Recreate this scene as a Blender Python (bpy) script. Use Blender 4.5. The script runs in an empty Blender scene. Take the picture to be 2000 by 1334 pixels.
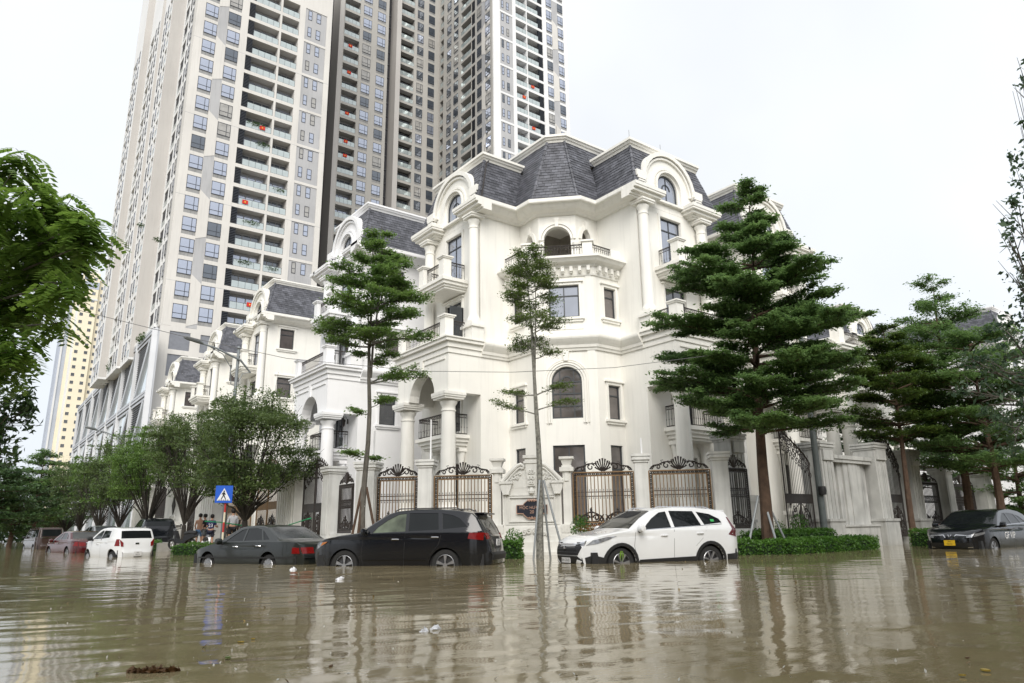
import bpy, bmesh, math, random
import numpy as np
from mathutils import Vector, Matrix
from mathutils.geometry import tessellate_polygon
random.seed(7); RNG = np.random.default_rng(7)
S = bpy.context.scene
COL = S.collection
PI = math.pi
# ---------------------------------------------------------------- camera
F_PX, PITCH, ROLL, YAW, CAM_H = 1401.4, .2573, -.0145, .6459, .8
cd = bpy.data.cameras.new('camera'); cam = bpy.data.objects.new('camera', cd); COL.objects.link(cam)
cd.sensor_width = 36; cd.lens = F_PX*36/2000; cd.clip_end = 3000; cd.clip_start = .05
_h = Vector((math.sin(YAW), math.cos(YAW), 0)); _r = Vector((math.cos(YAW), -math.sin(YAW), 0)); _u = Vector((0, 0, 1))
_f = _h*math.cos(PITCH)+_u*math.sin(PITCH); _u1 = -_h*math.sin(PITCH)+_u*math.cos(PITCH)
_r2 = _r*math.cos(ROLL)+_u1*math.sin(ROLL); _u2 = -_r*math.sin(ROLL)+_u1*math.cos(ROLL)
cam.matrix_world = Matrix(((_r2.x, _u2.x, -_f.x, 0), (_r2.y, _u2.y, -_f.y, 0), (_r2.z, _u2.z, -_f.z, CAM_H), (0, 0, 0, 1)))
S.camera = cam
# ---------------------------------------------------------------- sky, sun, exposure
SUN_EL, SUN_AZ = math.radians(38), math.radians(214)   # azimuth from +Y towards +X
W = bpy.data.worlds.new('World'); S.world = W; W.use_nodes = True
wn = W.node_tree.nodes; wl = W.node_tree.links; wn.clear()
sky = wn.new('ShaderNodeTexSky'); sky.sky_type = 'NISHITA'; sky.sun_disc = False
sky.sun_elevation = SUN_EL; sky.sun_rotation = SUN_AZ; sky.dust_density = 6; sky.air_density = 1.2
ov = wn.new('ShaderNodeMixRGB'); ov.inputs[0].default_value = .93
geo = wn.new('ShaderNodeTexCoord'); sep = wn.new('ShaderNodeSeparateXYZ'); wl.new(geo.outputs['Generated'], sep.inputs[0])
ramp = wn.new('ShaderNodeValToRGB'); wl.new(sep.outputs[2], ramp.inputs[0])
ramp.color_ramp.elements[0].position = 0.0; ramp.color_ramp.elements[0].color = (.90, .96, 1.04, 1)
ramp.color_ramp.elements[1].position = .5; ramp.color_ramp.elements[1].color = (.97, 1.0, 1.035, 1)
cl = wn.new('ShaderNodeTexNoise'); cl.inputs['Scale'].default_value = 2.2; cl.inputs['Detail'].default_value = 4
wl.new(geo.outputs['Generated'], cl.inputs['Vector'])
clr = wn.new('ShaderNodeMapRange'); clr.inputs[1].default_value = .3; clr.inputs[2].default_value = .7; clr.inputs[3].default_value = 4.9; clr.inputs[4].default_value = 5.7
wl.new(cl.outputs[0], clr.inputs[0])
mul = wn.new('ShaderNodeVectorMath'); mul.operation = 'SCALE'; wl.new(ramp.outputs[0], mul.inputs[0]); wl.new(clr.outputs[0], mul.inputs['Scale'])
wl.new(sky.outputs[0], ov.inputs[1]); wl.new(mul.outputs[0], ov.inputs[2])
bg = wn.new('ShaderNodeBackground'); bg.inputs[1].default_value = .1; wl.new(ov.outputs[0], bg.inputs[0])
wo = wn.new('ShaderNodeOutputWorld'); wl.new(bg.outputs[0], wo.inputs[0])
sd = bpy.data.lights.new('sun', 'SUN'); sd.energy = 1.5; sd.angle = math.radians(40); sd.color = (1, .965, .91)
sun = bpy.data.objects.new('sun', sd); COL.objects.link(sun)
_sv = Vector((math.sin(SUN_AZ)*math.cos(SUN_EL), math.cos(SUN_AZ)*math.cos(SUN_EL), math.sin(SUN_EL)))
sun.rotation_euler = _sv.to_track_quat('Z', 'Y').to_euler(); sun.location = (0, 0, 60)
S.view_settings.view_transform = 'Standard'; S.view_settings.look = 'None'; S.view_settings.gamma = 1
S.view_settings.use_curve_mapping = False; S.view_settings.exposure = 1.0
S.cycles.max_bounces = 8; S.cycles.transparent_max_bounces = 12
# ---------------------------------------------------------------- materials
MATS = {}
def mat(name, col, rough=.6, var=.12, scale=2.5, metal=0., ior=1.45, spec=.5, bump=0., bscale=30., streak=0., island=0., trans=0., coat=0., emit=0., stretch=None):
    if name in MATS: return MATS[name]
    m = bpy.data.materials.new(name); m.use_nodes = True; MATS[name] = m
    n = m.node_tree.nodes; l = m.node_tree.links; b = n['Principled BSDF']
    tc = n.new('ShaderNodeTexCoord')
    c = tuple(col)+(1,)
    nz = n.new('ShaderNodeTexNoise'); nz.inputs['Scale'].default_value = scale; nz.inputs['Detail'].default_value = 6
    if stretch:
        mp = n.new('ShaderNodeMapping'); mp.inputs['Scale'].default_value = stretch; l.new(tc.outputs['Object'], mp.inputs[0]); l.new(mp.outputs[0], nz.inputs['Vector'])
    else: l.new(tc.outputs['Object'], nz.inputs['Vector'])
    mr = n.new('ShaderNodeMapRange'); mr.inputs[1].default_value = .3; mr.inputs[2].default_value = .7
    mr.inputs[3].default_value = 1-var; mr.inputs[4].default_value = 1+var*.6
    l.new(nz.outputs[0], mr.inputs[0])
    last = mr.outputs[0]
    if streak:
        mp = n.new('ShaderNodeMapping'); mp.inputs['Scale'].default_value = (3.2, 3.2, .22); l.new(tc.outputs['Object'], mp.inputs[0])
        n2 = n.new('ShaderNodeTexNoise'); n2.inputs['Scale'].default_value = 1.6; n2.inputs['Detail'].default_value = 8; l.new(mp.outputs[0], n2.inputs['Vector'])
        m2 = n.new('ShaderNodeMapRange'); m2.inputs[1].default_value = .5; m2.inputs[2].default_value = .75; m2.inputs[3].default_value = 1; m2.inputs[4].default_value = 1-streak
        l.new(n2.outputs[0], m2.inputs[0]); mm = n.new('ShaderNodeMath'); mm.operation = 'MULTIPLY'; l.new(last, mm.inputs[0]); l.new(m2.outputs[0], mm.inputs[1]); last = mm.outputs[0]
    if island:
        g = n.new('ShaderNodeNewGeometry'); oi = n.new('ShaderNodeObjectInfo'); ad = n.new('ShaderNodeMath'); ad.operation = 'ADD'
        l.new(g.outputs['Random Per Island'], ad.inputs[0]); l.new(oi.outputs['Random'], ad.inputs[1])
        fr = n.new('ShaderNodeMath'); fr.operation = 'FRACT'; l.new(ad.outputs[0], fr.inputs[0])
        m3 = n.new('ShaderNodeMapRange'); m3.inputs[3].default_value = 1-island; m3.inputs[4].default_value = 1+island; l.new(fr.outputs[0], m3.inputs[0])
        mm = n.new('ShaderNodeMath'); mm.operation = 'MULTIPLY'; l.new(last, mm.inputs[0]); l.new(m3.outputs[0], mm.inputs[1]); last = mm.outputs[0]
    vm = n.new('ShaderNodeVectorMath'); vm.operation = 'SCALE'; vm.inputs[0].default_value = col; l.new(last, vm.inputs['Scale'])
    l.new(vm.outputs[0], b.inputs['Base Color'])
    b.inputs['Roughness'].default_value = rough; b.inputs['Metallic'].default_value = metal
    b.inputs['IOR'].default_value = ior; b.inputs['Specular IOR Level'].default_value = spec
    if coat: b.inputs['Coat Weight'].default_value = coat; b.inputs['Coat Roughness'].default_value = .04
    if trans: b.inputs['Transmission Weight'].default_value = trans
    if emit: l.new(vm.outputs[0], b.inputs['Emission Color']); b.inputs['Emission Strength'].default_value = emit
    if bump:
        bn = n.new('ShaderNodeTexNoise'); bn.inputs['Scale'].default_value = bscale; bn.inputs['Detail'].default_value = 5; l.new(tc.outputs['Object'], bn.inputs['Vector'])
        bp = n.new('ShaderNodeBump'); bp.inputs['Strength'].default_value = bump; bp.inputs['Distance'].default_value = .02; l.new(bn.outputs[0], bp.inputs['Height']); l.new(bp.outputs[0], b.inputs['Normal'])
    return m
def leafmat(name, col, col2, rough=.45, tl=.35):
    if name in MATS: return MATS[name]
    m = bpy.data.materials.new(name); m.use_nodes = True; MATS[name] = m
    n = m.node_tree.nodes; l = m.node_tree.links; b = n['Principled BSDF']; out = n['Material Output']
    g = n.new('ShaderNodeNewGeometry'); tc = n.new('ShaderNodeTexCoord')
    nz = n.new('ShaderNodeTexNoise'); nz.inputs['Scale'].default_value = 1.3; l.new(tc.outputs['Object'], nz.inputs['Vector'])
    ad = n.new('ShaderNodeMath'); ad.operation = 'MULTIPLY_ADD'; l.new(g.outputs['Random Per Island'], ad.inputs[0]); ad.inputs[1].default_value = .6
    sb = n.new('ShaderNodeMapRange'); sb.inputs[1].default_value = .3; sb.inputs[2].default_value = .7; sb.inputs[3].default_value = -.15; sb.inputs[4].default_value = .55; l.new(nz.outputs[0], sb.inputs[0]); l.new(sb.outputs[0], ad.inputs[2])
    mx = n.new('ShaderNodeMixRGB'); l.new(ad.outputs[0], mx.inputs[0]); mx.inputs[1].default_value = tuple(col)+(1,); mx.inputs[2].default_value = tuple(col2)+(1,)
    l.new(mx.outputs[0], b.inputs['Base Color']); b.inputs['Roughness'].default_value = rough
    t = n.new('ShaderNodeBsdfTranslucent'); hs = n.new('ShaderNodeHueSaturation'); hs.inputs['Value'].default_value = 1.5; hs.inputs['Hue'].default_value = .49; l.new(mx.outputs[0], hs.inputs['Color']); l.new(hs.outputs[0], t.inputs[0])
    ms = n.new('ShaderNodeMixShader'); ms.inputs[0].default_value = tl; l.new(b.outputs[0], ms.inputs[1]); l.new(t.outputs[0], ms.inputs[2]); l.new(ms.outputs[0], out.inputs[0])
    return m
# ---------------------------------------------------------------- mesh helpers
def idT(s, d, z): return (s, d, z)
def frameT(o, a, n):
    return lambda s, d, z: (o[0]+a[0]*s+n[0]*d, o[1]+a[1]*s+n[1]*d, z)
class MB:
    def __init__(self, T=None): self.v = []; self.f = []; self.T = T
    def add(self, vs, fs):
        k = len(self.v); T = self.T
        self.v += [T(*p) for p in vs] if T else [tuple(p) for p in vs]
        self.f += [tuple(i+k for i in f) for f in fs]; return self
    def box(self, x0, x1, y0, y1, z0, z1):
        return self.add([(x0, y0, z0), (x1, y0, z0), (x1, y1, z0), (x0, y1, z0), (x0, y0, z1), (x1, y0, z1), (x1, y1, z1), (x0, y1, z1)],
            [(0, 3, 2, 1), (4, 5, 6, 7), (0, 1, 5, 4), (1, 2, 6, 5), (2, 3, 7, 6), (3, 0, 4, 7)])
    def lathe(self, prof, cx=0, cy=0, n=20, z=0, sq=False):
        vs = []; fs = []
        for r, zz in prof:
            for i in range(n):
                a = 2*PI*(i+.5)/n; k = 1.
                if sq: k = 1/max(abs(math.cos(a)), abs(math.sin(a)))
                vs.append((cx+r*k*math.cos(a), cy+r*k*math.sin(a), z+zz))
        m = len(prof)
        for j in range(m-1):
            for i in range(n):
                a = j*n+i; b = j*n+(i+1) % n; fs.append((a, b, b+n, a+n))
        fs.append(tuple(range(n-1, -1, -1))); fs.append(tuple((m-1)*n+i for i in range(n)))
        return self.add(vs, fs)
    def tube(self, pts, r, n=6, cap=True):
        pts = [Vector(p) for p in pts]; m = len(pts); rs = r if hasattr(r, '__len__') else [r]*m
        vs = []; fs = []; up = Vector((0, 0, 1)); prev = None
        for i, p in enumerate(pts):
            t = (pts[min(i+1, m-1)]-pts[max(i-1, 0)]); 
            if t.length < 1e-9: t = Vector((0, 0, 1))
            t.normalize()
            if prev is None:
                a = t.cross(up) if abs(t.z) < .95 else t.cross(Vector((1, 0, 0)))
            else: a = prev-t*prev.dot(t)
            if a.length < 1e-6: a = t.orthogonal()
            a.normalize(); prev = a; b = t.cross(a)
            for k in range(n):
                q = p+(a*math.cos(2*PI*k/n)+b*math.sin(2*PI*k/n))*rs[i]; vs.append(tuple(q))
        for j in range(m-1):
            for k in range(n): fs.append((j*n+k, j*n+(k+1) % n, (j+1)*n+(k+1) % n, (j+1)*n+k))
        if cap: fs.append(tuple(range(n-1, -1, -1))); fs.append(tuple((m-1)*n+k for k in range(n)))
        return self.add(vs, fs)
    def slab(self, outer, holes, d0, d1):
        """wall in the (s,z) plane with holes, from depth d0 to d1"""
        loops = [outer]+list(holes); tri = tessellate_polygon([[Vector((a, b, 0)) for a, b in lp] for lp in loops])
        pts = [p for lp in loops for p in lp]; n = len(pts)
        vs = [(a, d0, b) for a, b in pts]+[(a, d1, b) for a, b in pts]
        fs = []
        for t in tri: fs.append(tuple(t)); fs.append(tuple(i+n for i in reversed(t)))
        k = 0
        for lp in loops:
            m = len(lp)
            for i in range(m): a = k+i; b = k+(i+1) % m; fs.append((a, b, b+n, a+n))
            k += m
        return self.add(vs, fs)
    def prism(self, poly, z0, z1):
        n = len(poly); tri = tessellate_polygon([[Vector((a, b, 0)) for a, b in poly]])
        fs = [tuple(t) for t in tri]+[tuple(i+n for i in reversed(t)) for t in tri]+[(i, (i+1) % n, (i+1) % n+n, i+n) for i in range(n)]
        return self.add([(a, b, z0) for a, b in poly]+[(a, b, z1) for a, b in poly], fs)
    def mold(self, path, prof, closed=False):
        """sweep profile (out,z) along plan path with mitres; outside is on the right of the path"""
        n = len(path); offs = []
        for i in range(n):
            def nrm(a, b):
                dx, dy = b[0]-a[0], b[1]-a[1]; L = math.hypot(dx, dy); return (dy/L, -dx/L)
            n1 = nrm(path[i-1], path[i]) if (i > 0 or closed) else None
            n2 = nrm(path[i], path[(i+1) % n]) if (i < n-1 or closed) else None
            if n1 is None: n1 = n2
            if n2 is None: n2 = n1
            k = 1+n1[0]*n2[0]+n1[1]*n2[1]; k = max(k, .15)
            offs.append(((n1[0]+n2[0])/k, (n1[1]+n2[1])/k))
        m = len(prof); vs = []
        for (x, y), (ox, oy) in zip(path, offs):
            for o, z in prof: vs.append((x+ox*o, y+oy*o, z))
        fs = []
        for i in range(n if closed else n-1):
            for j in range(m):
                a = i*m+j; b = i*m+(j+1) % m; c = ((i+1) % n)*m; fs.append((a, b, c+(j+1) % m, c+j))
        if not closed: fs.append(tuple(range(m))); fs.append(tuple((n-1)*m+j for j in range(m-1, -1, -1)))
        return self.add(vs, fs)
    def mesh(self, name, m, smooth=False, norm=True):
        me = bpy.data.meshes.new(name); me.from_pydata(self.v, [], self.f)
        if norm:
            b = bmesh.new(); b.from_mesh(me); bmesh.ops.recalc_face_normals(b, faces=b.faces); b.to_mesh(me); b.free()
        me.materials.append(m)
        if smooth:
            me.polygons.foreach_set('use_smooth', [True]*len(me.polygons)); me.set_sharp_from_angle(angle=math.radians(38))
        return me
    def build(self, name, m, parent=None, smooth=False, **kw):
        return ob(name, self.mesh(name, m, smooth), parent, **kw)
def ob(name, me, parent=None, loc=None, rz=None, label=None, cat=None, group=None, kind=None):
    o = bpy.data.objects.new(name, me); COL.objects.link(o)
    if parent: o.parent = parent
    if loc: o.location = loc
    if rz is not None: o.rotation_euler = (0, 0, rz)
    if label: o['label'] = label
    if cat: o['category'] = cat
    if group: o['group'] = group
    if kind: o['kind'] = kind
    return o
def empty(name, loc, label, cat, rz=0, group=None):
    return ob(name, None, None, loc, rz, label, cat, group)
def copy_tree(o, parent=None):
    c = o.copy(); COL.objects.link(c)
    if parent: c.parent = parent
    for ch in list(o.children): copy_tree(ch, c)
    return c
def arch(s0, s1, z0, zs, rise=None, n=14):
    c = (s0+s1)/2; r = (s1-s0)/2; rise = rise or r
    return [(s0, z0), (s1, z0), (s1, zs)]+[(c+r*math.cos(PI*i/n), zs+rise*math.sin(PI*i/n)) for i in range(1, n)]+[(s0, zs)]
def rect(a, b, c, d): return [(a, c), (b, c), (b, d), (a, d)]
def text(name, s, size, m, parent, mw, ext=.004, kind=None):
    c = bpy.data.curves.new(name, 'FONT'); c.body = s; c.size = size; c.extrude = ext; c.align_x = 'CENTER'; c.align_y = 'CENTER'
    o = bpy.data.objects.new(name, c); dg = bpy.context.evaluated_depsgraph_get(); COL.objects.link(o)
    me = bpy.data.meshes.new_from_object(o.evaluated_get(bpy.context.evaluated_depsgraph_get())); bpy.data.objects.remove(o)
    me.materials.clear(); me.materials.append(m)
    o = ob(name, me, parent); o.matrix_local = mw; return o
# ================================================================ materials used by buildings
CREAM = mat('cream_render', (.83, .815, .765), .75, .04, .8, streak=.09, bump=.15, bscale=60)
WHITE = mat('white_render', (.82, .82, .83), .75, .04, .8, streak=.04, bump=.1, bscale=60)
SLATE = mat('grey_slate', (.105, .108, .125), .5, .3, 3, island=.3, bump=.25, bscale=40)
SLATED = mat('roof_underlay', (.04, .04, .045), .8, .2)
FRAME = mat('dark_grey_aluminium', (.045, .05, .055), .45, .1)
PANE = mat('tinted_window_glass', (.05, .053, .06), .03, .3, .6, ior=2.1, spec=.6)
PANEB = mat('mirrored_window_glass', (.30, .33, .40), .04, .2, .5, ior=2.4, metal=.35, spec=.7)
PANED = mat('dark_curtained_glass', (.12, .105, .1), .06, .5, .9, ior=1.8, spec=.6)
IRON = mat('wrought_iron', (.035, .028, .025), .4, .25, 8)
BRONZE = mat('bronze_iron', (.22, .135, .065), .42, .25, 6, metal=.4)
DARKIN = mat('dark_interior', (.03, .028, .026), .8)
LAMPG = mat('lamp_glass', (.5, .5, .45), .2)
OX, OY = 16.54, 19.33
def window(parent, T, s0, s1, z0, z1, d, vb=(), hb=(), za=None, name='window', pm=None, fw=.06, fan=False):
    """frame bars + pane; za = springing height of an arched head"""
    fr = MB(T); r = (s1-s0)/2; c = (s0+s1)/2
    if za:
        out = arch(s0, s1, z0, za, z1-za); inn = arch(s0+fw, s1-fw, z0+fw, za, z1-za-fw)
    else: out = rect(s0, s1, z0, z1); inn = rect(s0+fw, s1-fw, z0+fw, z1-fw)
    fr.slab(out, [inn], d-.03, d+.04)
    for v in vb:
        s = s0+(s1-s0)*v; top = z1-fw
        if za: q = (s-c)/r; top = za+(z1-za)*math.sqrt(max(0, 1-q*q))-fw*.5
        fr.box(s-fw*.4, s+fw*.4, d-.02, d+.03, z0+fw*.8, top)
    for h in hb: z = z0+(z1-z0)*h; fr.box(s0+fw*.8, s1-fw*.8, d-.025, d+.035, z-fw*.45, z+fw*.45)
    if fan:
        pts = [(c+r*.42*math.cos(PI*i/10), za+r*.42*math.sin(PI*i/10)) for i in range(11)]
        inn2 = [(c+r*.33*math.cos(PI*i/10), za+r*.33*math.sin(PI*i/10)) for i in range(10, -1, -1)]
        fr.slab(pts+inn2, [], d-.02, d+.03)
    o = fr.build(name, FRAME, parent)
    pa = MB(T)
    pa.slab([(a, b) for a, b in (arch(s0+.01, s1-.01, z0+.01, za, z1-za-.01) if za else rect(s0+.01, s1-.01, z0+.01, z1-.01))], [], d+.005, d+.02)
    pa.build('pane', pm or PANE, o)
    return o
def archring(mb, s0, s1, z0, zs, w, d0, d1, rise=None):
    r = rise or (s1-s0)/2
    mb.slab(arch(s0-w, s1+w, z0, zs, r+w), [arch(s0, s1, z0+.001, zs, r)] if False else [], d0, d1) if False else None
    n = 14; c = (s0+s1)/2; R = (s1-s0)/2
    o = [(s1+w, z0), (s1+w, zs)]+[(c+(R+w)*math.cos(PI*i/n), zs+(r+w)*math.sin(PI*i/n)) for i in range(1, n)]+[(s0-w, zs), (s0-w, z0)]
    i_ = [(s0, z0), (s0, zs)]+[(c-R*math.cos(PI*i/n), zs+r*math.sin(PI*i/n)) for i in range(1, n)]+[(s1, zs), (s1, z0)]
    mb.slab(o+i_, [], d0, d1)
CORN = [(0, 14.9), (.12, 14.9), (.2, 14.98), (.3, 15.0), (.42, 15.03), (.55, 15.12), (.66, 15.24), (.78, 15.26), (.8, 15.3), (.8, 15.45), (0, 15.5)]
STRG = [(0, 8.18), (.07, 8.18), (.1, 8.3), (.14, 8.3), (.17, 8.42), (.28, 8.55), (.36, 8.66), (.38, 8.72), (.38, 8.8), (0, 8.86)]
def railing(parent, T, pts, z0, h=.85, step=.13, name='railing'):
    """wrought iron railing along a polyline given in (s,d)"""
    m = MB(T)
    for (a, b), (c, e) in zip(pts[:-1], pts[1:]):
        L = math.hypot(c-a, e-b); n = max(2, int(L/step))
        m.tube([(a, b, z0+h), (c, e, z0+h)], .03, 4); m.tube([(a, b, z0+h-.14), (c, e, z0+h-.14)], .015, 4); m.tube([(a, b, z0+.06), (c, e, z0+.06)], .02, 4)
        for i in range(n+1):
            t = i/n; x, y = a+(c-a)*t, b+(e-b)*t; m.tube([(x, y, z0+.04), (x, y, z0+h)], .011, 4)
            if i < n:
                t2 = (i+.5)/n; x2, y2 = a+(c-a)*t2, b+(e-b)*t2; ux, uy = (c-a)/L*.045, (e-b)/L*.045
                m.tube([(x2-ux, y2-uy, z0+h-.07), (x2, y2, z0+h-.02), (x2+ux, y2+uy, z0+h-.07), (x2, y2, z0+h-.12), (x2-ux, y2-uy, z0+h-.07)], .009, 3)
                m.lathe([(.008, 0), (.022, .04), (.008, .09)], x, y, 5, z0+.3)
    return m.build(name, IRON, parent)
def column(parent, T, s, d, z0, z1, r, m, name='column', base=True):
    c = MB(T); H = z1-z0
    pr = [(r*1.25, 0), (r*1.25, .1), (r*1.15, .16), (r*1.03, .22), (r, .3), (r*.97, H*.5), (r*.88, H-.5), (r*.98, H-.48), (r*.98, H-.43), (r*.88, H-.42), (r*.9, H-.25), (r*1.12, H-.15), (r*1.15, H-.08), (r*.9, H-.02), (r*.9, H)]
    c.lathe(pr, s, d, 24, z0)
    c.box(s-r*1.45, s+r*1.45, d-r*1.45, d+r*1.45, z1, z1+.09); c.box(s-r*1.6, s+r*1.6, d-r*1.6, d+r*1.6, z1+.09, z1+.17)
    if base: c.box(s-r*1.4, s+r*1.4, d-r*1.4, d+r*1.4, z0-.12, z0+.002)
    return c.build(name, m, parent, smooth=True)
def trim(mb, s0, s1, z0, z1, d, hood=True):
    w = .12
    mb.box(s0-w, s0-.005, d-.05, d+.01, z0, z1+.02); mb.box(s1+.005, s1+w, d-.05, d+.01, z0, z1+.02); mb.box(s0-w, s1+w, d-.052, d+.01, z1+.02, z1+.14)
    if hood: mb.box(s0-w-.08, s1+w+.08, d-.12, d+.01, z1+.14, z1+.2); mb.box(s0-w-.02, s1+w+.02, d-.08, d+.01, z1+.2, z1+.25)
    mb.box(s0-w-.1, s1+w+.1, d-.14, d+.01, z0-.12, z0-.02); mb.box(s0-w-.03, s1+w+.03, d-.08, d+.01, z0-.22, z0-.12)
def slates(parent, b0, b1, t0, t1, m=SLATE, rowh=.165, w=.3, single=0, und=True, cut=None):
    """slate courses on the sloping quad b0-b1 (eaves) t0-t1 (top); 'single' of them become parts of their own"""
    b0, b1, t0, t1 = [Vector(p) for p in (b0, b1, t0, t1)]
    nrm = (b1-b0).cross(t0-b0).normalized()
    hgt = ((t0+t1)/2-(b0+b1)/2).length; rows = max(3, int(hgt/rowh)); mb = MB(); cnt = 0; half = w/2
    def gap(z):
        if z > 17.84: return 0
        return 1.72 if z < 16.1 else math.sqrt(max(0, 1.74**2-(z-16.1)**2))
    ul = MB()
    if und and not cut: MB().add([tuple(b0-nrm*.02), tuple(b1-nrm*.02), tuple(t1-nrm*.02), tuple(t0-nrm*.02)], [(0, 1, 2, 3)]).build('roof_underlay', SLATED, parent)
    for r in range(rows):
        f0 = r/rows; f1 = min(1, (r+1.12)/rows)
        L0, R0 = b0.lerp(t0, f0), b1.lerp(t1, f0); L1, R1 = b0.lerp(t0, f1), b1.lerp(t1, f1); W0 = (R0-L0).length; u = (R0-L0).normalized()
        x = -half if r % 2 else 0.
        if cut:
            ax, cc = cut; zz = (L0.z+L1.z)/2; g = gap(zz); lo_, hi_ = sorted((L0[ax], R0[ax])); q0, q1 = [(c-L0[ax])/(R0[ax]-L0[ax]) for c in (cc-g, cc+g)]; q0, q1 = sorted((q0, q1))
            for u0, u1 in ((0, q0), (q1, 1)) if g else ((0, 1),):
                u0 = max(0, u0); u1 = min(1, u1)
                if u1 > u0: ul.add([tuple(p-nrm*.02) for p in (L0.lerp(R0, u0), L0.lerp(R0, u1), L1.lerp(R1, u1), L1.lerp(R1, u0))], [(0, 1, 2, 3)])
        while x < W0:
            a = max(0, x)+.006; b = min(W0, x+w)-.006; x += w
            if b-a < .03: continue
            if cut and abs((L0+u*(a+b)*.5)[cut[0]]-cut[1]) < gap((L0.z+L1.z)/2)+.02: continue
            ja = random.uniform(-.012, .012); lift = random.uniform(.02, .034)
            def at(f, s, up):
                LL = L0.lerp(L1, f); RR = R0.lerp(R1, f); WW = (RR-LL).length
                lo = (LL-L0).dot(u); s2 = min(max(s-lo, 0), WW); return LL+u*s2+nrm*up
            p = [at(0, a, lift), at(0, b, lift), at(1, b, .006), at(1, a, .006)]
            dn = (L0-L1).normalized()*ja; p[0] += dn; p[1] += dn
            q = [v-nrm*.012 for v in p]
            vs = [tuple(v) for v in p+q]; fs = [(0, 1, 2, 3), (0, 4, 5, 1), (1, 5, 6, 2), (3, 7, 4, 0), (7, 6, 5, 4)]
            if cnt < single: MB().add(vs, fs).build('slate', m, parent)
            else: mb.add(vs, fs)
            cnt += 1
    if ul.v: ul.build('roof_underlay', SLATED, parent)
    if mb.v: mb.build('slate_courses', m, parent, kind='stuff')
def hip(parent, a, b):
    a = Vector(a); b = Vector(b); n = int((b-a).length/.3)
    m = MB()
    for i in range(n):
        p = a.lerp(b, i/n); q = a.lerp(b, (i+1.1)/n); m.tube([p, q], [.085, .06], 6)
    m.build('ridge_tiles', SLATE, parent)
def wing(P, T, W, far=2, near_dense=True, lamps=False, open_door=False):
    """street front of one wing: cornice blocks, dormer, balconies, portico. s along the front, d inwards from the cornice line"""
    # main wall with openings, back wall of the portico
    dr = 8.2
    m = MB(T); H = [rect(dr-.7, dr+.7, 12.2, 14.6), rect(dr-.7, dr+.7, 8.9, 11.2), rect(dr-.65, dr+.65, 5.1, 7.4), rect(dr-.65, dr+.65, .5, 3.7)]
    m.slab(rect(5.985, 10.9, -.6, 14.95), H, .8, 1.05); m.build('wall', W, P)
    for q in ((dr-.7, dr+.7, 8.9, 11.2, .8, True), (dr-.7, dr+.7, 12.2, 14.6, .8, False), (dr-.65, dr+.65, 5.1, 7.4, .8)):
        m = MB(T); trim(m, *q); m.build('door_surround', W, P)
    for z0, z1 in ((12.2, 14.6), (8.9, 11.2)):
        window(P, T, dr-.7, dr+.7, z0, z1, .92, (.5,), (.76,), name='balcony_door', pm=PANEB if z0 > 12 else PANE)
    window(P, T, dr-.65, dr+.65, 5.1, 7.4, .92, (.5,), (.78,), name='balcony_door')
    MB(T).box(dr-.64, dr+.64, 1.0, 1.03, .5, 3.69).build('entrance_door', DARKIN, P)
    # cornice blocks + columns
    for a, b in ((5.19, 7.15), (9.0, 11.1)):
        k = MB(T)
        for o, z0, z1 in ((.44, 14.9, 14.97), (.34, 14.97, 15.06), (.16, 15.06, 15.2), (.03, 15.2, 15.3), (0, 15.3, 15.45)):
            a0 = a if a < 6 else a+o
            k.box(a0, b-o, o, .9, z0, z1+.001)
        k.build('cornice_block', W, P)
    for s in (6.1, 10.05):
        column(P, T, s, .52, 9.75, 14.7, .25, W, 'column', base=True)
        b = MB(T); b.box(s-.38, s+.38, .18, .8, 8.8, 9.45); b.box(s-.46, s+.46, .1, .8, 9.45, 9.56); b.box(s-.42, s+.42, .14, .8, 9.56, 9.64); b.build('pedestal', W, P)
    # dormer
    D = ob('dormer', MB(T).slab(arch(6.55, 9.85, 14.96, 16.1, 1.65, 24), [arch(7.5, 8.9, 15.42, 16.15)], .8, 1.02).mesh('dormer', W), P)
    q = MB(T)
    for w_, dd, rr in ((.2, .62, 1.65), (.1, .7, 1.5), (.1, .72, .95), (.08, .66, .8)):
        archring(q, dr-rr, dr+rr, 16.1 if rr > 1 else 15.42, 16.1 if rr > 1 else 16.15, w_, dd, .8)
    n = 24; vs = []; fs = []   # barrel running back into the roof
    for i in range(n+1):
        a = PI*i/n
        for dd in (.8, 3.6):
            vs += [(dr+1.84*math.cos(a), dd, 16.1+1.84*math.sin(a)), (dr+1.6*math.cos(a), dd, 16.1+1.6*math.sin(a))]
    for i in range(n):
        a = i*4; b = a+4; fs += [(a, b, b+2, a+2), (a+1, a+3, b+3, b+1), (a, a+1, b+1, b), (a+2, b+2, b+3, a+3)]
    q.add(vs, fs); q.box(6.38, 6.56, .82, 3.4, 15.45, 16.1); q.box(9.84, 10.02, .82, 3.4, 15.45, 16.1)
    for sg in (-1, 1):
        c = dr+sg*1.95
        for i, (w_, zz) in enumerate(((.2, 15.75), (.26, 15.83), (.22, 15.9), (.27, 16.05), (.32, 16.15))): q.box(c-w_, c+w_, .55, 1.6, zz, zz+(.3 if i == 4 else .16) if i == 4 else zz+.101)
    q.box(dr-.9, dr+.9, .62, .8, 15.3, 15.4)
    q.build('dormer_moulding', W, D, smooth=True)
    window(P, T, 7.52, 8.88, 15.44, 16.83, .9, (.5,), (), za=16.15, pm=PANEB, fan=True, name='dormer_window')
    MB(T).box(7.3, 9.1, 1.3, 1.35, 15.3, 17.2).build('dormer_lining', DARKIN, P)
    # balcony at the top floor
    bl = MB(T)
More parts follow.
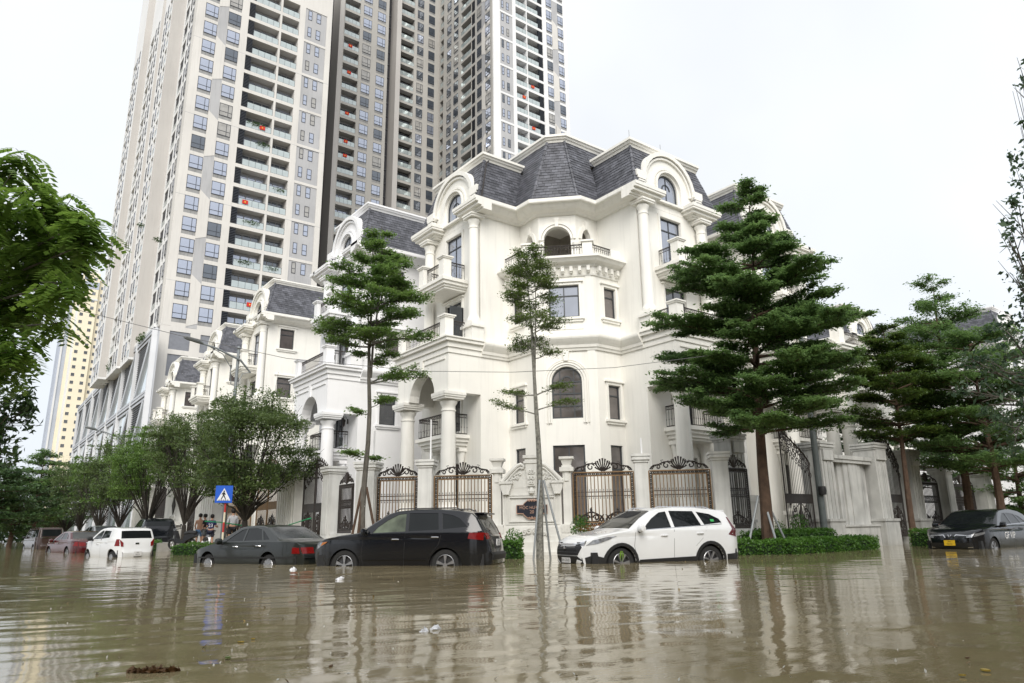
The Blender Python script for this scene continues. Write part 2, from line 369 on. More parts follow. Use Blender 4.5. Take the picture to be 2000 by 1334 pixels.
    for o, z0, z1 in ((.24, 11.5, 11.6), (.17, 11.6, 11.7), (.08, 11.7, 11.85), (0, 11.85, 12.0)): bl.box(6.93+o, 9.45-o, -.6+o, .8, z0, z1+.001)
    B = bl.build('balcony', W, P)
    def post(s, d, z, w=.21, h=.92, pr=None):
        p = MB(T); p.box(s-w, s+w, d-w, d+w, z, z+h); p.box(s-w-.05, s+w+.05, d-w-.05, d+w+.05, z+h, z+h+.06); p.box(s-w-.09, s+w+.09, d-w-.09, d+w+.09, z+h+.06, z+h+.12); p.box(s-w-.03, s+w+.03, d-w-.03, d+w+.03, z, z+.08)
        return p.build('post', W, pr or B)
    post(7.28, -.28, 12.0); post(9.1, -.28, 12.0)
    railing(B, T, [(7.5, -.28), (8.88, -.28)], 12.0); railing(B, T, [(7.28, -.06), (7.28, .78)], 12.0); railing(B, T, [(9.1, -.06), (9.1, .78)], 12.0)
    # portico with arch
    s0, s1 = 5.98, 10.42; d0 = -.86
    pm = MB(T)
    pm.slab([(s0, 8.18), (s0, 6.5), (s0+.75, 6.5), (7.1, 6.5)]+[(8.2-1.1*math.cos(PI*i/12), 6.5+1.1*math.sin(PI*i/12)) for i in range(1, 12)]+[(9.3, 6.5), (s1, 6.5), (s1, 8.18)], [], d0, d0+.5)
    pm.box(s0, s0+.45, d0+.5, .8, 6.5, 8.18); pm.box(s1-.45, s1, d0+.5, .8, 6.5, 8.18); pm.box(s0+.01, s1-.01, d0+.01, .8, 8.0, 8.18)
    pm.box(8.08, 8.32, d0-.06, d0+.02, 7.55, 8.18)
    for a, b in ((s0+.25, 7.95), (8.45, s1-.25)): pm.box(a, b, d0-.03, d0+.01, 7.98, 8.04); pm.box(a, b, d0-.05, d0+.01, 7.93, 7.97)
    PO = pm.build('portico', W, P)
    sl = MB(T); sl.box(s0-.25, s1+.25, d0-.25, .8, 8.66, 8.8); sl.box(s0-.12, s1+.12, d0-.12, .8, 8.42, 8.661); sl.box(s0-.05, s1+.05, d0-.05, .8, 8.18, 8.421); sl.box(s0-.31, s1+.31, d0-.31, .8, 8.8, 8.86)
    sl.build('portico_cornice', W, P)
    for s in (6.42, 9.95):
        column(P, T, s, d0+.3, 1.6, 6.2, .33, W, 'portico_column')
        b = MB(T); b.box(s-.5, s+.5, d0-.2, d0+.8, -.6, 1.3); b.box(s-.56, s+.56, d0-.26, d0+.86, 1.3, 1.48); b.build('pedestal', W, P)
        b = MB(T); b.box(s-.56, s+.56, d0-.24, d0+.84, 6.37, 6.5); b.build('capital', W, P)
    post(6.3, d0+.1, 8.86, pr=PO); post(10.1, d0+.1, 8.86, pr=PO)
    railing(PO, T, [(6.52, d0+.1), (9.88, d0+.1)], 8.86); railing(PO, T, [(6.3, d0+.32), (6.3, .6)], 8.86)
    # balcony inside the portico
    bl = MB(T)
    for o, z0, z1 in ((.3, 4.3, 4.4), (.2, 4.4, 4.55), (.1, 4.55, 4.7), (0, 4.7, 4.85)): bl.box(6.85+o, 9.6-o, -.35+o, .8, z0, z1+.001)
    B2 = bl.build('balcony', W, P); railing(B2, T, [(6.98, .75), (6.98, -.25), (9.45, -.25), (9.45, .75)], 4.85, .9)
    for s in (7.3, 9.1):
        cc = MB(T); cc.lathe([(.12, 0), (.12, 3.2), (.17, 3.5), (.2, 3.7)], s, .66, 12, .5); cc.box(s-.22, s+.22, .42, .8, 4.15, 4.3); cc.build('door_column', W, P, smooth=True)
    if lamps:
        for z in (10.1, 13.4, 6.3):
            for s in (7.15, 9.25):
                a = MB(T); a.box(s-.04, s+.04, .76, .8, z-.12, z+.12); a.tube([(s, .78, z+.05), (s, .68, z+.24), (s, .58, z+.2), (s, .58, z+.12)], .012, 5)
                a.lathe([(.02, .12), (.09, .05), (.1, .03), (.075, -.02), (.055, -.2), (.03, -.24), (.01, -.3)], s, .58, 8, z); a.build('wall_lamp', IRON, P)
    if open_door:
        a = MB(T); a.box(7.38, 7.44, .1, .8, 8.95, 10.8); a.build('open_door_leaf', FRAME, P)
def wall_seg(P, W, p0, p1, zz, holes, th=.25, z0=-.6, name='wall', winargs=None):
    """wall from plan point p0 to p1, outside on the right of the direction"""
    L = math.hypot(p1[0]-p0[0], p1[1]-p0[1]); a = ((p1[0]-p0[0])/L, (p1[1]-p0[1])/L); n = (-a[1], a[0])
    T = frameT(p0, a, n); MB(T).slab(rect(0, L, z0, zz), holes, 0, th).build(name, W, P); return T, L
def villa_end(loc, rz, W, label, lamps=False, depth=11., swap=False, side=()):
    """villa whose street front is one wing and whose end wall shows windows"""
    P = empty('villa', loc, label, 'villa', 0)
    T = (lambda s, d, z: (d, s, z)) if not swap else (lambda s, d, z: (s, d, z))
    if swap: T2 = lambda x, y, z: (y, x, z)
    else: T2 = lambda x, y, z: (x, y, z)
    wing(P, T, W, lamps=lamps)
    X1 = depth
    # end wall at y=5.98 (local), from x=.8 inwards
    hs = [rect(a, b, c, d) for a, b, c, d in side]
    m = MB(lambda s, d, z: T2(s, d, z)); m.slab(rect(.803, X1, -.6, 14.952), hs, 5.98, 6.2); m.box(1.1, X1-.01, 10.7, 10.9, -.6, 14.94); m.box(X1-.2, X1, 6.2, 10.7, -.6, 14.95)
    m.build('wall', W, P)
    for a, b, c, d in side:
        t = MB(T2); trim(t, a, b, c, d, 5.98); t.build('window_surround', W, P)
        window(P, T2, a, b, c, d, 6.1, (), (.72,), pm=PANED if (d > 8) else PANE)
    path = [(.8, 5.98), (X1, 5.98)] if True else None
    def pm(pts): return [T2(x, y, 0)[:2] for x, y in pts]
    def mold(pts, prof, name, ins=0):
        p = pm(pts); 
        if swap: p = p[::-1]
        mm = MB(); mm.mold(p, prof); mm.build(name, W, P)
    mold([(.0, 5.98), (X1+.8, 5.98)], CORN, 'cornice'); mold([(.8, 5.98), (X1, 5.98)], STRG, 'string_course')
    mold([(.8, 11.6), (.8, 10.9)], CORN, 'cornice')
    # roof
    e0, e1, f0, f1, zt = .5, 5.65, 1.2, 6.4, 18.05
    def V(x, y, z): return T2(x, y, z)
    sw = (lambda a: a)
    def sl(b0, b1, t0, t1, cut=None):
        if swap: b0, b1, t0, t1 = b1, b0, t1, t0
        slates(P, V(*b0), V(*b1), V(*t0), V(*t1), cut=cut)
    sl((e0, e1, 15.5), (X1, e1, 15.5), (f0, f1, zt), (X1-.7, f1, zt))
    sl((e0, 11.1, 15.5), (e0, e1, 15.5), (f0, 10.4, zt), (f0, f1, zt), (0 if swap else 1, 8.2))
    hip(P, V(e0, e1, 15.5), V(f0, f1, zt))
    MB().add([V(f0, f1, zt), V(X1-.7, f1, zt), V(X1-.7, 10.4, zt), V(f0, 10.4, zt), V(f0, f1, zt-.05), V(X1-.7, f1, zt-.05), V(X1-.7, 10.4, zt-.05), V(f0, 10.4, zt-.05)], [(0, 1, 2, 3), (4, 5, 6, 7)]).build('roof_deck', SLATED, P)
    MB().add([V(X1, e1, 15.5), V(X1, 11.1, 15.5), V(X1-.7, 10.4, zt), V(X1-.7, f1, zt), V(e0, 11.1, 15.5), V(f0, 10.4, zt)], [(0, 1, 2, 3), (1, 4, 5, 2)]).build('roof_back', SLATE, P)
    cap = [(-.02, -.12), (.06, -.12), (.1, -.03), (.16, 0), (.2, .08), (.24, .1), (.24, .2), (-.02, .22)]
    mold([(f0, 10.6), (f0, f1), (X1-.5, f1)], [(a, zt+b) for a, b in cap], 'roof_parapet')
    return P
# ================================================================ corner villa
def corner_villa():
    P = empty('villa', (OX, OY, 0), 'cream corner villa with slate mansard roof, loggia bay and arched dormers', 'villa')
    TL = lambda s, d, z: (d, s, z)
    TR = lambda s, d, z: (s, d, z)
    W = CREAM
    wing(P, TL, W, open_door=True); 
    TRs = lambda s, d, z: (s-.32, d, z)
    wing(P, TRs, W)
    B, F, E, C = 5.98, 5.66, 3.33, 3.08
    # walls above the bay
    wall_seg(P, W, (.803, B), (C, B), 14.952, []); wall_seg(P, W, (F, E), (F, .803), 14.952, [])
    c0, c1 = (C, 7.62-C), (7.62-E, E)
    T, L = wall_seg(P, W, (C, B-.0), c0, 14.95, [arch(.55, 1.05, 12.2, 13.75, .4)], z0=11.9); archm = MB(T); archring(archm, .55, 1.05, 13.0, 13.75, .18, -.05, .01, .4); archm.box(.72, .88, -.1, .0, 14.2, 14.55); archm.build('arch_moulding', W, P)
    T, L = wall_seg(P, W, c0, c1, 14.95, [arch(L_(c0, c1)/2-.62, L_(c0, c1)/2+.62, 12.2, 13.7, .64)], z0=11.9)
    archm = MB(T); archring(archm, L/2-.62, L/2+.62, 13.7, 13.7, .1, -.05, .01, .64); archring(archm, L/2-.74, L/2+.74, 13.7, 13.7, .12, -.09, .01, .76); archm.slab([(L/2-.07, 14.3), (L/2+.07, 14.3), (L/2+.12, 14.75), (L/2-.12, 14.75)], [], -.14, 0)
    archm.build('arch_moulding', W, P)
    T, L = wall_seg(P, W, c1, (F, E), 14.95, [arch(.35, .9, 12.2, 13.75, .5)], z0=11.9); archm = MB(T); archring(archm, .35, .9, 13.75, 13.75, .2, -.05, .01, .5); archm.slab([(.56, 14.25), (.69, 14.25), (.73, 14.65), (.52, 14.65)], [], -.12, 0); archm.build('arch_moulding', W, P)
    for x, y in (c0, c1, (F-.06, E-.02), (C+.0, B-.06)):
        MB().lathe([(.13, 0), (.13, 1.0), (.15, 1.02), (.15, 1.07), (.13, 1.08), (.14, 1.15), (.17, 1.22), (.17, 1.3), (.15, 1.31)], x, y, 16, 12.2).build('loggia_column', W, P, smooth=True)
    MB().prism([(C-.05, B+.3), (C-.05, 7.62-C), (7.62-E, E-.05), (F+.3, E-.05), (F+.3, B+.3)], 12.0, 12.2).build('loggia_floor', W, P)
    MB().prism([(C+.1, B), (C+.1, 7.62-C+.1), (7.62-E+.1, E+.1), (F, E+.1), (F, B)], 14.9, 14.95).build('loggia_ceiling', W, P)
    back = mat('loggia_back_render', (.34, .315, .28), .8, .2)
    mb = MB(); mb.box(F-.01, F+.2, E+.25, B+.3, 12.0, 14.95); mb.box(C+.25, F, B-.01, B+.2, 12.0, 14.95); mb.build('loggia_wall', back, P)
    # lower bay
    Cl, El, s = 2.33, 2.2, 6.38
    d0, d1 = (Cl, s-Cl), (s-El, El); Ld = L_(d0, d1)
    sideh = [(.42, 1.12, 9.72, 11.1), (.42, 1.12, 5.27, 6.72), (.42, 1.12, .9, 4.18)]
    def wins(T, lst, L, wide=False):
        for a, b, c, d in lst:
            window(P, T, a, b, c, d, .1, (.5,) if wide else (), (.7 if not wide else .68,), pm=(PANEB if wide and d > 9 else PANED) if wide else PANED)
            if d > 5: m = MB(T); trim(m, a, b, c, d, 0); m.build('window_surround', W, P)
    T, L = wall_seg(P, W, (Cl, B), d0, 12.0, [rect(*q) for q in sideh]); wins(T, sideh, L)
    T, L = wall_seg(P, W, d1, (F, El), 12.0, [rect(*q) for q in [(.58, 1.28)+q[2:] for q in sideh]]); wins(T, [(.58, 1.28)+q[2:] for q in sideh], L)
    h2 = [(Ld/2-.66, Ld/2+.66, 9.7, 11.15), (Ld/2-.66, Ld/2+.66, .9, 4.18)]
    T, L = wall_seg(P, W, d0, d1, 12.0, [rect(*q) for q in h2]+[arch(Ld/2-.64, Ld/2+.64, 5.3, 6.86, .64)]); wins(T, h2, L, True)
    window(P, T, Ld/2-.64, Ld/2+.64, 5.3, 7.5, .1, (.27, .73), (.24, .48, .71), za=6.86, pm=PANED, name='arched_window', fan=True)
    m = MB(T)
    for w_, dd, rr in ((.06, -.05, .66), (.07, -.09, .74), (.05, -.06, .86), (.03, -.03, .95)): archring(m, Ld/2-rr, Ld/2+rr, 5.1, 6.86, w_, dd, .01, rr)
    m.slab([(Ld/2-.09, 7.75), (Ld/2+.09, 7.75), (Ld/2+.14, 8.17), (Ld/2-.14, 8.17)], [], -.13, 0)
    for a in (.12, Ld-.12-.24):
        m.box(a-.02, a+.3, -.05, .01, -.6, 8.17); m.box(a+.02, a+.26, -.04, .01, 8.9, 11.6)
    m.box(.5, Ld-.5, -.03, .01, 9.15, 9.2)
    m.build('bay_moulding', W, P)
    # ledge with dentils and balustrade
    bay = [(Cl, B), d0, d1, (F, El)]
    MB().mold(bay, [(0, 11.55), (.06, 11.55), (.08, 11.62), (.1, 11.95), (.16, 11.95), (.2, 12.02), (.45, 12.1), (.56, 12.22), (.62, 12.24), (.62, 12.34), (-.2, 12.36), (-.2, 11.9)]).build('ledge_cornice', W, P)
    dn = MB()
    for (a, b) in zip(bay[:-1], bay[1:]):
        L = L_(a, b); n = max(2, int(L/.36)); ux, uy = (b[0]-a[0])/L, (b[1]-a[1])/L
        Td = frameT(a, (ux, uy), (-uy, ux)); dm = MB(Td)
        for i in range(n): c = L*(i+.5)/n; dm.box(c-.07, c+.07, -.28, -.09, 11.72, 11.94); dm.box(c-.05, c+.05, -.22, -.09, 11.66, 11.722)
        dn.v, k0 = dn.v, len(dn.v); dn.f += [tuple(i+k0 for i in f) for f in dm.f]; dn.v += dm.v
    dn.build('dentils', W, P)
    def pos(pt, w=.22):
        x, y = pt; p = MB(frameT((x, y), (.7071, -.7071), (.7071, .7071))); p.box(-w, w, -w, w, 12.3, 12.95); p.box(-w-.06, w+.06, -w-.06, w+.06, 12.95, 13.03); p.box(-w+.06, w-.06, -w-.01, w+.01, 12.42, 12.85); p.build('post', W, P)
    q0, q1 = (1.98, 3.98), (3.84, 2.12); pos(q0); pos(q1)
    railing(P, idT, [(q0[0]+.16, q0[1]-.16), (q1[0]-.16, q1[1]+.16)], 12.34, .56, .12, name='loggia_railing')
    railing(P, idT, [(q0[0], q0[1]+.2), (q0[0], B-.3)], 12.34, .56, .12, name='loggia_railing'); railing(P, idT, [(q1[0]+.2, q1[1]-.1), (F-.3, q1[1]-.1)], 12.34, .56, .12, name='loggia_railing')
    MB().prism([(F-.55, El-.25), (F, El-.25), (F, El+.2), (F-.55, El+.2)], 12.3, 12.9).build('post', W, P)
    # cornices, string course
    up = [(.8, 7.15), (.8, B), (C, B), c0, c1, (F, E), (F, .8), (6.83, .8)]
    MB().mold([(0.001+.8, B+.01)]+up[2:6]+[(F, .8-.0)], [(a, z-.001) for a, z in CORN]).build('cornice', W, P)
    lowp = [(.8, B), (Cl, B), d0, d1, (F, El), (F, .8)]
    MB().mold(lowp, STRG).build('string_course', W, P)
    # roof
    zt, zc, z0 = 18.05, 19.0, 15.48
    ci, = (.3,)
    slates(P, (.45, 5.68, z0), (2.9, 5.68, z0), (1.2, 6.2, zt), (3.6, 6.2, zt))                 # B face of left wing
    slates(P, (.45, 11.2, z0), (.45, 5.68, z0), (1.2, 10.5, zt), (1.2, 6.2, zt), cut=(1, 8.2))                # A face
    slates(P, (5.36, 3.1, z0), (5.36, .45, z0), (5.95, 3.9, zt), (5.95, 1.2, zt))               # F face
    slates(P, (5.36, .45, z0), (11.2, .45, z0), (5.95, 1.2, zt), (10.5, 1.2, zt), cut=(0, 7.88))               # G face
    slates(P, (2.55, 4.35, z0), (4.05, 2.85, z0), (3.72, 4.45, zc), (4.28, 3.89, zc), single=130)       # D face
    slates(P, (2.55, 5.9, z0), (2.55, 4.35, z0), (3.72, 5.9, zc), (3.72, 4.45, zc), single=85)
    slates(P, (3.72-.35, 9, 17.9), (3.72-.35, 5.9, 17.9), (3.72, 9, zc), (3.72, 5.9, zc))
    slates(P, (4.05, 2.85, z0), (5.6, 2.85, z0), (4.28, 3.89, zc), (5.6, 3.89, zc), single=85)
    slates(P, (5.6, 3.89-.32, 17.9), (9, 3.89-.32, 17.9), (5.6, 3.89, zc), (9, 3.89, zc))
    for a, b in (((.45, 5.68, z0), (1.2, 6.2, zt)), ((5.36, .45, z0), (5.95, 1.2, zt)), ((2.55, 4.35, z0), (3.72, 4.45, zc)), ((4.05, 2.85, z0), (4.28, 3.89, zc))): hip(P, a, b)
    cap = [(-.02, -.12), (.06, -.12), (.1, -.03), (.16, 0), (.2, .08), (.26, .1), (.26, .22), (-.02, .24)]
    MB().mold([(1.2, 10.6), (1.2, 6.2), (3.75, 6.2)], [(a, zt+b) for a, b in cap]).build('roof_parapet', W, P)
    MB().mold([(5.95, 4.1), (5.95, 1.2), (10.6, 1.2)], [(a, zt+b) for a, b in cap]).build('roof_parapet', W, P)
    MB().mold([(3.72, 9.5), (3.72, 4.45), (4.28, 3.89), (9.5, 3.89)], [(a, zc+b) for a, b in cap]).build('roof_parapet', W, P)
    MB().prism([(1.2, 6.2), (3.8, 6.2), (3.8, 10.5), (1.2, 10.5)], zt-.1, zt).build('roof_deck', SLATED, P)
    MB().prism([(5.95, 1.2), (10.5, 1.2), (10.5, 4), (5.95, 4)], zt-.1, zt).build('roof_deck', SLATED, P)
    MB().prism([(3.72, 9.5), (3.72, 4.45), (4.28, 3.89), (9.5, 3.89), (9.5, 9.5)], zc-.1, zc).build('roof_deck', SLATED, P)
    # remaining walls (back, sides)
    bk = MB(); bk.box(.82, 10.8, 10.85, 11.05, -.6, 14.9); bk.box(10.3, 10.5, .82, 10.85, -.6, 14.9); bk.box(9.4, 9.5, 3.9, 9.5, 15, 19); bk.box(3.8, 9.4, 9.4, 9.5, 15, 19); bk.build('wall', W, P)
    for x, y, z in ((1.25, 6.25, zt), (6.0, 1.25, zt), (8.2, 1.3, zt), (4.0, 4.1, zc)): MB().tube([(x, y, z), (x, y, z+.8)], .012, 4).build('lightning_rod', IRON, P)
    wr = MB(); wr.tube([(1.32, 6.0, 17.9), (1.15, 5.95, 17.7), (.62, 5.62, 15.6)], .035, 6); wr.build('downpipe', IRON, P)
def L_(a, b): return math.hypot(b[0]-a[0], b[1]-a[1])
corner_villa()
SIDE = ((2.2, 3.2, 13.2, 14.55), (2.2, 3.2, 9.75, 11.1), (1.95, 2.9, 6.1, 7.6), (5.2, 6.2, 13.2, 14.55), (5.2, 6.2, 9.75, 11.1), (5.2, 6.2, 6.1, 7.6))
villa_end((OX-2.1, OY+7.8, 0), 0, WHITE, 'bright white villa with wall lamps, just left of the corner villa', lamps=True, side=SIDE)
villa_end((OX-2.15, OY+22.7, 0), 0, CREAM, 'cream villa with slate roof behind the white villa, lamp post before it', side=((1.65, 2.65, 13.2, 14.6), (1.65, 2.65, 9.8, 11.15), (5, 6, 13.2, 14.6)))
villa_end((OX-1.75, OY+35.9, 0), 0, CREAM, 'cream villa with slate roof, fourth house along the left street', side=((1.65, 2.65, 13.2, 14.6), (1.65, 2.65, 9.8, 11.15)))
villa_end((OX-1.9, OY+50.5, 0), 0, CREAM, 'farthest cream villa of the left row, right beside the glass podium', side=((1.65, 2.65, 13.2, 14.6), (1.65, 2.65, 9.8, 11.15)))
villa_end((OX+43.4, OY+1.2, 0), 0, WHITE, 'white villa with slate roof at the far right behind the trees', swap=True, side=((2.4, 3.4, 13.2, 14.6), (2.2, 3.6, 9.7, 11.1), (2.2, 3.6, 5.9, 7.3)))
villa_end((OX+32.2, OY+8, 0), 0, CREAM, 'cream villa with slate roof seen between the big tree and the yellowish tree', swap=True, side=((2.4, 3.4, 13.2, 14.6),))
TW = frameT((OX+17.9, OY-1.15), (1, 0), (0, 1)); P = empty('arcade', (0, 0, 0), 'low cream arcade with balustrade on top, right of the dormer villa', 'building')
q = MB(TW); q.slab([(0, 9.1), (0, 6.3), (.5, 6.3)]+[(1.9-1.2*math.cos(PI*i/12), 6.3+1.25*math.sin(PI*i/12)) for i in range(13)]+[(4.4, 6.3), (4.4, 9.1)], [], 0, .5); q.box(0, .5, .5, 3.5, 6.3, 9.1); q.box(3.9, 4.4, .5, 3.5, 6.3, 9.1); q.box(.01, 4.39, .01, 3.5, 8.9, 9.1); q.build('wall', CREAM, P)
q = MB(TW); q.box(-.15, 4.6, -.15, 3.6, 9.1, 9.4); q.box(-.35, 4.8, -.35, 3.7, 9.4, 9.55); q.box(-.42, 4.88, -.42, 3.7, 9.55, 9.65); q.build('cornice', CREAM, P)
for s in (.4, 3.5): column(P, TW, s, .3, 1.2, 6.0, .36, CREAM)
for s in (.2, 4.2): MB(TW).box(s-.25, s+.25, -.1, .4, 9.65, 10.6).build('post', CREAM, P)
railing(P, TW, [(.45, .1), (3.95, .1)], 9.65, .85)
villa_end((OX+7.35, OY+0, 0), 0, CREAM, 'cream villa with dormer directly right of the corner villa, behind the big tree', swap=True, side=((2.4, 3.4, 13.2, 14.6),))
# ================================================================ towers
CONC = mat('beige_tower_concrete', (.62, .60, .565), .85, .09, .12, streak=.10)
CONCW = mat('pale_tower_render', (.74, .74, .735), .85, .06, .12, streak=.08)
CONCG = mat('grey_tower_panel', (.42, .42, .425), .85, .12, .2, streak=.14)
CONCT = mat('taupe_shaded_tower_wall', (.50, .48, .455), .85, .06, .1, streak=.08)  # darker shading of the front-facing returns is put into this colour
CONCM = mat('recess_shaded_tower_concrete', (.44, .425, .395), .85, .08, .12, streak=.1)  # tower concrete with the recess shade mixed into its colour
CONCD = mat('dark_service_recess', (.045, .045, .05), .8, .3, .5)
SPAN = mat('weathered_spandrel', (.30, .30, .295), .9, .2, .8, streak=.35)
GLR = mat('balcony_glass', (.46, .52, .52), .05, .15, .6, ior=1.9, metal=.25)
TFR = mat('tower_window_frame', (.03, .035, .045), .5)
PANET = mat('tower_window_glass', (.42, .46, .56), .03, .15, .25, ior=2.6, metal=.5)
PANETC = mat('tower_window_curtain', (.36, .35, .33), .1, .3, .8, ior=1.8)
PANET2 = mat('tower_window_glass_dark', (.10, .12, .15), .03, .4, .25, ior=2.2, metal=.3)
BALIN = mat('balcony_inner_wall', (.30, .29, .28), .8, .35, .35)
BRED = mat('red_flag_cloth', (.55, .03, .02), .8)
PLANT = leafmat('pot_plant_leaves', (.03, .07, .015), (.06, .11, .02))
FH, Z0 = 3.43, 30.55     # floor module; opening bottoms at Z0+k*FH-.6
def wmesh(w, h, kind):
    m = MB(); m.slab(rect(-w/2, w/2, 0, h), [rect(-w/2+.07, w/2-.07, .07, h-.07)], -.03, .05)
    if kind == 2:
        m.box(.18*w-.05, .18*w+.03, -.025, .05, .05, h-.05); m.box(-w/2+.05, w/2-.05, -.026, .04, .35*h-.04, .35*h+.04)
    else: m.box(-w/2+.05, w/2-.05, -.026, .04, .42*h-.04, .42*h+.04)
    return m.mesh('window', TFR), [MB().box(-w/2+.02, w/2-.02, .0, .03, .02, h-.02).mesh('pane', p) for p in (PANET, PANETC, PANET2)]
WM = {}
def tower_window(P, T, s, z, w, h, kind, rz, darker=False):
    key = (round(w, 2), round(h, 2), kind)
    if key not in WM: WM[key] = wmesh(w, h, kind)
    fm, pm = WM[key]
    o = ob('window', fm, P); o.location = T(s, .22, z); o.rotation_euler = (0, 0, rz)
    q = random.random(); ob('pane', pm[2] if (q < .15 or darker and q < .7) else pm[1] if q > .86 else pm[0], o)
BALM = {}
def balcony(P, T, s0, s1, z, h, rz, plants=True):
    w = s1-s0; key = round(w, 2)
    if key not in BALM:
        r = MB(); r.tube([(-w/2, 0, 1.15), (w/2, 0, 1.15)], .03, 4)
        for i in range(int(w/.9)+1): x = -w/2+.03+(w-.06)*i/int(w/.9); r.box(x-.02, x+.02, -.02, .02, 0, 1.15)
        g = MB(); g.box(-w/2+.02, w/2-.02, -.008, .008, .08, 1.1)
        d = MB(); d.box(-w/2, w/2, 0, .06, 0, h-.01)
        for x in (-.49, -.17, .15, .47): d.box(w*x-.04, w*x+.04, -.04, 0, 0, h-.3)
        d.box(-w/2, w/2, -.04, 0, h-.36, h-.28)
        dg = MB()
        for a, b in ((-.47, -.19), (-.15, .13), (.17, .45)): dg.box(w*a, w*b, -.02, -.004, .05, h-.4)
        BALM[key] = (r.mesh('balcony_rail', TFR), g.mesh('glass_panel', GLR), d.mesh('balcony_front', BALIN), dg.mesh('pane', PANET), dg.mesh('pane', PANET2))
    r, g, d, dg, dg2 = BALM[key]; c = (s0+s1)/2
    o = ob('balcony_rail', r, P); o.location = T(c, .08, z); o.rotation_euler = (0, 0, rz); ob('glass_panel', g, o)
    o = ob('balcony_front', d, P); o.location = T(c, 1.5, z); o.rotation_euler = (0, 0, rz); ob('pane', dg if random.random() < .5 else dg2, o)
def leafcloud(name, cen, rad, n, size, m, parent=None, shape=None, flat=.0, **kw):
    p = RNG.normal(size=(n, 3)); p /= np.linalg.norm(p, axis=1)[:, None]; p *= RNG.random((n, 1))**.4; p = p*np.array(rad)+np.array(cen)
    return leaves(name, p, size, m, parent, flat, **kw)
def leaves(name, p, size, m, parent=None, flat=0., aspect=.5, kind=None, vary=.35):
    """one small folded leaf (4 corners) at each point"""
    n = len(p); a = RNG.normal(size=(n, 3)); a[:, 2] *= (1-flat); a /= np.linalg.norm(a, axis=1)[:, None]
    nr = RNG.normal(size=(n, 3)); nr[:, 2] = np.abs(nr[:, 2])+flat*2.5; b = np.cross(nr, a); b /= np.linalg.norm(b, axis=1)[:, None]+1e-9
    s = (size*(1+vary*RNG.normal(size=n))).clip(size*.4, size*1.9)[:, None]
    up = np.cross(a, b); v = np.stack([p-a*s*.5, p+b*s*aspect*.5+up*s*.08, p+a*s*.5, p-b*s*aspect*.5+up*s*.08], 1).reshape(-1, 3)
    me = bpy.data.meshes.new(name); me.vertices.add(4*n); me.vertices.foreach_set('co', v.astype(np.float32).ravel())
    me.loops.add(4*n); me.loops.foreach_set('vertex_index', np.arange(4*n, dtype=np.int32)); me.polygons.add(n)
    me.polygons.foreach_set('loop_start', np.arange(0, 4*n, 4, dtype=np.int32)); me.polygons.foreach_set('loop_total', np.full(n, 4, dtype=np.int32))
    me.materials.append(m); me.update(calc_edges=True); me.validate()
    return ob(name, me, parent, kind=kind)
def facade(P, T, cols, smin, smax, k0, k1, rz, W, zlo=None, dark=False, thick=2.2, spill=True):
    """cols: list of (kind, s0, s1); piers fill what is left"""
    zb = Z0+k0*FH-.6 if zlo is None else zlo; zt = Z0+k1*FH-.6
    m = MB(T); s = smin
    for kd, a, b in sorted(cols, key=lambda c: c[1]):
        if a-s > .01: m.box(s, a, 0, thick, zb, zt)
        s = b
    if smax-s > .01: m.box(s, smax, 0, thick, zb, zt)
    band = MB(T); gp = MB(T); sp = MB(T); dk = MB(T); lv = MB(T)
    for kd, a, b in cols:
        if kd in ('win', 'bal', 'louv', 'win1'):
            for k in range(k0, k1):
                z = Z0+k*FH; band.box(a-.001, b+.001, .012, 2.0, z-.62, z-.0)
        if kd == 'win' or kd == 'win1':
            sp.box(a, b, .06, .3, Z0+k0*FH-.6, Z0+k1*FH-.7)
            for k in range(k0, k1):
                z = Z0+k*FH; tower_window(P, lambda s_, d_, z_: T(s_, d_-.22, z_), (a+b)/2, z+.62, b-a, 2.18, 2 if kd == 'win' else 1, rz, dark)
        elif kd == 'bal':
            for k in range(k0, k1): balcony(P, T, a, b, Z0+k*FH, 2.8, rz)
        elif kd == 'louv':
            for k in range(k0, k1):
                z = Z0+k*FH
                lv.box(a, b, .35, .4, z, z+2.8)
                for i in range(10): lv.box(a, b, .12, .3, z+.15+i*.27, z+.27+i*.27)
        elif kd == 'panel':
            gp.box(a, b, .1, .4, zb, zt)
            for k in range(k0, k1):
                z = Z0+k*FH; w = b-a
                if k % 2 == 0: band.box(a, b, .012, .1, z-.62, z-.15)
                tower_window(P, lambda s_, d_, z_: T(s_, d_-.15, z_), a+w*.22, z+.7, w*.17, 1.9, 1, rz, dark)
                tower_window(P, lambda s_, d_, z_: T(s_, d_-.15, z_), a+w*.62, z+.7, w*.2, 1.9, 1, rz, dark)
        elif kd == 'plain': gp.box(a, b, .05, .4, zb, zt)
    m.build('wall', W, P)
    for mb, nm, mm in ((band, 'floor_bands', W), (gp, 'grey_panels', CONCG), (sp, 'spandrels', SPAN), (lv, 'louvres', TFR)):
        if mb.v: mb.build(nm, mm, P, kind='stuff')
def zigzag(P, T, a, b, k0, k1, ph):
    m = MB(T); g = MB(T); g.box(a, b, -.012, .1, Z0+k0*FH-.6, Z0+k1*FH-.6)
    k = k0-ph
    while k < k1:
        z = Z0+k*FH-.4; m.slab([(a, z), (a, z+.9), (a, z+2.35*FH), (b, z+2.35*FH-1.3), (b, z+.6)], [], -.06, -.01); k += 4
    g.build('grey_strip', CONCG, P); m.build('zigzag_panels', CONC, P, kind='stuff')
TOPZ = Z0+24*FH
FY = 108.5
TF = lambda s, d, z: (s, FY+d, z)
P = empty('apartment_tower', (0, 0, 0), 'tall beige apartment tower on the left above the glass podium', 'tower')
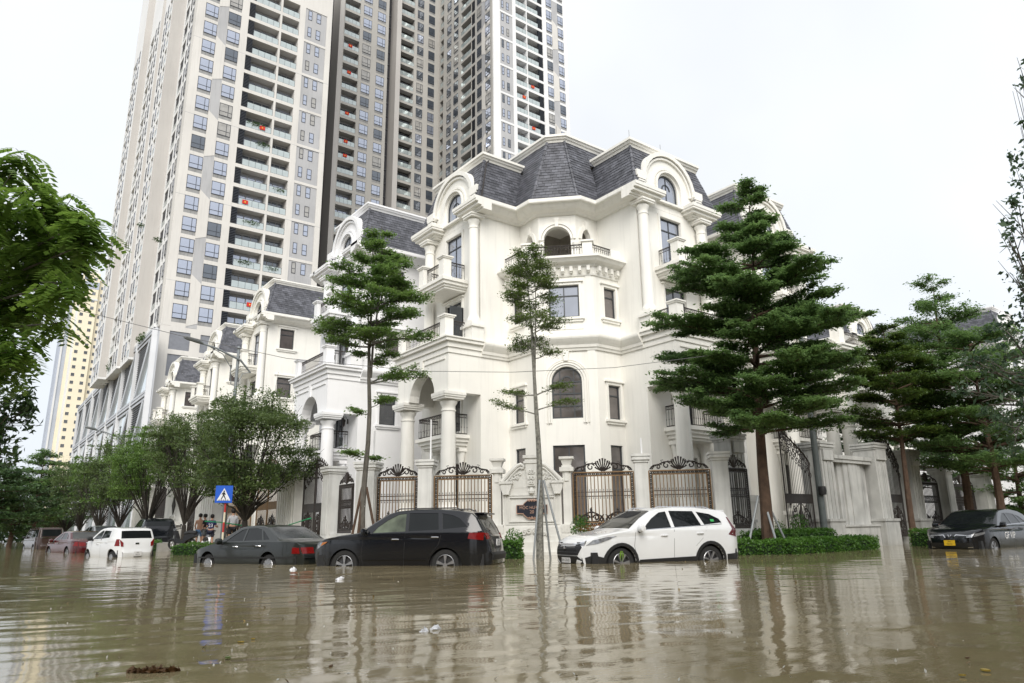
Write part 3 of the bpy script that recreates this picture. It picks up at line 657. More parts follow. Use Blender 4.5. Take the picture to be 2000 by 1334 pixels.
facade(P, TF, [('win', 20.4, 22.4), ('win', 24.0, 26.0), ('louv', 27.2, 28.2), ('bal', 28.2, 32.4), ('bal', 32.75, 35.75), ('panel', 36.8, 40.75)], 19.1, 41.7, 0, 18, 0, CONC)
zigzag(P, TF, 22.45, 23.95, 0, 18, 0)
for k in (2, 6, 10, 14): MB(TF).box(19.08, 41.72, -.004, .02, Z0+k*FH-.66, Z0+k*FH-.6).build('joint_groove', CONCG, P)
MB(TF).box(19.1, 41.7, 0, 2, Z0+18*FH-.6, TOPZ+14).build('upper_wall', CONC, P)
# left side stepping outwards
def TLs(X): return lambda s, d, z: (X+d, s, z)
for (X, a, b, cols) in ((19.1, 110.5, 118.44, [('win1', 110.9, 112.0), ('win1', 112.7, 113.6), ('bal', 114.8, 117.6)]),
                        (17.0, 118.44, 126.07, [('bal', 119.0, 121.0), ('win1', 121.7, 122.7), ('win1', 123.8, 124.9)]),
                        (16.55, 126.07, 136.6, [('win1', 127.2, 128.4), ('win1', 129.6, 130.8), ('bal', 132.0, 135.6)]),
                        (15.4, 136.6, 146.5, [('win1', 138.4, 139.6), ('win1', 141.0, 142.2), ('bal', 143.0, 145.8)])):
    facade(P, TLs(X), cols, a, b, -1 if X < 19 else 0, 18, -PI/2, CONCW, thick=1.6)
    MB(TLs(X)).box(a, b, 0, 1.6, Z0+18*FH-.6, TOPZ+14).build('upper_wall', CONCW, P)
for X0, X1, Y in ((17.0, 19.1, 118.44), (16.55, 17.0, 126.07), (15.4, 16.55, 136.6)): MB().box(X0+.004, X1+1.5, Y-.02, Y+.5, 26.9, TOPZ+14).build('return_wall', CONCT, P)
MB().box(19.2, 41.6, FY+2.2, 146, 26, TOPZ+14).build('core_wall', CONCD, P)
MB().box(15.5, 19.2, 118.8+1.2, 146.4, 27, TOPZ+14).v
# podium storeys below the first belt
m = MB(TF); pan = [rect(20.4, 23.2, 26.5, 29.2), rect(24.6, 27.4, 26.5, 29.2), rect(20.4, 23.2, 22.6, 25.8), rect(24.6, 27.4, 22.6, 25.8), rect(28.8, 33, 26.5, 29.2), rect(28.8, 33, 22.6, 25.8)]
m.slab(rect(19.1, 41.7, -.5, 29.93), pan, 0, .6); m.build('podium_wall', CONC, P)
for q in pan: MB(TF).box(q[0][0], q[1][0], .12, .2, q[0][1], q[2][1]).build('blind_panel', mat('blue_grey_panel', (.20, .21, .235), .5, .1), P)
MB(TLs(19.08)).slab(rect(110.5, 118, 10, 29.9), [rect(111.2, 114.0, 26.3, 29.2), rect(111.2, 114.0, 21.5, 25.6)], 0, .5).build('podium_side_wall', CONCW, P)
MB(TLs(19.08)).box(111.2, 114, .1, .2, 21.5, 29.2).build('blind_panel', mat('blue_grey_panel', (0, 0, 0)), P)
# middle block
P = empty('apartment_tower', (0, 0, 0), 'set-back middle apartment block between dark recesses, behind the two towers', 'tower')
TM = lambda s, d, z: (s, 132.5+d, z); TM2 = lambda s, d, z: (s, 134+d, z)
facade(P, TM, [('bal', 53.9, 57.6), ('win', 58.4, 60.5), ('win', 61.95, 64.0)], 53.3, 64.8, 6, 30, 0, CONCM, zlo=20)
facade(P, TM2, [('bal', 68.55, 72.5), ('win', 73.3, 75.05), ('win', 76.45, 78.2)], 68.1, 80.2, 9, 31, 0, CONCM, zlo=20, dark=True)
MB().box(52.3, 53.29, 131.5, 136, 20, 150).build('fin_wall', CONCT, P); MB().box(66.9, 68.09, 132.4, 137, 20, 150).build('fin_wall', CONCT, P); MB().box(64.2, 64.81, 134.6, 137, 20, 150).build('fin_wall', CONCT, P)
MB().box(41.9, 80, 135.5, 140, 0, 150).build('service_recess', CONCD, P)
for a, b, y, z in ((53.3, 64.8, 132.5, Z0+30*FH-.6), (68.1, 80.2, 134, Z0+31*FH-.6)): MB().box(a, b, y, y+1.3, z, 150).build('upper_wall', CONC, P)
dk = MB()
for k in range(5, 27):
    z = Z0+k*FH
    for x in (43.5, 46, 48.5, 65.4): dk.box(x, x+.9, 135.3, 135.49, z+.5, z+1.6); dk.box(x-.3, x+1.3, 135.35, 135.495, z+2.1, z+2.3)
dk.build('recess_vents', mat('vent_grey', (.11, .11, .12), .7), P, kind='stuff')
# right tower
P = empty('apartment_tower', (0, 0, 0), 'beige apartment tower on the right, behind the slate roof of the corner villa', 'tower')
T2 = lambda s, d, z: (s, 109+d, z)
facade(P, T2, [('panel', 80.1, 83.6), ('bal', 84.5, 87.5), ('bal', 87.75, 91.0), ('louv', 91.0, 92.3), ('win', 93.5, 95.2), ('win', 97.0, 98.7)], 78.25, 99.8, 8, 29, 0, CONCW, zlo=20)
zigzag(P, T2, 95.25, 96.95, 8, 27, 1)
TS = TLs(78.2)
facade(P, TS, [('win', 110.1, 112.0), ('win', 113.4, 115.2), ('louv', 116.0, 117.5), ('bal', 117.6, 121.9), ('win', 123.0, 125.0), ('win', 126.1, 128.0)], 111.2-1.9, 129.6, 8, 31, -PI/2, CONCM, zlo=20, dark=True, thick=2.2)
facade(P, TLs(79.6), [('bal', 130.0, 133.4)], 129.6, 134, 8, 31, -PI/2, CONCM, zlo=20, dark=True)
zigzag(P, TS, 112.05, 113.35, 8, 27, 3)
MB().box(80.5, 99.8, 109.01, 134, Z0+29*FH-.58, 150).build('upper_wall', CONCW, P)
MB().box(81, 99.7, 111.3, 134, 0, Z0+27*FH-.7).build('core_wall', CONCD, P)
MB().box(99.3, 99.79, 109.1, 134, 20, Z0+27*FH-.7).build('side_wall', CONCW, P)
# plants and flags on the balconies
def potplants(P, lst):
    for x, y, z, w in lst: leafcloud('balcony_plants', (x, y, z), (w, .35, .45), int(140*w), .22, PLANT, P, kind='stuff')
bt = [o for o in bpy.data.objects if o.name.startswith('apartment_tower')]
potplants(bt[0], [(30.3, 108.6, Z0+.9, 2), (34, 108.6, Z0+7.9, 1.3), (30, 108.6, Z0+FH*10+1, 1.9), (31.3, 108.5, Z0+FH*9+1.1, 1.3), (34.4, 108.6, Z0+FH*7+.8, 1.1), (29.8, 108.6, Z0+FH*3+.9, 1.6), (34.2, 108.6, Z0+FH*3+.8, 1.2), (30.5, 108.6, Z0+FH*5+.8, 1.5), (18.6, 115.9, Z0+FH*4+1, .8), (16.8, 120, Z0+FH*5+1, .8)])
def flag(P, x, y, z):
    f = MB(); f.box(x-.45, x+.45, y-.02, y+.0, z, z+.65); o = f.build('flag', BRED, P)
    st = MB(); pts = [(x+.16*math.sin(PI*i/5)*(1 if i % 2 == 0 else .4), z+.33+.16*math.cos(PI*i/5)*(1 if i % 2 == 0 else .4)) for i in range(10)]; st.slab(pts, [], y-.03, y-.022); st.build('yellow_star', mat('yellow_star', (.8, .6, .05)), o)
flag(bt[0], 29.2, 108.45, Z0+FH*5.9+.6); flag(bt[0], 31.2, 108.45, Z0+FH*1.0+.7); flag(bt[0], 30.9, 108.45, Z0+FH*10+.3)
for k in (14, 15, 17, 20, 22): flag(bt[1], 55.5, 132.45, Z0+FH*k+.5)
flag(bt[2], 89, 108.95, Z0+FH*19+.5); flag(bt[2], 89, 108.95, Z0+FH*16+.4); flag(bt[2], 86.5, 108.95, Z0+FH*18+.4); flag(bt[1], 71, 133.9, Z0+FH*10+.4)
# ---------------------------------------------------------------- glass podium
PODM = mat('silver_aluminium_cladding', (.50, .51, .53), .4, .08, .3, metal=.3)
PODG = mat('podium_glass', (.74, .82, .86), .06, .15, .3, ior=2.0, metal=.55)
PODL = mat('dark_louvre_blade', (.13, .135, .145), .5, .2, .3)
PODW = mat('white_fin_cladding', (.68, .69, .71), .45, .1, .3)
P = empty('podium_building', (17.8, 108.5, 0), 'silver louvred podium with slanting glass panels under the left tower', 'building')
TP = lambda s, d, z: (d, s, z)
rows = [(20.0, 27.0), (10.6, 18.4), (1.2, 9.0)]; NB = 7; bw = 11.1
fm = MB(TP)
for z0, z1 in rows:
    for zz in (z1+.1, z1+.55, z1+1.0): fm.box(-4, NB*bw-4, -.1 if zz < z1+.5 else -.25, .4, zz, zz+.34)
fm.box(-4, NB*bw-4, .35, .6, -.5, 28.1); fm.build('cladding', PODM, P)
for i in range(NB+1):
    x = -4+i*bw; b = MB(TP); b.slab([(x-.25, -.5), (x+.25, -.5), (x+.55, 28.2), (x+.0, 28.2)], [], -.3, .36); b.build('pier', PODW, P)
for i in range(NB):
    x0 = -4+i*bw+.5; x1 = x0+bw-.9
    for r, (z0, z1) in enumerate(rows):
        f = (lambda t: t) if r != 1 or i == 0 else (lambda t: 1-t)
        a0, a1 = (.1, .55)
        def X(t): return x0+(x1-x0)*t
        k1, k2 = (.62, .98); 
        # slanting mullion from (k2 bottom) to (k1 top)
        MB(TP).slab([(X(.92), z0), (X(.80), z0), (X(.12), z1), (X(.24), z1)], [], -.15, .3).build('slanted_mullion', PODM, P)
        g1 = [(X(.8), z0), (X(0), z0), (X(0), z1), (X(.12), z1)]; g2 = [(X(1), z0), (X(.92), z0), (X(.24), z1), (X(1), z1)]
        lo, gl = (g2, g1) if r != 1 or i == 0 else (g1, g2)
        MB(TP).slab(gl, [], .15, .2).build('glass_panel', PODG, P)
        MB(TP).slab(lo, [], .25, .3).build('louvre_back', CONCD, P)
        lv = MB(TP); nn = 24
        for q in range(nn):
            t = (q+.5)/nn; z = z0+(z1-z0)*t
            if lo is g2: a, b = X(.92-.68*t), X(1)
            else: a, b = X(0), X(.8-.68*t)
            if b-a > .1: lv.box(a, b, .05, .24, z-.06, z+.06)
        lv.build('louvres', PODL, P, kind='stuff')
leafcloud('roof_garden', (17.2, 136.5, 28.6), (.9, 2.4, 1.6), 900, .3, PLANT, P, kind='stuff').location = (-17.8, -108.5, 0)
leafcloud('roof_garden', (17.4, 112, 28.4), (.7, 2.5, .7), 300, .25, PLANT, P, kind='stuff').location = (-17.8, -108.5, 0)
MB(TP).box(-4, 60, -.2, .0, 28.2, 28.9).build('parapet', CONCW, P)
# ---------------------------------------------------------------- distant yellow tower
YEL = mat('yellow_tower_paint', (.78, .71, .55), .85, .06, .1)
YW = mat('white_tower_paint', (.66, .67, .68), .85, .05, .1)
YB = mat('blue_grey_tower_paint', (.42, .46, .54), .85, .08, .1)
P = empty('apartment_tower', (0, 340, 0), 'distant pale yellow apartment tower beyond the podium', 'tower')
MB().box(27.9, 34.2, 0, 14, 0, 110.5).build('wall', YEL, P)
MB().box(34.21, 37.5, 1.4, 14, 0, 108).build('wall', YEL, P)
MB().box(25.8, 27.89, 1.2, 14, 0, 104).build('wall', YEL, P); MB().box(27.0, 27.9, .7, 1.19, 0, 106).build('white_strip', YW, P); MB().box(23.0, 25.79, 2.6, 14, 0, 106).build('wall', YB, P); MB().box(23.6, 24.3, 2.2, 2.59, 0, 104).build('white_strip', YW, P)
MB().box(27.8, 34.3, -.25, -.01, 98.2, 98.9).build('belt', YW, P); MB().box(27.85, 34.25, -.06, -.005, 103.2, 106.4).build('blue_band', YB, P); MB().box(29, 33.5, 2, 12, 110.5, 113).build('roof_house', YW, P)
YWM = MB(); YWM.slab(rect(-.62, .62, 0, 1.35), [rect(-.58, -.23, .06, 1.3), rect(-.17, .17, .06, 1.3), rect(.23, .58, .06, 1.3)], -.05, .06); YWM = YWM.mesh('window', mat('pale_window_frame', (.5, .5, .5)))
YPM = MB().box(-.6, .6, .0, .03, .05, 1.3).mesh('pane', PANET2)
YAC = MB().box(-.45, .45, -.4, 0, 0, .5).mesh('air_conditioner', YW)
for k in range(33):
    z = 3.1+k*3.25
    for x in (29.0, 32.55):
        o = ob('window', YWM, P); o.location = (x, -.07, z); ob('pane', YPM, o)
    o = ob('window', YWM, P); o.location = (35.6, 1.32, z); o.scale = (.75, 1, 1); ob('pane', YPM, o)
    if k % 3 == 1: ob('air_conditioner', YAC, P, (36.6, 1.39, z+.4))
# ================================================================ ground, road, water
ASPH = mat('asphalt', (.05, .05, .05), .9, .2)
MB().box(-300, 500, -200, 900, -1.6, -.34).build('road', ASPH, None, kind='structure')
PAVE = mat('paving_stone', (.28, .27, .25), .8, .2)
def dg(u, c): return ((c+u)*.70711, (c-u)*.70711)   # along the cut corner (u right, c away)
KB = [(10.7, 200), (10.7, 24.3), (19.6, 14.4), (300, 14.4)]
MB().prism([(9.2, 400), (9.2, 23.6), (11.3, 20.6), (15.6, 15.9), (18.4, 13.2), (400, 13.2), (400, 400)], -.335, -.2).build('pavement', PAVE, None, kind='structure')
# flooded street: graded grid with real ripples
def axis(lo, hi, cen, fine, grow, mx):
    a = [cen]; 
    for sg in (-1, 1):
        x = cen; st = fine
        while (x < hi if sg > 0 else x > lo):
            x += sg*st; 
            if abs(x-cen) > 9: st = min(mx, st*grow)
            a.append(x)
    return np.array(sorted(a))
ca, sa = math.cos(-YAW), math.sin(-YAW)      # grid turned so its rows run across the crossing
gu = axis(-420, 420, 0, .055, 1.022, 20); gv = axis(-60, 800, 7, .05, 1.02, 20)
U, V = np.meshgrid(gu, gv); X = U*math.cos(YAW)+V*math.sin(YAW); Y = -U*math.sin(YAW)+V*math.cos(YAW)
du = np.gradient(gu)[None, :]; dv = np.gradient(gv)[:, None]; cell = np.maximum(du+0*V, dv+0*U)
Z = np.zeros_like(X); rs = np.random.default_rng(3)
for i in range(46):
    lam = .22*1.115**i if i < 30 else rs.uniform(.5, 2.2); th = rs.normal(0, .5)+YAW*.0; 
    if i % 3 == 0: th = rs.uniform(-PI, PI)
    kx, ky = math.sin(th+YAW*.6)*2*PI/lam, math.cos(th+YAW*.6)*2*PI/lam
    amp = (.0013 if lam < .7 else .00055)*lam**.85*rs.uniform(.5, 1.1)
    w = np.clip((lam/cell-3)/4, 0, 1)
    Z += amp*w*np.sin(kx*X+ky*Y+rs.uniform(0, 7)+.6*np.sin(X*rs.uniform(.2, .7)+Y*rs.uniform(.2, .7)+rs.uniform(0, 6)))
Z *= (.5+.5/(1+np.exp((U-.5-.1*V)*.9)))*(.75+.45*np.clip(1-V/60, 0, 1))
Z *= .55+.75*(.5+.5*np.sin(X*.21+1.3*np.sin(Y*.17))*np.cos(Y*.26+.8))
nv, nu = X.shape; co = np.stack([X, Y, Z], -1).reshape(-1, 3).astype(np.float32)
ii = (np.arange(nv-1)[:, None]*nu+np.arange(nu-1)[None, :]).ravel(); q = np.stack([ii, ii+1, ii+nu+1, ii+nu], 1).astype(np.int32)
me = bpy.data.meshes.new('water'); me.vertices.add(len(co)); me.vertices.foreach_set('co', co.ravel()); me.loops.add(q.size); me.loops.foreach_set('vertex_index', q.ravel())
me.polygons.add(len(q)); me.polygons.foreach_set('loop_start', np.arange(0, q.size, 4, dtype=np.int32)); me.polygons.foreach_set('loop_total', np.full(len(q), 4, dtype=np.int32))
me.polygons.foreach_set('use_smooth', np.ones(len(q), dtype=bool)); me.update(calc_edges=True)
wm = bpy.data.materials.new('muddy_water'); wm.use_nodes = True; n = wm.node_tree.nodes; l = wm.node_tree.links; b = n['Principled BSDF']
b.inputs['Base Color'].default_value = (.21, .155, .10, 1); b.inputs['Roughness'].default_value = .045; b.inputs['IOR'].default_value = 1.33
tc = n.new('ShaderNodeTexCoord'); nz = n.new('ShaderNodeTexNoise'); nz.inputs['Scale'].default_value = .35; nz.inputs['Detail'].default_value = 5; l.new(tc.outputs['Object'], nz.inputs[0])
cr = n.new('ShaderNodeValToRGB'); cr.color_ramp.elements[0].position = .35; cr.color_ramp.elements[0].color = (.215, .175, .098, 1); cr.color_ramp.elements[1].position = .65; cr.color_ramp.elements[1].color = (.28, .235, .142, 1); l.new(nz.outputs[0], cr.inputs[0]); l.new(cr.outputs[0], b.inputs['Base Color'])
mp = n.new('ShaderNodeMapping'); mp.inputs['Rotation'].default_value = (0, 0, .45); mp.inputs['Scale'].default_value = (2.2, 5.5, 1); l.new(tc.outputs['Object'], mp.inputs[0])
n2 = n.new('ShaderNodeTexNoise'); n2.inputs['Scale'].default_value = 1.6; n2.inputs['Detail'].default_value = 4; n2.inputs['Roughness'].default_value = .55; l.new(mp.outputs[0], n2.inputs[0])
bp = n.new('ShaderNodeBump'); bp.inputs['Strength'].default_value = .3; bp.inputs['Distance'].default_value = .006; l.new(n2.outputs[0], bp.inputs['Height']); l.new(bp.outputs[0], b.inputs['Normal'])
me.materials.append(wm); me.validate(); ob('water', me, kind='structure')
# ================================================================ fences, pillars, gates
STONE = mat('white_marble_pillar', (.62, .62, .60), .7, .12, 1.5, streak=.22, bump=.2, bscale=30)
STONEW = mat('carved_white_stone', (.70, .69, .65), .7, .1, 2, streak=.12, bump=.2, bscale=40)
def spiral(cx, cz, r, turns, a0, sg=1, n=14):
    return [(cx+r*(1-.78*i/n)*math.cos(a0+sg*2*PI*turns*i/n), 0, cz+r*(1-.78*i/n)*math.sin(a0+sg*2*PI*turns*i/n)) for i in range(n+1)]
FCACHE = {}
def crest_mb(w, h=.46):
    m = MB(); c = 0
    for i in range(9):       # fan of fronds
        a = PI*(.14+.72*i/8); r = h*(.72+.28*math.sin(a)); m.tube([(c+.03*math.cos(a), 0, .02), (c+r*.6*math.cos(a), 0, r*.7*math.sin(a)), (c+r*.75*math.cos(a), 0, r*math.sin(a))], [.016, .022, .032], 4)
    for sg in (-1, 1):
        m.tube([(sg*x, 0, z) for x, _, z in spiral(w*.2, h*.36, h*.3, 1.1, PI*.9, -1)], .022, 4)
        m.tube([(sg*x, 0, z) for x, _, z in spiral(w*.34, h*.24, h*.2, 1.1, PI*.1, 1)], .021, 4)
        m.tube([(sg*x, 0, z) for x, _, z in spiral(w*.44, h*.17, h*.13, 1.1, PI*.9, -1)], .019, 4)
        m.tube([(sg*w*.05, 0, .05), (sg*w*.12, 0, h*.62), (sg*w*.24, 0, h*.6), (sg*w*.33, 0, h*.42), (sg*w*.42, 0, h*.36), (sg*w*.48, 0, .04)], .024, 4)
        for q in range(6): m.tube([(sg*w*(.1+.06*q), 0, h*(.6-.07*q)), (sg*w*(.12+.06*q), 0, h*(.74-.08*q)), (sg*w*(.1+.06*q), 0, h*(.8-.08*q))], [.024, .02, .006], 4)
        m.tube([(sg*w*.27, 0, h*.56), (sg*w*.29, 0, h*.72), (sg*w*.25, 0, h*.75)], .012, 4)
    return m
def panel_meshes(w, h, gold, sh=.62):
    key = (round(w, 2), round(h, 2), gold)
    if key in FCACHE: return FCACHE[key]
    fm = BRONZE if gold else IRON
    fr = MB(); 
    for a in (0, .12):
        x = w/2-a; 
        for sg in (-1, 1): fr.box(sg*x-.018, sg*x+.018, -.02, .02, a, h-a)
        fr.box(-x, x, -.021, .021, h-a-.018, h-a+.018); fr.box(-x, x, -.021, .021, a-.018, a+.018)
    la = MB()               # twisted lattice between the two frames
    def zig(p, q, n):
        for i in range(n):
            t = i/n; u = (i+1)/n; a = [p[k]+(q[k]-p[k])*t for k in (0, 1)]; b = [p[k]+(q[k]-p[k])*u for k in (0, 1)]; ox, oz = (.05, 0) if abs(p[0]-q[0]) < .01 else (0, .05)
            la.tube([(a[0]-ox, 0, a[1]-oz), ((a[0]+b[0])/2+ox, 0, (a[1]+b[1])/2+oz), (b[0]-ox, 0, b[1]-oz)], .02, 4)
            la.tube([(a[0]+ox, 0, a[1]+oz), ((a[0]+b[0])/2-ox, 0, (a[1]+b[1])/2-oz), (b[0]+ox, 0, b[1]+oz)], .02, 4)
    xx = w/2-.06; zig((-xx, .06), (-xx, h-.06), int(h/.13)); zig((xx, .06), (xx, h-.06), int(h/.13)); zig((-xx, .06), (xx, .06), int(w/.13)); zig((-xx, h-.06), (xx, h-.06), int(w/.13))
    bar = MB(); bar.tube([(0, 0, .12), (0, 0, h-.12)], .017, 5)
    n = int((w-.24)/.125); xs = [-w/2+.12+(w-.24)*(i+1)/(n+1) for i in range(n)]
    mid = MB(); zm = h*sh; mid.box(-w/2+.12, w/2-.12, -.012, .012, zm, zm+.03); mid.box(-w/2+.12, w/2-.12, -.012, .012, zm-.14, zm-.11)
    for i in range(n*2+1):
        x = -w/2+.12+(w-.24)*(i+1)/(n*2+2); mid.lathe([(.004, -.22), (.02, -.19), (.006, -.15), (.006, .05), (.02, .075), (.003, .12)], x, 0, 4, zm)
    sc = MB(); k = max(1, round(w/.95)); pw = (w-.26)/k
    for i in range(k):
        c = -w/2+.13+pw*(i+.5); sc.lathe([(.01, .15), (.03, .3), (.03, .42), (.07, .46), (.035, .5), (.055, .54), (.005, .62)], c, 0, 5, 0)
        for sg in (-1, 1):
            sc.tube([(c+sg*(x), 0, z) for x, _, z in spiral(pw*.18, .27, .11, 1.2, PI, -1)], .028, 4); sc.tube([(c+sg*(x), 0, z) for x, _, z in spiral(pw*.38, .2, .075, 1.2, 0, 1)], .025, 4)
            sc.tube([(c+sg*.03, 0, .46), (c+sg*pw*.2, 0, .4), (c+sg*pw*.4, 0, .3), (c+sg*pw*.48, 0, .14)], .026, 4); sc.tube([(c, 0, .14), (c+sg*pw*.25, 0, .16), (c+sg*pw*.46, 0, .38)], .024, 4)
    r = (fr.mesh('frame', fm), la.mesh('lattice_border', IRON), bar.mesh('bar', BRONZE if gold else IRON), xs, mid.mesh('spear_rail', IRON), sc.mesh('scrollwork', IRON), crest_mb(w).mesh('crest', IRON))
    FCACHE[key] = r; return r
def fence_panel(loc, rz, w, z0, h, label, gold=True, group='wrought iron fence panels of the corner villa', name='fence_panel', cat='fence', crest=True, sh=.62):
    fr, la, bar, xs, mid, sc, cr = panel_meshes(w, h, gold, sh)
    P = empty(name, (loc[0], loc[1], z0), label, cat, rz, group)
    ob('frame', fr, P); ob('lattice_border', la, P); ob('spear_rail', mid, P); ob('scrollwork', sc, P)
    for x in xs: ob('bar', bar, P, (x, 0, 0))
    if crest: ob('crest', cr, P, (0, 0, h+.01))
    return P
def pillar(loc, rz, w, z1, label, m=STONE, style=0, group='stone pillars of the fence', dd=None):
    d = (dd or w)/2; h = w/2; P = empty('stone_pillar', (loc[0], loc[1], 0), label, 'pillar', rz, group)
    s = MB(); s.box(-h, h, -d, d, -.5, z1-.28)
    if style == 0:
        for sg in (-1, 1): s.box(-h*.72, h*.72, sg*d-.015, sg*d+.015, .75, z1-.5); s.box(sg*h-.015, sg*h+.015, -d*.72, d*.72, .75, z1-.5)
    s.build('shaft', m, P)
    b = MB(); b.box(-h-.06, h+.06, -d-.06, d+.06, -.5, .55); b.box(-h-.03, h+.03, -d-.03, d+.03, .55, .65); b.build('base', m, P)
    c = MB(); 
    for o, a, e in ((.04, .28, .2), (.09, .2, .12), (.06, .12, .08), (.1, .08, 0)): c.box(-h-o, h+o, -d-o, d+o, z1-a, z1-e+.001)
    c.build('cap', m, P)
    if style == 2:     # gate pier: capitals and flutes
        f = MB()
        for i in range(3):
            x = -h*.6+h*.6*i; f.box(x-.05, x+.05, -d-.03, -d, .8, z1-.75)
        f.box(-h*.8, h*.8, -d-.09, -d, z1-.7, z1-.3); f.build('fluting', m, P)
        k = MB(); k.box(-h-.12, h+.12, -d-.14, d+.1, -.5, .95); k.box(-h-.16, h+.16, -d-.18, d+.14, .95, 1.05); k.build('plinth', m, P)
    return P
DZ = -PI/4
def DU(u, d=0): return ((25+d)*.70711+u*.70711, (25+d)*.70711-u*.70711)
TD = lambda u, d, z: ((25+d)*.70711+u*.70711, (25+d)*.70711-u*.70711, z)
# plinth wall under the cut corner
P = ob('plinth_wall', None, None, None, None, 'low white stone plinth wall with step mouldings under the corner fence', 'wall')
b = MB(TD); b.box(-9.2, -4.35, -.2, .25, -.5, .78); b.box(-9.22, -4.35, -.26, .3, .78, .88); b.box(-9.22, -4.35, -.3, .3, -.5, .28); b.build('plinth', STONE, P)
b = MB(TD); b.box(-1.42, 3.7, -.2, .25, -.5, .78); b.box(-1.42, 3.72, -.26, .3, .78, .88); b.box(-1.42, 3.7, -.3, .3, -.5, .28); b.build('plinth', STONE, P)
lab = ['iron fence panel with bronze frame, nearest the tall slim tree', 'iron fence panel with bronze frame, left of the carved name wall', 'iron fence panel with bronze frame, right of the carved name wall', 'iron fence panel with bronze frame, above the white car, ending at the corner pillar']
for (a, b_), l_ in zip(((-8.42, -6.92), (-6.33, -4.3), (-1.47, .58), (1.09, 3.1)), lab):
    c = (a+b_)/2; fence_panel(DU(c), DZ, b_-a, .9, 1.78, l_)
pillar(DU(-8.76), DZ, .66, 3.22, 'white stone corner pillar behind the slim tree with two wooden props')
pillar(DU(-6.62), DZ, .5, 3.25, 'white stone pillar between the two fence panels left of the name wall')
pillar(DU(.84), DZ, .42, 3.24, 'white stone pillar between the two fence panels above the white car')
pillar(DU(3.42), DZ, .5, 3.24, 'greyish stone pillar at the right end of the cut corner')
for u, l_ in ((-4.08, 'slim white pillar with cup capital on the left of the name wall'), (-1.67, 'slim white pillar with cup capital on the right of the name wall')):
    P = empty('urn_pillar', DU(u)+(0,), l_, 'pillar', DZ, 'slim pillars flanking the name wall')
    s = MB(); s.box(-.14, .14, -.2, .14, .95, 2.72); s.build('shaft', STONEW, P)
    s = MB(); s.box(-.07, .07, -.24, -.2, 2.4, 2.72); s.box(-.24, .24, -.3, .24, 2.72, 2.86); s.box(-.17, .17, -.22, .17, 2.86, 2.92); s.lathe([(.13, 0), (.15, .06), (.19, .18), (.21, .22)], 0, -.03, 4, 2.92, sq=True); s.box(-.25, .25, -.28, .22, 3.14, 3.22); s.build('capital', STONEW, P)
    s = MB(); s.box(-.22, .22, -.3, .22, .62, .98); s.box(-.28, .28, -.36, .28, .3, .62); s.box(-.34, .34, -.45, .3, -.5, .3)
    for i in range(5): s.box(-.2+i*.09, -.15+i*.09, -.33, -.3, .7, .95)
    s.build('base', STONEW, P)
# ---- carved name wall
P = empty('name_wall', DU(-2.88)+(0,), 'carved white stone wall with scrolled pediment and a dark name plaque', 'wall', DZ)
for k, (w, y, z0, z1) in enumerate(((1.0, -.15, .88, 2.25), )):
    b = MB(); b.box(-w, w, y, .2, z0, z1); b.build('panel', STONEW, P)
b = MB()
for i, (w, y, z0, z1) in enumerate(((1.12, -.32, .42, .6), (1.2, -.4, .1, .42), (1.26, -.5, -.5, .1), (1.1, -.26, .6, .9))):
    q = MB(); q.box(-w, w, y, .3, z0, z1); q.build('step_course', STONEW, P)
for w, z0, z1, y in ((.92, .98, 1.98, -.18), (.8, 1.06, 1.9, -.21)):
    q = MB(); q.slab(rect(-w, w, z0, z1), [rect(-w+.04, w-.04, z0+.04, z1-.04)], y, y+.05); q.build('moulding', STONEW, P)
q = MB(); q.slab([(-1.0, 2.2), (1.0, 2.2), (1.0, 2.42), (.55, 2.82), (.3, 3.02), (-.3, 3.02), (-.55, 2.82), (-1.0, 2.42)], [], -.16, .14); q.build('pediment', STONEW, P)
for sg in (-1, 1):
    q = MB(); pts = [(sg*1.04, 2.42), (sg*.9, 2.56), (sg*.7, 2.76), (sg*.5, 2.94), (sg*.36, 3.0), (sg*.26, 2.94), (sg*.28, 2.86), (sg*.36, 2.85)]
    q.tube([(x, -.2, z) for x, z in pts], [.07, .07, .07, .07, .06, .05, .045, .04], 8); q.tube([(x*.93, -.2, z-.1) for x, z in pts[:5]], .035, 6)
    q.build('scroll_moulding', STONEW, P, smooth=True)
    q = MB(); q.slab([(sg*1.06, 2.36), (sg*1.06, 2.2), (sg*.98, 1.98), (sg*.78, 1.98), (sg*.66, 2.36)], [], -.3, -.14); q.box(min(sg*.64, sg*1.1), max(sg*.64, sg*1.1), -.34, -.14, 2.34, 2.42); q.build('bracket', STONEW, P)
    q = MB()
    for cx, cz, r in ((.62, 2.55, .09), (.72, 2.5, .06), (.5, 2.52, .06), (.4, 2.66, .05), (.55, 2.66, .05)): q.tube([(sg*x, -.19, z) for x, _, z in spiral(cx, cz, r, 1.2, 0)], .025, 5)
    q.build('carved_flower', STONEW, P, smooth=True)
q = MB(); q.lathe([(.03, 0), (.1, .06), (.11, .14), (.07, .2), (.05, .26)], 0, -.2, 12, 1.95); q.build('pendant', STONEW, P, smooth=True)
q = MB(); q.slab([(-.13, 2.25), (.13, 2.25), (.16, 2.6), (.2, 3.02), (-.2, 3.02), (-.16, 2.6)], [], -.24, -.12); q.box(-.26, .26, -.27, .12, 3.02, 3.1); q.box(-.22, .22, -.22, .1, 3.1, 3.2); q.box(-.28, .28, -.28, .14, 3.2, 3.3); q.build('keystone', STONEW, P)
q = MB()
for sg in (-1, 1):
    for cx, cz, r in ((.06, 2.72, .08), (.07, 2.52, .07), (.05, 2.36, .06)): q.tube([(sg*x, -.27, z) for x, _, z in spiral(cx, cz, r, 1.1, PI/2)], .02, 5)
q.build('carved_cartouche', STONEW, P, smooth=True)
q = MB()
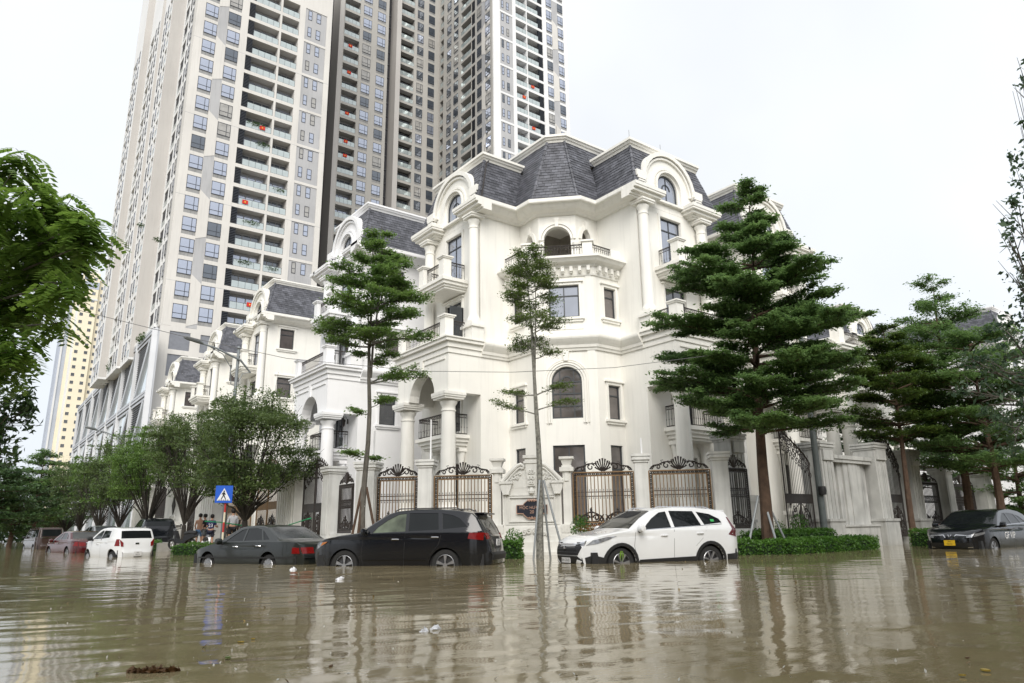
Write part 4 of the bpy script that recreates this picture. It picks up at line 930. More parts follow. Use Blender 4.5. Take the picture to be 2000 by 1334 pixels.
for sg in (-1, 1):
    for cx, cz, r in ((.1, .76, .1), (.26, .72, .09), (.4, .68, .06), (.5, .65, .05)): q.tube([(sg*x, -.34, z) for x, _, z in spiral(cx, cz, r, 1.2, PI*.7, -1)], .028, 5)
q.build('carved_shell', STONEW, P, smooth=True)
PLQ = mat('plaque_enamel', (.022, .024, .035), .3, .15); PLG = mat('plaque_copper', (.55, .34, .25), .4, .2, metal=.2)
shp = [(-.52, 1.34), (-.3, 1.34), (-.26, 1.28), (-.16, 1.2), (0, 1.17), (.16, 1.2), (.26, 1.28), (.3, 1.34), (.52, 1.34), (.52, 1.62), (.3, 1.62), (.26, 1.68), (.16, 1.76), (0, 1.79), (-.16, 1.76), (-.26, 1.68), (-.3, 1.62), (-.52, 1.62)]
PLs = MB().slab(shp, [], -.25, -.18).build('plaque', PLQ, P)
q = MB(); q.tube([(x, -.25, z) for x, z in shp+[shp[0]]], .014, 4)
for sz, zz in ((1, 1.77), (-1, 1.19)):
    for sg in (-1, 1): q.tube([(sg*x, -.26, zz+sz*(z-.0)) for x, _, z in spiral(.09, 0, .06, 1.1, 0)], .011, 4)
    q.lathe([(.005, -.05), (.03, -.02), (.03, .02), (.005, .06)], 0, -.26, 6, zz)
q.build('plaque_rim', PLG, PLs)
RX = Matrix.Rotation(PI/2, 4, 'X')
text('lettering', 'MỘC HƯƠNG', .135, PLG, PLs, Matrix.Translation((0, -.256, 1.53))@RX, 0, .004)
text('lettering', '20', .15, PLG, PLs, Matrix.Translation((0, -.256, 1.39))@RX, 0, .004)
# ---- right street: panels, gate piers, gates
STONEG = mat('weathered_tree_shaded_stone', (.46, .46, .44), .75, .2, 1.5, streak=.35, bump=.25, bscale=30)  # colour darkened for shade under the trees; the streaks are weathering
def pierR(x, y, w, z1, l_, st=2, rz=0, dd=None): return pillar((x, y), rz, w, z1, l_, STONEG, st, 'tall gate piers on the right street', dd)
fence_panel((21.0, 15.35), 0, 1.42, .75, 2.0, 'dark iron fence panel with tall crest between corner pillar and leaning tree trunk', False, 'dark iron fence panels on the right street')
b = MB(); b.box(20.2, 22.0, 15.2, 15.5, -.5, .75); tmp = b.build('plinth_wall', STONE, None); tmp['label'] = 'short grey stone plinth under the dark iron panel right of the corner'; tmp['category'] = 'wall'
pierR(22.25, 16.4, .75, 4.1, 'tall stone gate pier directly behind the big tree trunk')
def gate(x0, x1, y, z0, zt, l_, leaves_=2, rz=0, rise=1.0, group='ornate iron gates', left_high=False, rev=False):
    P = empty('iron_gate', ((x0+x1)/2 if rz == 0 else x0, y if rz == 0 else (y), z0), l_, 'gate', rz, group)
    w = abs(x1-x0) if rz == 0 else leaves_*1.0
    W_ = w; lw = W_/leaves_; H_ = zt-z0-rise
    for i in range(leaves_):
        cx = -W_/2+lw*(i+.5)
        def top(x):   # arch height over the gate
            t = (x+W_/2)/W_
            if left_high: return H_+rise*(1-t)**.8*1.0
            return H_+rise*math.sin(PI*t)
        f = MB(); x0_, x1_ = cx-lw/2+.02, cx+lw/2-.02
        pts = [(x0_+(x1_-x0_)*k/8, 0, top(x0_+(x1_-x0_)*k/8)) for k in range(9)]
        f.tube([(x0_, 0, 0)]+pts+[(x1_, 0, 0)], .035, 4); f.box(x0_, x1_, -.03, .03, 0, .08); f.box(x0_, x1_, -.025, .025, H_*.55, H_*.55+.05); f.box(x0_, x1_, -.025, .025, H_*.55-.3, H_*.55-.25)
        f.box(x0_, x1_, -.012, .012, H_*.55-.26, H_*.55+.01)
        L = f.build('gate_leaf', IRON, P)
        n = int(lw/.11)
        for k in range(1, n):
            x = x0_+(x1_-x0_)*k/n; ob('bar', MB().tube([(x, 0, .05), (x, 0, top(x)-.02)], .012, 4).mesh('bar', IRON), L)
        s = MB()
        for sg in (-1, 1):
            for cz, r in ((.25, .14), (.5, .17), (.8, .2), (1.05, .13)): s.tube([(cx+sg*x, -.02, z) for x, _, z in spiral(lw*.2, cz, r, 1.3, PI/2, sg)], .022, 4)
            s.tube([(cx, -.02, .1), (cx+sg*lw*.36, -.02, .45), (cx+sg*lw*.3, -.02, .95), (cx, -.02, 1.3)], .024, 4)
        s.box(cx-lw*.46, cx+lw*.46, -.02, -.005, .05, .3)
        s.lathe([(.02, .35), (.1, .55), (.11, .8), (.05, 1.05), (.01, 1.35)], cx, -.02, 6); s.build('scrollwork', IRON, L)
        s = MB()
        for k in range(14):
            x = x0_+(x1_-x0_)*(k+.5)/14; zz = top(x); r = .13+.06*math.sin(k*2.1)
            s.tube([(x+a, -.01, z) for a, _, z in spiral(0, zz-.2, r, 1.2, k*1.3, 1 if k % 2 else -1)], .02, 4)
            s.tube([(x+a, -.01, z) for a, _, z in spiral(.03, zz-.5-.1*(k % 3), r*.8, 1.2, k*2.3, 1 if k % 2 else -1)], .017, 4)
            s.tube([(x, 0, zz), (x+.06*(1 if k % 2 else -1), 0, zz+.1), (x+.02, 0, zz+.15)], [.03, .022, .008], 4)
        s.build('crest', IRON, L)
    return P
gate(24.1, 25.9, 15.5, .35, 4.35, 'single iron gate leaf with sloping crest beside the grey lamp pole', 1, rise=1.15, left_high=True)
pierR(26.5, 15.5, .85, 3.95, 'tall stone gate pier behind the grey lamp pole')
b = MB()
for i in range(8):
    a0 = 27.0+i*.33; off = .28*math.sin(PI*(i+.5)/8); b.box(a0, a0+.331, 15.35-off, 16.2, -.5, 3.2)
P = ob('curved_wall', b.mesh('curved_wall', STONEG), None, label='bowed grey stone wall between the two tall gate piers', cat='wall')
b = MB(); b.box(26.9, 29.65, 15.0, 16.2, 3.2, 3.33); b.box(26.85, 29.7, 14.95, 16.25, 3.33, 3.48); b.build('coping', STONEG, P)
b = MB(); b.box(27.0, 29.6, 14.95, 16.2, -.5, .75); b.box(26.95, 29.6, 14.9, 16.2, .75, .83); b.build('plinth', STONEG, P)
pierR(30.2, 15.3, .9, 4.1, 'tall stone gate pier standing in the water at the double gate')
gate(30.75, 33.2, 15.6, .3, 4.6, 'large double iron gate with arched crest behind the thin right tree', 2, rise=1.15)
pierR(33.9, 15.6, .85, 4.05, 'tall stone gate pier right of the double gate')
fence_panel((35.9, 15.7), 0, 2.3, .8, 1.9, 'dark iron fence panel above the black car bonnet', False, 'dark iron fence panels on the right street')
pierR(37.6, 15.7, .7, 3.4, 'grey stone pillar above the windscreen of the black car', 0)
fence_panel((39.6, 15.7), 0, 2.8, .8, 1.9, 'second dark iron fence panel behind the black car', False, 'dark iron fence panels on the right street')
pierR(41.8, 15.7, .9, 3.4, 'grey stone pillar right above the roof of the black car', 0)
fence_panel((45.5, 17.5), 0, 5.5, .6, 2.2, 'wide iron fence panel behind the two dark trunks on the right', False, 'dark iron fence panels on the right street')
b = MB(); b.box(42.3, 60, 17.7, 17.95, -.5, .6); b.box(34.4, 42.3, 15.6, 15.9, -.5, .8); tmp = b.build('plinth_wall', STONEG, None); tmp['label'] = 'long low grey plinth under the iron panels behind the black crossover'; tmp['category'] = 'wall'
# garden pedestals seen through the gap
b = MB(); b.box(22.9, 23.6, 17.2, 17.6, -.5, 2.3); b.box(22.8, 23.7, 17.1, 17.7, 2.3, 2.6); b.box(23.6, 25.4, 17.25, 17.5, -.5, 1.75); b.box(23.6, 25.4, 17.2, 17.55, 1.75, 2.0)
tmp = b.build('garden_wall', CREAM, None); tmp['label'] = 'low cream garden wall with pedestal behind the big tree trunk'; tmp['category'] = 'wall'
# ---- left street
LX = 11.49
def LF(y, w, l_, gold=False): fence_panel((LX, y), -PI/2, w, .8, 1.75, l_, gold, 'iron fence panels on the left street')
LF(25.7, 1.25, 'narrow dark iron fence panel left of the slim tree with wooden props')
b = MB(); b.box(11.3, 11.7, 24.4, 27.4, -.5, .78); tmp = b.build('plinth_wall', STONE, None); tmp['label'] = 'low white plinth under the narrow iron panel'; tmp['category'] = 'wall'
pillar((LX, 26.95), 0, .62, 3.3, 'white stone pillar between narrow iron panel and dark double gate')
def gateL(y0, y1, zt, l_, gold=False):
    P = gate(0, abs(y1-y0), 0, 0, zt-.35, l_, 2, rise=.5); P.location = (LX, (y0+y1)/2, .35); P.rotation_euler = (0, 0, -PI/2)
    if gold:
        for c in P.children_recursive:
            if c.data and c.name.startswith(('bar', 'gate_leaf')): c.data.materials[0] = BRONZE
gateL(27.4, 30.0, 3.7, 'dark double iron gate partly behind the black car and round tree')
def pierL(y0, y1, z1, l_, fl=7):
    P = empty('gate_pier', (LX, (y0+y1)/2, 0), l_, 'pillar', 0, 'wide fluted gate piers on the left street')
    h = (y1-y0)/2; b = MB(); b.box(-.35, .5, -h, h, -.5, z1); b.build('shaft', STONEW, P)
    for i in range(fl):
        y = -h+.12+(2*h-.24)*(i+.5)/fl; q = MB(); q.box(-.39, -.35, y-.08, y+.08, .9, z1-.35); q.build('flute', STONEW, P)
    q = MB(); q.box(-.45, .55, -h-.06, h+.06, -.5, .7); q.build('base', STONEW, P); q = MB(); q.box(-.43, .55, -h-.05, h+.05, z1-.2, z1); q.box(-.5, .6, -h-.12, h+.12, z1, z1+.14); q.build('cap', STONEW, P)
pierL(30.1, 32.2, 3.3, 'wide fluted white gate pier behind the dark sedan')
gateL(32.9, 36.0, 4.2, 'bronze edged iron gate behind the big round tree', True)
gateL(36.8, 41.5, 4.2, 'bronze edged iron gate behind the blue crossing sign', True)
pierL(42.6, 46.2, 4.5, 'wide fluted white gate pier behind the people by the gate')
gateL(46.4, 49.2, 4.2, 'dark iron gate behind the second round tree')
P = empty('carved_pier', (LX, 52.0, 0), 'carved white pier with dark diamond ornament beside the parked dark SUV', 'pillar', 0)
b = MB(); b.box(-.3, .5, -2.6, 2.6, -.5, 4.6); b.build('shaft', STONEW, P); b = MB(); b.box(-.8, -.3, -2.4, 2.4, -.5, 1.4); b.box(-.9, -.3, -2.55, 2.55, 1.4, 1.6); b.build('base', STONEW, P)
b = MB(lambda s, d, z: (-.3+d, s, z)); b.slab([(0, 2.1), (.45, 2.7), (0, 3.3), (-.45, 2.7)], [], -.05, 0); b.build('diamond_ornament', IRON, P)
for z in (3.7, 1.8): 
    b = MB(lambda s, d, z_: (-.33+d, s, z_))
    for sg in (-1, 1): b.tube([(sg*x, 0, z_) for x, _, z_ in spiral(.4, z, .3, 1.2, 0)], .06, 5)
    b.build('carved_scroll', STONEW, P)
gateL(55, 59, 4.0, 'farther dark iron gate on the left street')
pierL(60, 66, 4.2, 'farthest wide fluted pier on the left street', 9)
MB().prism([(11.9, 300), (11.9, 24.6), (20.6, 15.9), (300, 15.9), (300, 300)], -.3, .3).build('courtyard', PAVE, None, kind='structure')
MB().prism([(8.3, 47), (8.3, 41), (11.9, 41), (11.9, 47)], -.3, .42).build('entrance_ramp', PAVE, None, kind='structure')
# poles standing on pillars (white garden lamp poles)
for i, (u, h) in enumerate(((-8.6, 4.35), (-6.5, 4.7), (.9, 3.8))):
    x, y = DU(u, .05); o = MB().tube([(x, y, 3.2), (x, y, h)], .03, 6).build('pole', WHITE, None)
    o['label'] = ['thin white pole on top of the corner pillar behind the slim tree', 'thin white pole on the pillar left of the name wall panels', 'thin short white rod on the pillar above the white car'][i]; o['category'] = 'pole'
# ================================================================ cars
TYRE = mat('tyre_rubber', (.02, .02, .02), .8, .2); RIMM = mat('alloy_rim', (.38, .38, .39), .32, .2, metal=.7); RIMD = mat('dark_alloy', (.08, .08, .085), .35, .1, metal=.6)
CGL = mat('tinted_car_glass', (.010, .012, .013), .03, .2, ior=1.42, spec=.4); CGL2 = mat('clear_car_glass', (.10, .12, .085), .03, .6, 2.6, ior=1.45)
TRIM = mat('black_plastic_trim', (.018, .018, .019), .55, .2); CHR = mat('chrome', (.6, .6, .62), .12, .05, metal=1.)
REDL = mat('red_tail_lens', (.17, .006, .006), .12, .2, 12); AMBL = mat('amber_lens', (.4, .13, .02), .15, .2); CLRL = mat('headlamp_lens', (.32, .33, .35), .08, .5, 14, metal=.5)
PLW = mat('number_plate_white', (.62, .62, .62), .5, .1); PLY = mat('number_plate_yellow', (.75, .48, .02), .5, .1); INK = mat('plate_ink', (.03, .03, .03), .6)
def paint(n, c, met=.0, r=.14): return mat(n, c, r, .07, .7, metal=met, coat=.6, ior=1.4)
def car(name, label, L, W, H, loc, az, path, sill, wheels, wr, arches, dlo, belt, pmat, tumble=.42, bul=None, seg=None, rim=0, group=None, feats=None, cat='car', cladding=None, dglass=CGL, wgl=CGL):
    """path: (x from the front, z) side outline over the top; az = heading, azimuth from +Y"""
    P = empty(name, (loc[0], loc[1], -.36), label, cat, PI/2-az, group)
    hw = W/2
    def fy(x, z):
        y = hw; e = .8
        if x < e: y -= .30*((e-x)/e)**2.2
        if x > L-e*.8: y -= .24*((x-(L-e*.8))/(e*.8))**2.4
        zb = belt(x)
        if z < .45: y -= .05*((.45-z)/.45)**2
        if z > zb: y -= .012+(z-zb)*tumble
        else: y -= .035*((z-(zb-.22))/.5)**2 + (.012 if abs(z-(zb-.14)) < .02 else 0)
        return y
    def bisect(m, xs, zs):
        b = bmesh.new(); b.from_mesh(m)
        for x in xs: bmesh.ops.bisect_plane(b, geom=b.verts[:]+b.edges[:]+b.faces[:], plane_co=(x, 0, 0), plane_no=(1, 0, 0))
        for z in zs: bmesh.ops.bisect_plane(b, geom=b.verts[:]+b.edges[:]+b.faces[:], plane_co=(0, 0, z), plane_no=(0, 0, 1))
        return b
    def sidepatch(nm, poly, holes, m, off=0., th=.0, sides=(1, -1), par=None, fine=.16, smooth=True):
        loops = [poly]+holes; tri = tessellate_polygon([[Vector((a, b, 0)) for a, b in lp] for lp in loops]); pts = [p for lp in loops for p in lp]
        me = bpy.data.meshes.new(nm); me.from_pydata([(a, 0, b) for a, b in pts], [], [tuple(t) for t in tri])
        xs = [a for a, b in poly]; zs = [b for a, b in poly]
        b = bisect(me, np.arange(min(xs)+fine, max(xs), fine), np.arange(min(zs)+.09, max(zs), .09)); out = []
        for sg in sides:
            m2 = bpy.data.meshes.new(nm); b2 = b.copy()
            bd = [e for e in b2.edges if e.is_boundary]
            for v in b2.verts: x, z = v.co.x, v.co.z; v.co = (L/2-x, sg*(fy(x, z)+off), z)
            if th:
                r = bmesh.ops.extrude_edge_only(b2, edges=bd)
                for v in r['geom']:
                    if isinstance(v, bmesh.types.BMVert): v.co.y -= sg*th
            bmesh.ops.recalc_face_normals(b2, faces=b2.faces); 
            b2.to_mesh(m2); b2.free(); m2.materials.append(m)
            if smooth: m2.polygons.foreach_set('use_smooth', [True]*len(m2.polygons)); m2.set_sharp_from_angle(angle=math.radians(32))
            out.append(ob(nm, m2, par or P))
        b.free(); return out
    # outline with wheel arches
    low = [(path[-1][0], sill+.04)]
    for cx in sorted(wheels, reverse=True):
        n = 14; R = arches; zc = .34; a0 = math.asin(max(-1, min(1, (sill-zc)/R)))
        low += [(cx+R*math.cos(a0+(PI-2*a0)*i/n), zc+R*math.sin(a0+(PI-2*a0)*i/n)) for i in range(n+1)]
    low += [(path[0][0], sill+.04)]
    poly = list(path)+low
    sidepatch('body_side', poly, [d for d in dlo], pmat, 0, .03)
    for d in dlo: sidepatch('side_window', d, [], dglass, -.012, 0)
    # surfaces across the car
    ns = 22; ts = [math.copysign(1-(1-abs(t))**1.6, t) for t in np.linspace(-1, 1, ns+1)]
    def bulge(i):
        return bul[i] if bul else .05
    def strip(nm, i0, i1, m, t0=-1, t1=1, off=0., par=None, smooth=True, pts=None):
        v = []; f = []; tt = [t for t in ts if t0 < t < t1]; tt = ([t0]+tt+[t1])
        idx = list(range(i0, i1+1)) if pts is None else pts
        for i in idx:
            k = int(i); fr_ = i-k; k2 = min(k+1, len(path)-1)
            x, z = [path[k][q]*(1-fr_)+path[k2][q]*fr_ for q in (0, 1)]; bb = bulge(k)*(1-fr_)+bulge(k2)*fr_
            a = path[max(k-1, 0)]; c = path[min(k+1 if fr_ == 0 else k2, len(path)-1)]; dx, dz = c[0]-a[0], c[1]-a[1]; l_ = math.hypot(dx, dz); nx, nz = -dz/l_, dx/l_
            w = fy(x, z)
            for t in tt:
                o = bb*(1-abs(t)**3.2)**(1/2.2)+off
                v.append((L/2-(x+nx*o), w*t, z+nz*o))
        m_ = len(tt)
        for a in range(len(idx)-1):
            for b in range(m_-1): f.append((a*m_+b, a*m_+b+1, (a+1)*m_+b+1, (a+1)*m_+b))
        q = MB(); q.v = v; q.f = f; return q.build(nm, m, par or P, smooth=smooth)
    for nm, i0, i1, m, g in seg:
        if g:
            strip('body_'+nm+'_frame', i0, i1, pmat, -1, -.88); strip('body_'+nm+'_frame', i0, i1, pmat, .88, 1); strip(nm, i0, i1, m, -.88, .88, -.004)
        else: strip(nm, i0, i1, m)
    # underside, wheel wells
    u = MB(); u.box(-L/2+.15, L/2-.15, -hw+.12, hw-.12, sill-.02, .62)
    for cx in wheels:
        pass
    u.build('underbody', TRIM, P)
    for cx in wheels:
        for sg in (1, -1):
            x = L/2-cx; R = arches; q = MB(); n = 14; y0, y1 = sg*(hw-.04), sg*(hw-.34); vs = []
            for i in range(n+1):
                a = -PI*.15+PI*1.3*i/n; vs += [(x+R*math.cos(a), y0-sg*.02, .34+R*math.sin(a)), (x+R*math.cos(a), y1, .34+R*math.sin(a))]
            q.add(vs, [(2*i, 2*i+1, 2*i+3, 2*i+2) for i in range(n)]); q.build('wheel_well', TRIM, P)
            w = MB(lambda a, b, c: (x+c_(a, c)[0], sg*(hw-.03)-sg*b, wr+c_(a, c)[1])) if False else MB()
            # tyre as a lathe about the y axis
            pr = [(wr*.66, 0), (wr*.7, -.015), (wr*.93, -.015), (wr, .03), (wr, .19), (wr*.9, .21)]
            N = 28; vs = []; fs = []
            for r_, d_ in pr:
                for i in range(N): a = 2*PI*i/N; vs.append((r_*math.cos(a), -sg*d_, r_*math.sin(a)))
            for j in range(len(pr)-1):
                for i in range(N): fs.append((j*N+i, j*N+(i+1) % N, (j+1)*N+(i+1) % N, (j+1)*N+i))
            w.add(vs, fs); wo_ = w.build('wheel', TYRE, P, smooth=True); wo_.location = (x, sg*(hw-.05), wr)
            r = MB(); R_ = wr*.66
            vs = []
            for rr, dd in ((R_, -.01), (R_*.95, -.02), (R_*.93, .05)):
                for i in range(N): a = 2*PI*i/N; vs.append((rr*math.cos(a), -sg*dd, rr*math.sin(a)))
            r.add(vs, [(j*N+i, j*N+(i+1) % N, (j+1)*N+(i+1) % N, (j+1)*N+i) for j in range(2) for i in range(N)])
            sp = {0: 5, 1: 10, 2: 7}[rim]; sw = {0: .3, 1: .14, 2: .12}[rim]
            for k in range(sp):
                a = 2*PI*k/sp+.3
                for da in ((0,) if rim != 1 else (-.12, .12)):
                    p = [(.05, -sw*.9), (.05, sw*.9), (R_*.95, sw*.62), (R_*.95, -sw*.62)] if rim == 0 else [(.04, -.25), (.04, .25), (R_*.95, sw), (R_*.95, -sw)]
                    v4 = [];
                    for rr, aa in p: 
                        for dd in (-.012, .03): v4.append((rr*math.cos(a+da+aa*(.9 if rr < .1 else 1)), -sg*dd, rr*math.sin(a+da+aa*(.9 if rr < .1 else 1))))
                    r.add(v4, [(0, 2, 4, 6), (1, 7, 5, 3), (0, 1, 3, 2), (2, 3, 5, 4), (4, 5, 7, 6), (6, 7, 1, 0)])
            vs = []; 
            for i in range(12): a = 2*PI*i/12; vs.append((.055*math.cos(a), sg*.02, .055*math.sin(a)))
            r.add(vs, [tuple(range(12))]); r.build('rim', RIMM, wo_)
            d = MB(); vs = [(R_*.93*math.cos(2*PI*i/20), -sg*.06, R_*.93*math.sin(2*PI*i/20)) for i in range(20)]; d.add(vs, [tuple(range(20))]); d.build('brake_disc', RIMD, wo_)
    if cladding:
        for cx in wheels:
            n = 14; o = [(cx+(arches+.075)*math.cos(PI*i/n), .34+(arches+.075)*math.sin(PI*i/n)) for i in range(n+1)]; i_ = [(cx+(arches-.0)*math.cos(PI*(n-i)/n), .34+arches*math.sin(PI*(n-i)/n)) for i in range(n+1)]
            sidepatch('arch_cladding', o+i_, [], TRIM, .012, .03)
        a = sorted(wheels); sidepatch('sill_cladding', [(a[0]+arches+.02, sill), (a[1]-arches-.02, sill), (a[1]-arches-.04, sill+.19), (a[0]+arches+.1, sill+.15)], [], TRIM, .014, .03)
    def endpatch(nm, poly, m, end=1, off=.01, th=.02, par=None):
        """poly in (y,z) laid on the nose (end=1) or tail (end=-1)"""
        b = MB(); tri = tessellate_polygon([[Vector((a, c, 0)) for a, c in poly]]); me = bpy.data.meshes.new(nm); me.from_pydata([(a, 0, c) for a, c in poly], [], [tuple(t) for t in tri])
        ys = [a for a, c in poly]; zs = [c for a, c in poly]
        b2 = bisect(me, np.arange(min(ys)+.08, max(ys), .08), np.arange(min(zs)+.06, max(zs), .06)); rng = path[:bi] if end == 1 else path[-ti:][::-1]; bl = (bul[:bi] if end == 1 else bul[-ti:][::-1]) if bul else [.05]*len(rng)
        for v in b2.verts:
            y, z = v.co.x, v.co.z; zz = [p[1] for p in rng]
            x = np.interp(z, zz, [p[0] for p in rng]); w = fy(x, z); y = math.copysign(min(abs(y), w*.985), y); t = abs(y)/w; bb = np.interp(z, zz, bl); o = bb*(1-t**3.2)**(1/2.2)+off
            v.co = (L/2-(x-o), y, z) if end == 1 else (L/2-(x+o), y, z)
        bd = [e for e in b2.edges if e.is_boundary]; r = bmesh.ops.extrude_edge_only(b2, edges=bd)
        for v in r['geom']:
            if isinstance(v, bmesh.types.BMVert): v.co.x -= end*th
        bmesh.ops.recalc_face_normals(b2, faces=b2.faces); m2 = bpy.data.meshes.new(nm); b2.to_mesh(m2); b2.free(); m2.materials.append(m); m2.polygons.foreach_set('use_smooth', [True]*len(m2.polygons)); m2.set_sharp_from_angle(angle=math.radians(35))
        return ob(nm, m2, par or P)
    bi = next(i for i, p in enumerate(path) if i and path[i][1] <= path[i-1][1] or p[0] > .3); 
    zt_ = [p[1] for p in path[::-1]]; ti = next(i for i in range(1, len(path)) if zt_[i] <= zt_[i-1] or path[::-1][i][0] < L-.75)
    def mirror(x, z, m, sides=(1, -1)):
        for sg in sides:
            q = MB(); y = fy(x, z)
            q.lathe([(.02, -.12), (.09, -.11), (.115, -.02), (.105, .06), (.05, .09), (.01, .092)], 0, 0, 14, 0, sq=False)
            me = q.mesh('mirror_housing', m, smooth=True); o = ob('mirror', me, P); o.rotation_euler = (PI/2*sg, 0, 0); o.scale = (.75, .8, .95); o.location = (L/2-x, sg*(y+.11), z+.04)
            a = MB(); a.tube([(L/2-x-.02, sg*(y-.03), z-.03), (L/2-x, sg*(y+.08), z)], [.05, .03], 6); a.build('mirror_arm', TRIM, o).matrix_parent_inverse = (Matrix.Translation(o.location)@Matrix.Rotation(PI/2*sg, 4, 'X')@Matrix.Diagonal((.75, .8, .95, 1))).inverted()
    def handle(x, z, m):
        for sg in (1, -1):
            y = fy(x, z); MB().tube([(L/2-x+.1, sg*(y+.005), z), (L/2-x+.07, sg*(y+.035), z+.005), (L/2-x-.07, sg*(y+.035), z+.005), (L/2-x-.1, sg*(y+.005), z)], .016, 6).build('door_handle', m, P, smooth=True)
    def seam(pts): sidepatch('door_seam', pts+[(x+.009, z) for x, z in pts[::-1]], [], TRIM, .0015, 0, fine=3)
    def plate(end, z, w, h, txt, m=PLW, y0=0.):
        rng = path[:bi] if end == 1 else path[-ti:][::-1]; x = float(np.interp(z, [p[1] for p in rng], [p[0] for p in rng])); bb = float(np.interp(z, [p[1] for p in rng], (bul[:bi] if end == 1 else bul[-ti:][::-1]) if bul else [.05]*len(rng)))
        X = L/2-x+bb+.03 if end == 1 else L/2-x-bb-.03
        q = MB(); q.box(X-.012, X+.012, y0-w/2, y0+w/2, z-h/2, z+h/2); o = q.build('number_plate', m, P)
        R = Matrix.Rotation(PI/2 if end == 1 else -PI/2, 4, 'Z')@Matrix.Rotation(PI/2, 4, 'X')
        lines = txt.split('\n')
        for i, t in enumerate(lines): text('plate_text', t, h*.75/len(lines), INK, o, Matrix.Translation((X+end*.013, y0, z+(len(lines)-1)*h*.22-i*h*.44))@R, 0, .001)
    K = dict(P=P, L=L, fy=fy, side=sidepatch, end=endpatch, mirror=mirror, handle=handle, seam=seam, plate=plate, strip=strip, hw=hw)
    if feats: feats(K)
    return P
c_ = None
SUVP = [(.16, .26), (.04, .42), (0, .6), (.02, .76), (.1, .9), (.35, 1.0), (.8, 1.07), (1.28, 1.12), (1.4, 1.15), (1.75, 1.37), (2.1, 1.57), (2.3, 1.635), (2.8, 1.675), (3.4, 1.675), (4.0, 1.63), (4.36, 1.56), (4.46, 1.47), (4.62, 1.2), (4.68, 1.08), (4.74, .95), (4.78, .78), (4.8, .66), (4.84, .6), (4.83, .42), (4.7, .28)]
BLK = paint('black_car_paint', (.006, .007, .010)); WHT = paint('pearl_white_paint', (.72, .73, .74)); DGR = paint('dark_grey_green_paint', (.012, .015, .014), .0, .3); RED = paint('maroon_car_paint', (.06, .004, .006)); VAN = paint('brown_van_paint', (.045, .028, .024)); 
def f_mdx(K):
    s, e, h = K['side'], K['end'], K['handle']
    h(2.35, .98, CHR); h(3.42, 1.02, CHR); K['mirror'](1.55, 1.14, BLK)
    K['seam']([(1.5, .28), (1.42, .6), (1.47, 1.08)]); K['seam']([(2.58, .28), (2.6, .7), (2.62, 1.12)]); K['seam']([(3.3, .62), (3.52, .85), (3.62, 1.18)])
    s('headlight', [(.06, .76), (.34, .88), (.46, .95), (.2, .93), (.08, .86)], [], CLRL, .012, .02); s('indicator', [(.2, .84), (.38, .9), (.46, .95), (.28, .93)], [], AMBL, .02, .01)
    s('tail_light', [(4.3, .98), (4.68, .94), (4.7, 1.12), (4.34, 1.12)], [], REDL, .014, .03)
    e('tail_light', [(-.9, .96), (-.62, .98), (-.6, 1.1), (-.88, 1.12)], REDL, -1, .02); e('tail_light', [(.9, .96), (.62, .98), (.6, 1.1), (.88, 1.12)], REDL, -1, .02)
    e('plate_recess', [(-.32, .74), (.32, .74), (.36, 1.02), (-.36, 1.02)], TRIM, -1, .008); e('bumper_step', [(-.8, .48), (.8, .48), (.85, .66), (-.85, .66)], TRIM, -1, .03); e('tailgate_trim', [(-.5, 1.03), (.5, 1.03), (.5, 1.07), (-.5, 1.07)], CHR, -1, .03)
    K['plate'](-1, .88, .33, .16, '29A\n553.28')
    s('side_moulding', [(1.5, .5), (3.2, .5), (3.2, .52), (1.5, .52)], [], BLK, .02, .02)
    r = MB(); 
    for sg in (-1, 1): r.tube([(K['L']/2-2.2, sg*.62, 1.66), (K['L']/2-2.35, sg*.63, 1.72), (K['L']/2-3.9, sg*.63, 1.72), (K['L']/2-4.1, sg*.62, 1.64)], .016, 6)
    r.build('roof_rails', TRIM, K['P'])
    MB().box(K['L']/2-4.62, K['L']/2-4.3, -.55, .55, 1.56, 1.6).build('spoiler', BLK, K['P'])
    w = MB(); w.tube([(K['L']/2-4.6, .0, 1.2), (K['L']/2-4.72, .35, 1.16)], .015, 5); w.build('rear_wiper', TRIM, K['P'])
    ex = MB(); ex.tube([(K['L']/2-4.7, .55, .3), (K['L']/2-4.86, .55, .3)], .05, 10); ex.build('exhaust', CHR, K['P'])
    st = MB(); st.tube([(K['L']/2-1.98+.17*math.cos(a)*.35, .42+.17*math.cos(a+1.57), 1.12+.17*math.sin(a+1.57)) for a in np.linspace(0, 2*PI, 16)], .014, 5); st.build('steering_wheel', TRIM, K['P'])
D2 = [[(1.72, 1.14), (2.62, 1.17), (2.58, 1.6), (2.38, 1.58), (2.1, 1.45), (1.85, 1.28)], [(2.7, 1.17), (3.52, 1.2), (3.45, 1.6), (2.66, 1.61)], [(3.62, 1.21), (4.28, 1.26), (4.05, 1.46), (3.85, 1.54), (3.56, 1.59)]]
BU = [.1, .12, .13, .12, .08, .04, .04, .04, .05, .07, .06, .04, .04, .04, .04, .04, .05, .06, .06, .06, .07, .07, .08, .08, .06]
SG = lambda p: [('front_bumper', 0, 3, p, 0), ('bonnet_front', 3, 5, p, 0), ('bonnet', 5, 8, p, 0), ('windscreen', 8, 10, CGL, 1), ('roof', 10, 16, p, 0), ('rear_window', 16, 17, CGL, 1), ('tailgate', 17, 22, p, 0), ('rear_bumper', 22, 24, p, 0)]
M1 = car('parked_car', 'black SUV with chrome handles standing in the flood, front window clear', 4.84, 1.95, 1.73, (9.42, 16.95), math.radians(-41), SUVP, .26, (.95, 3.7), .375, .44, D2, lambda x: 1.13+.02*x/4.8, BLK, bul=BU, seg=SG(BLK), rim=0, feats=f_mdx, group='cars parked in the flood')
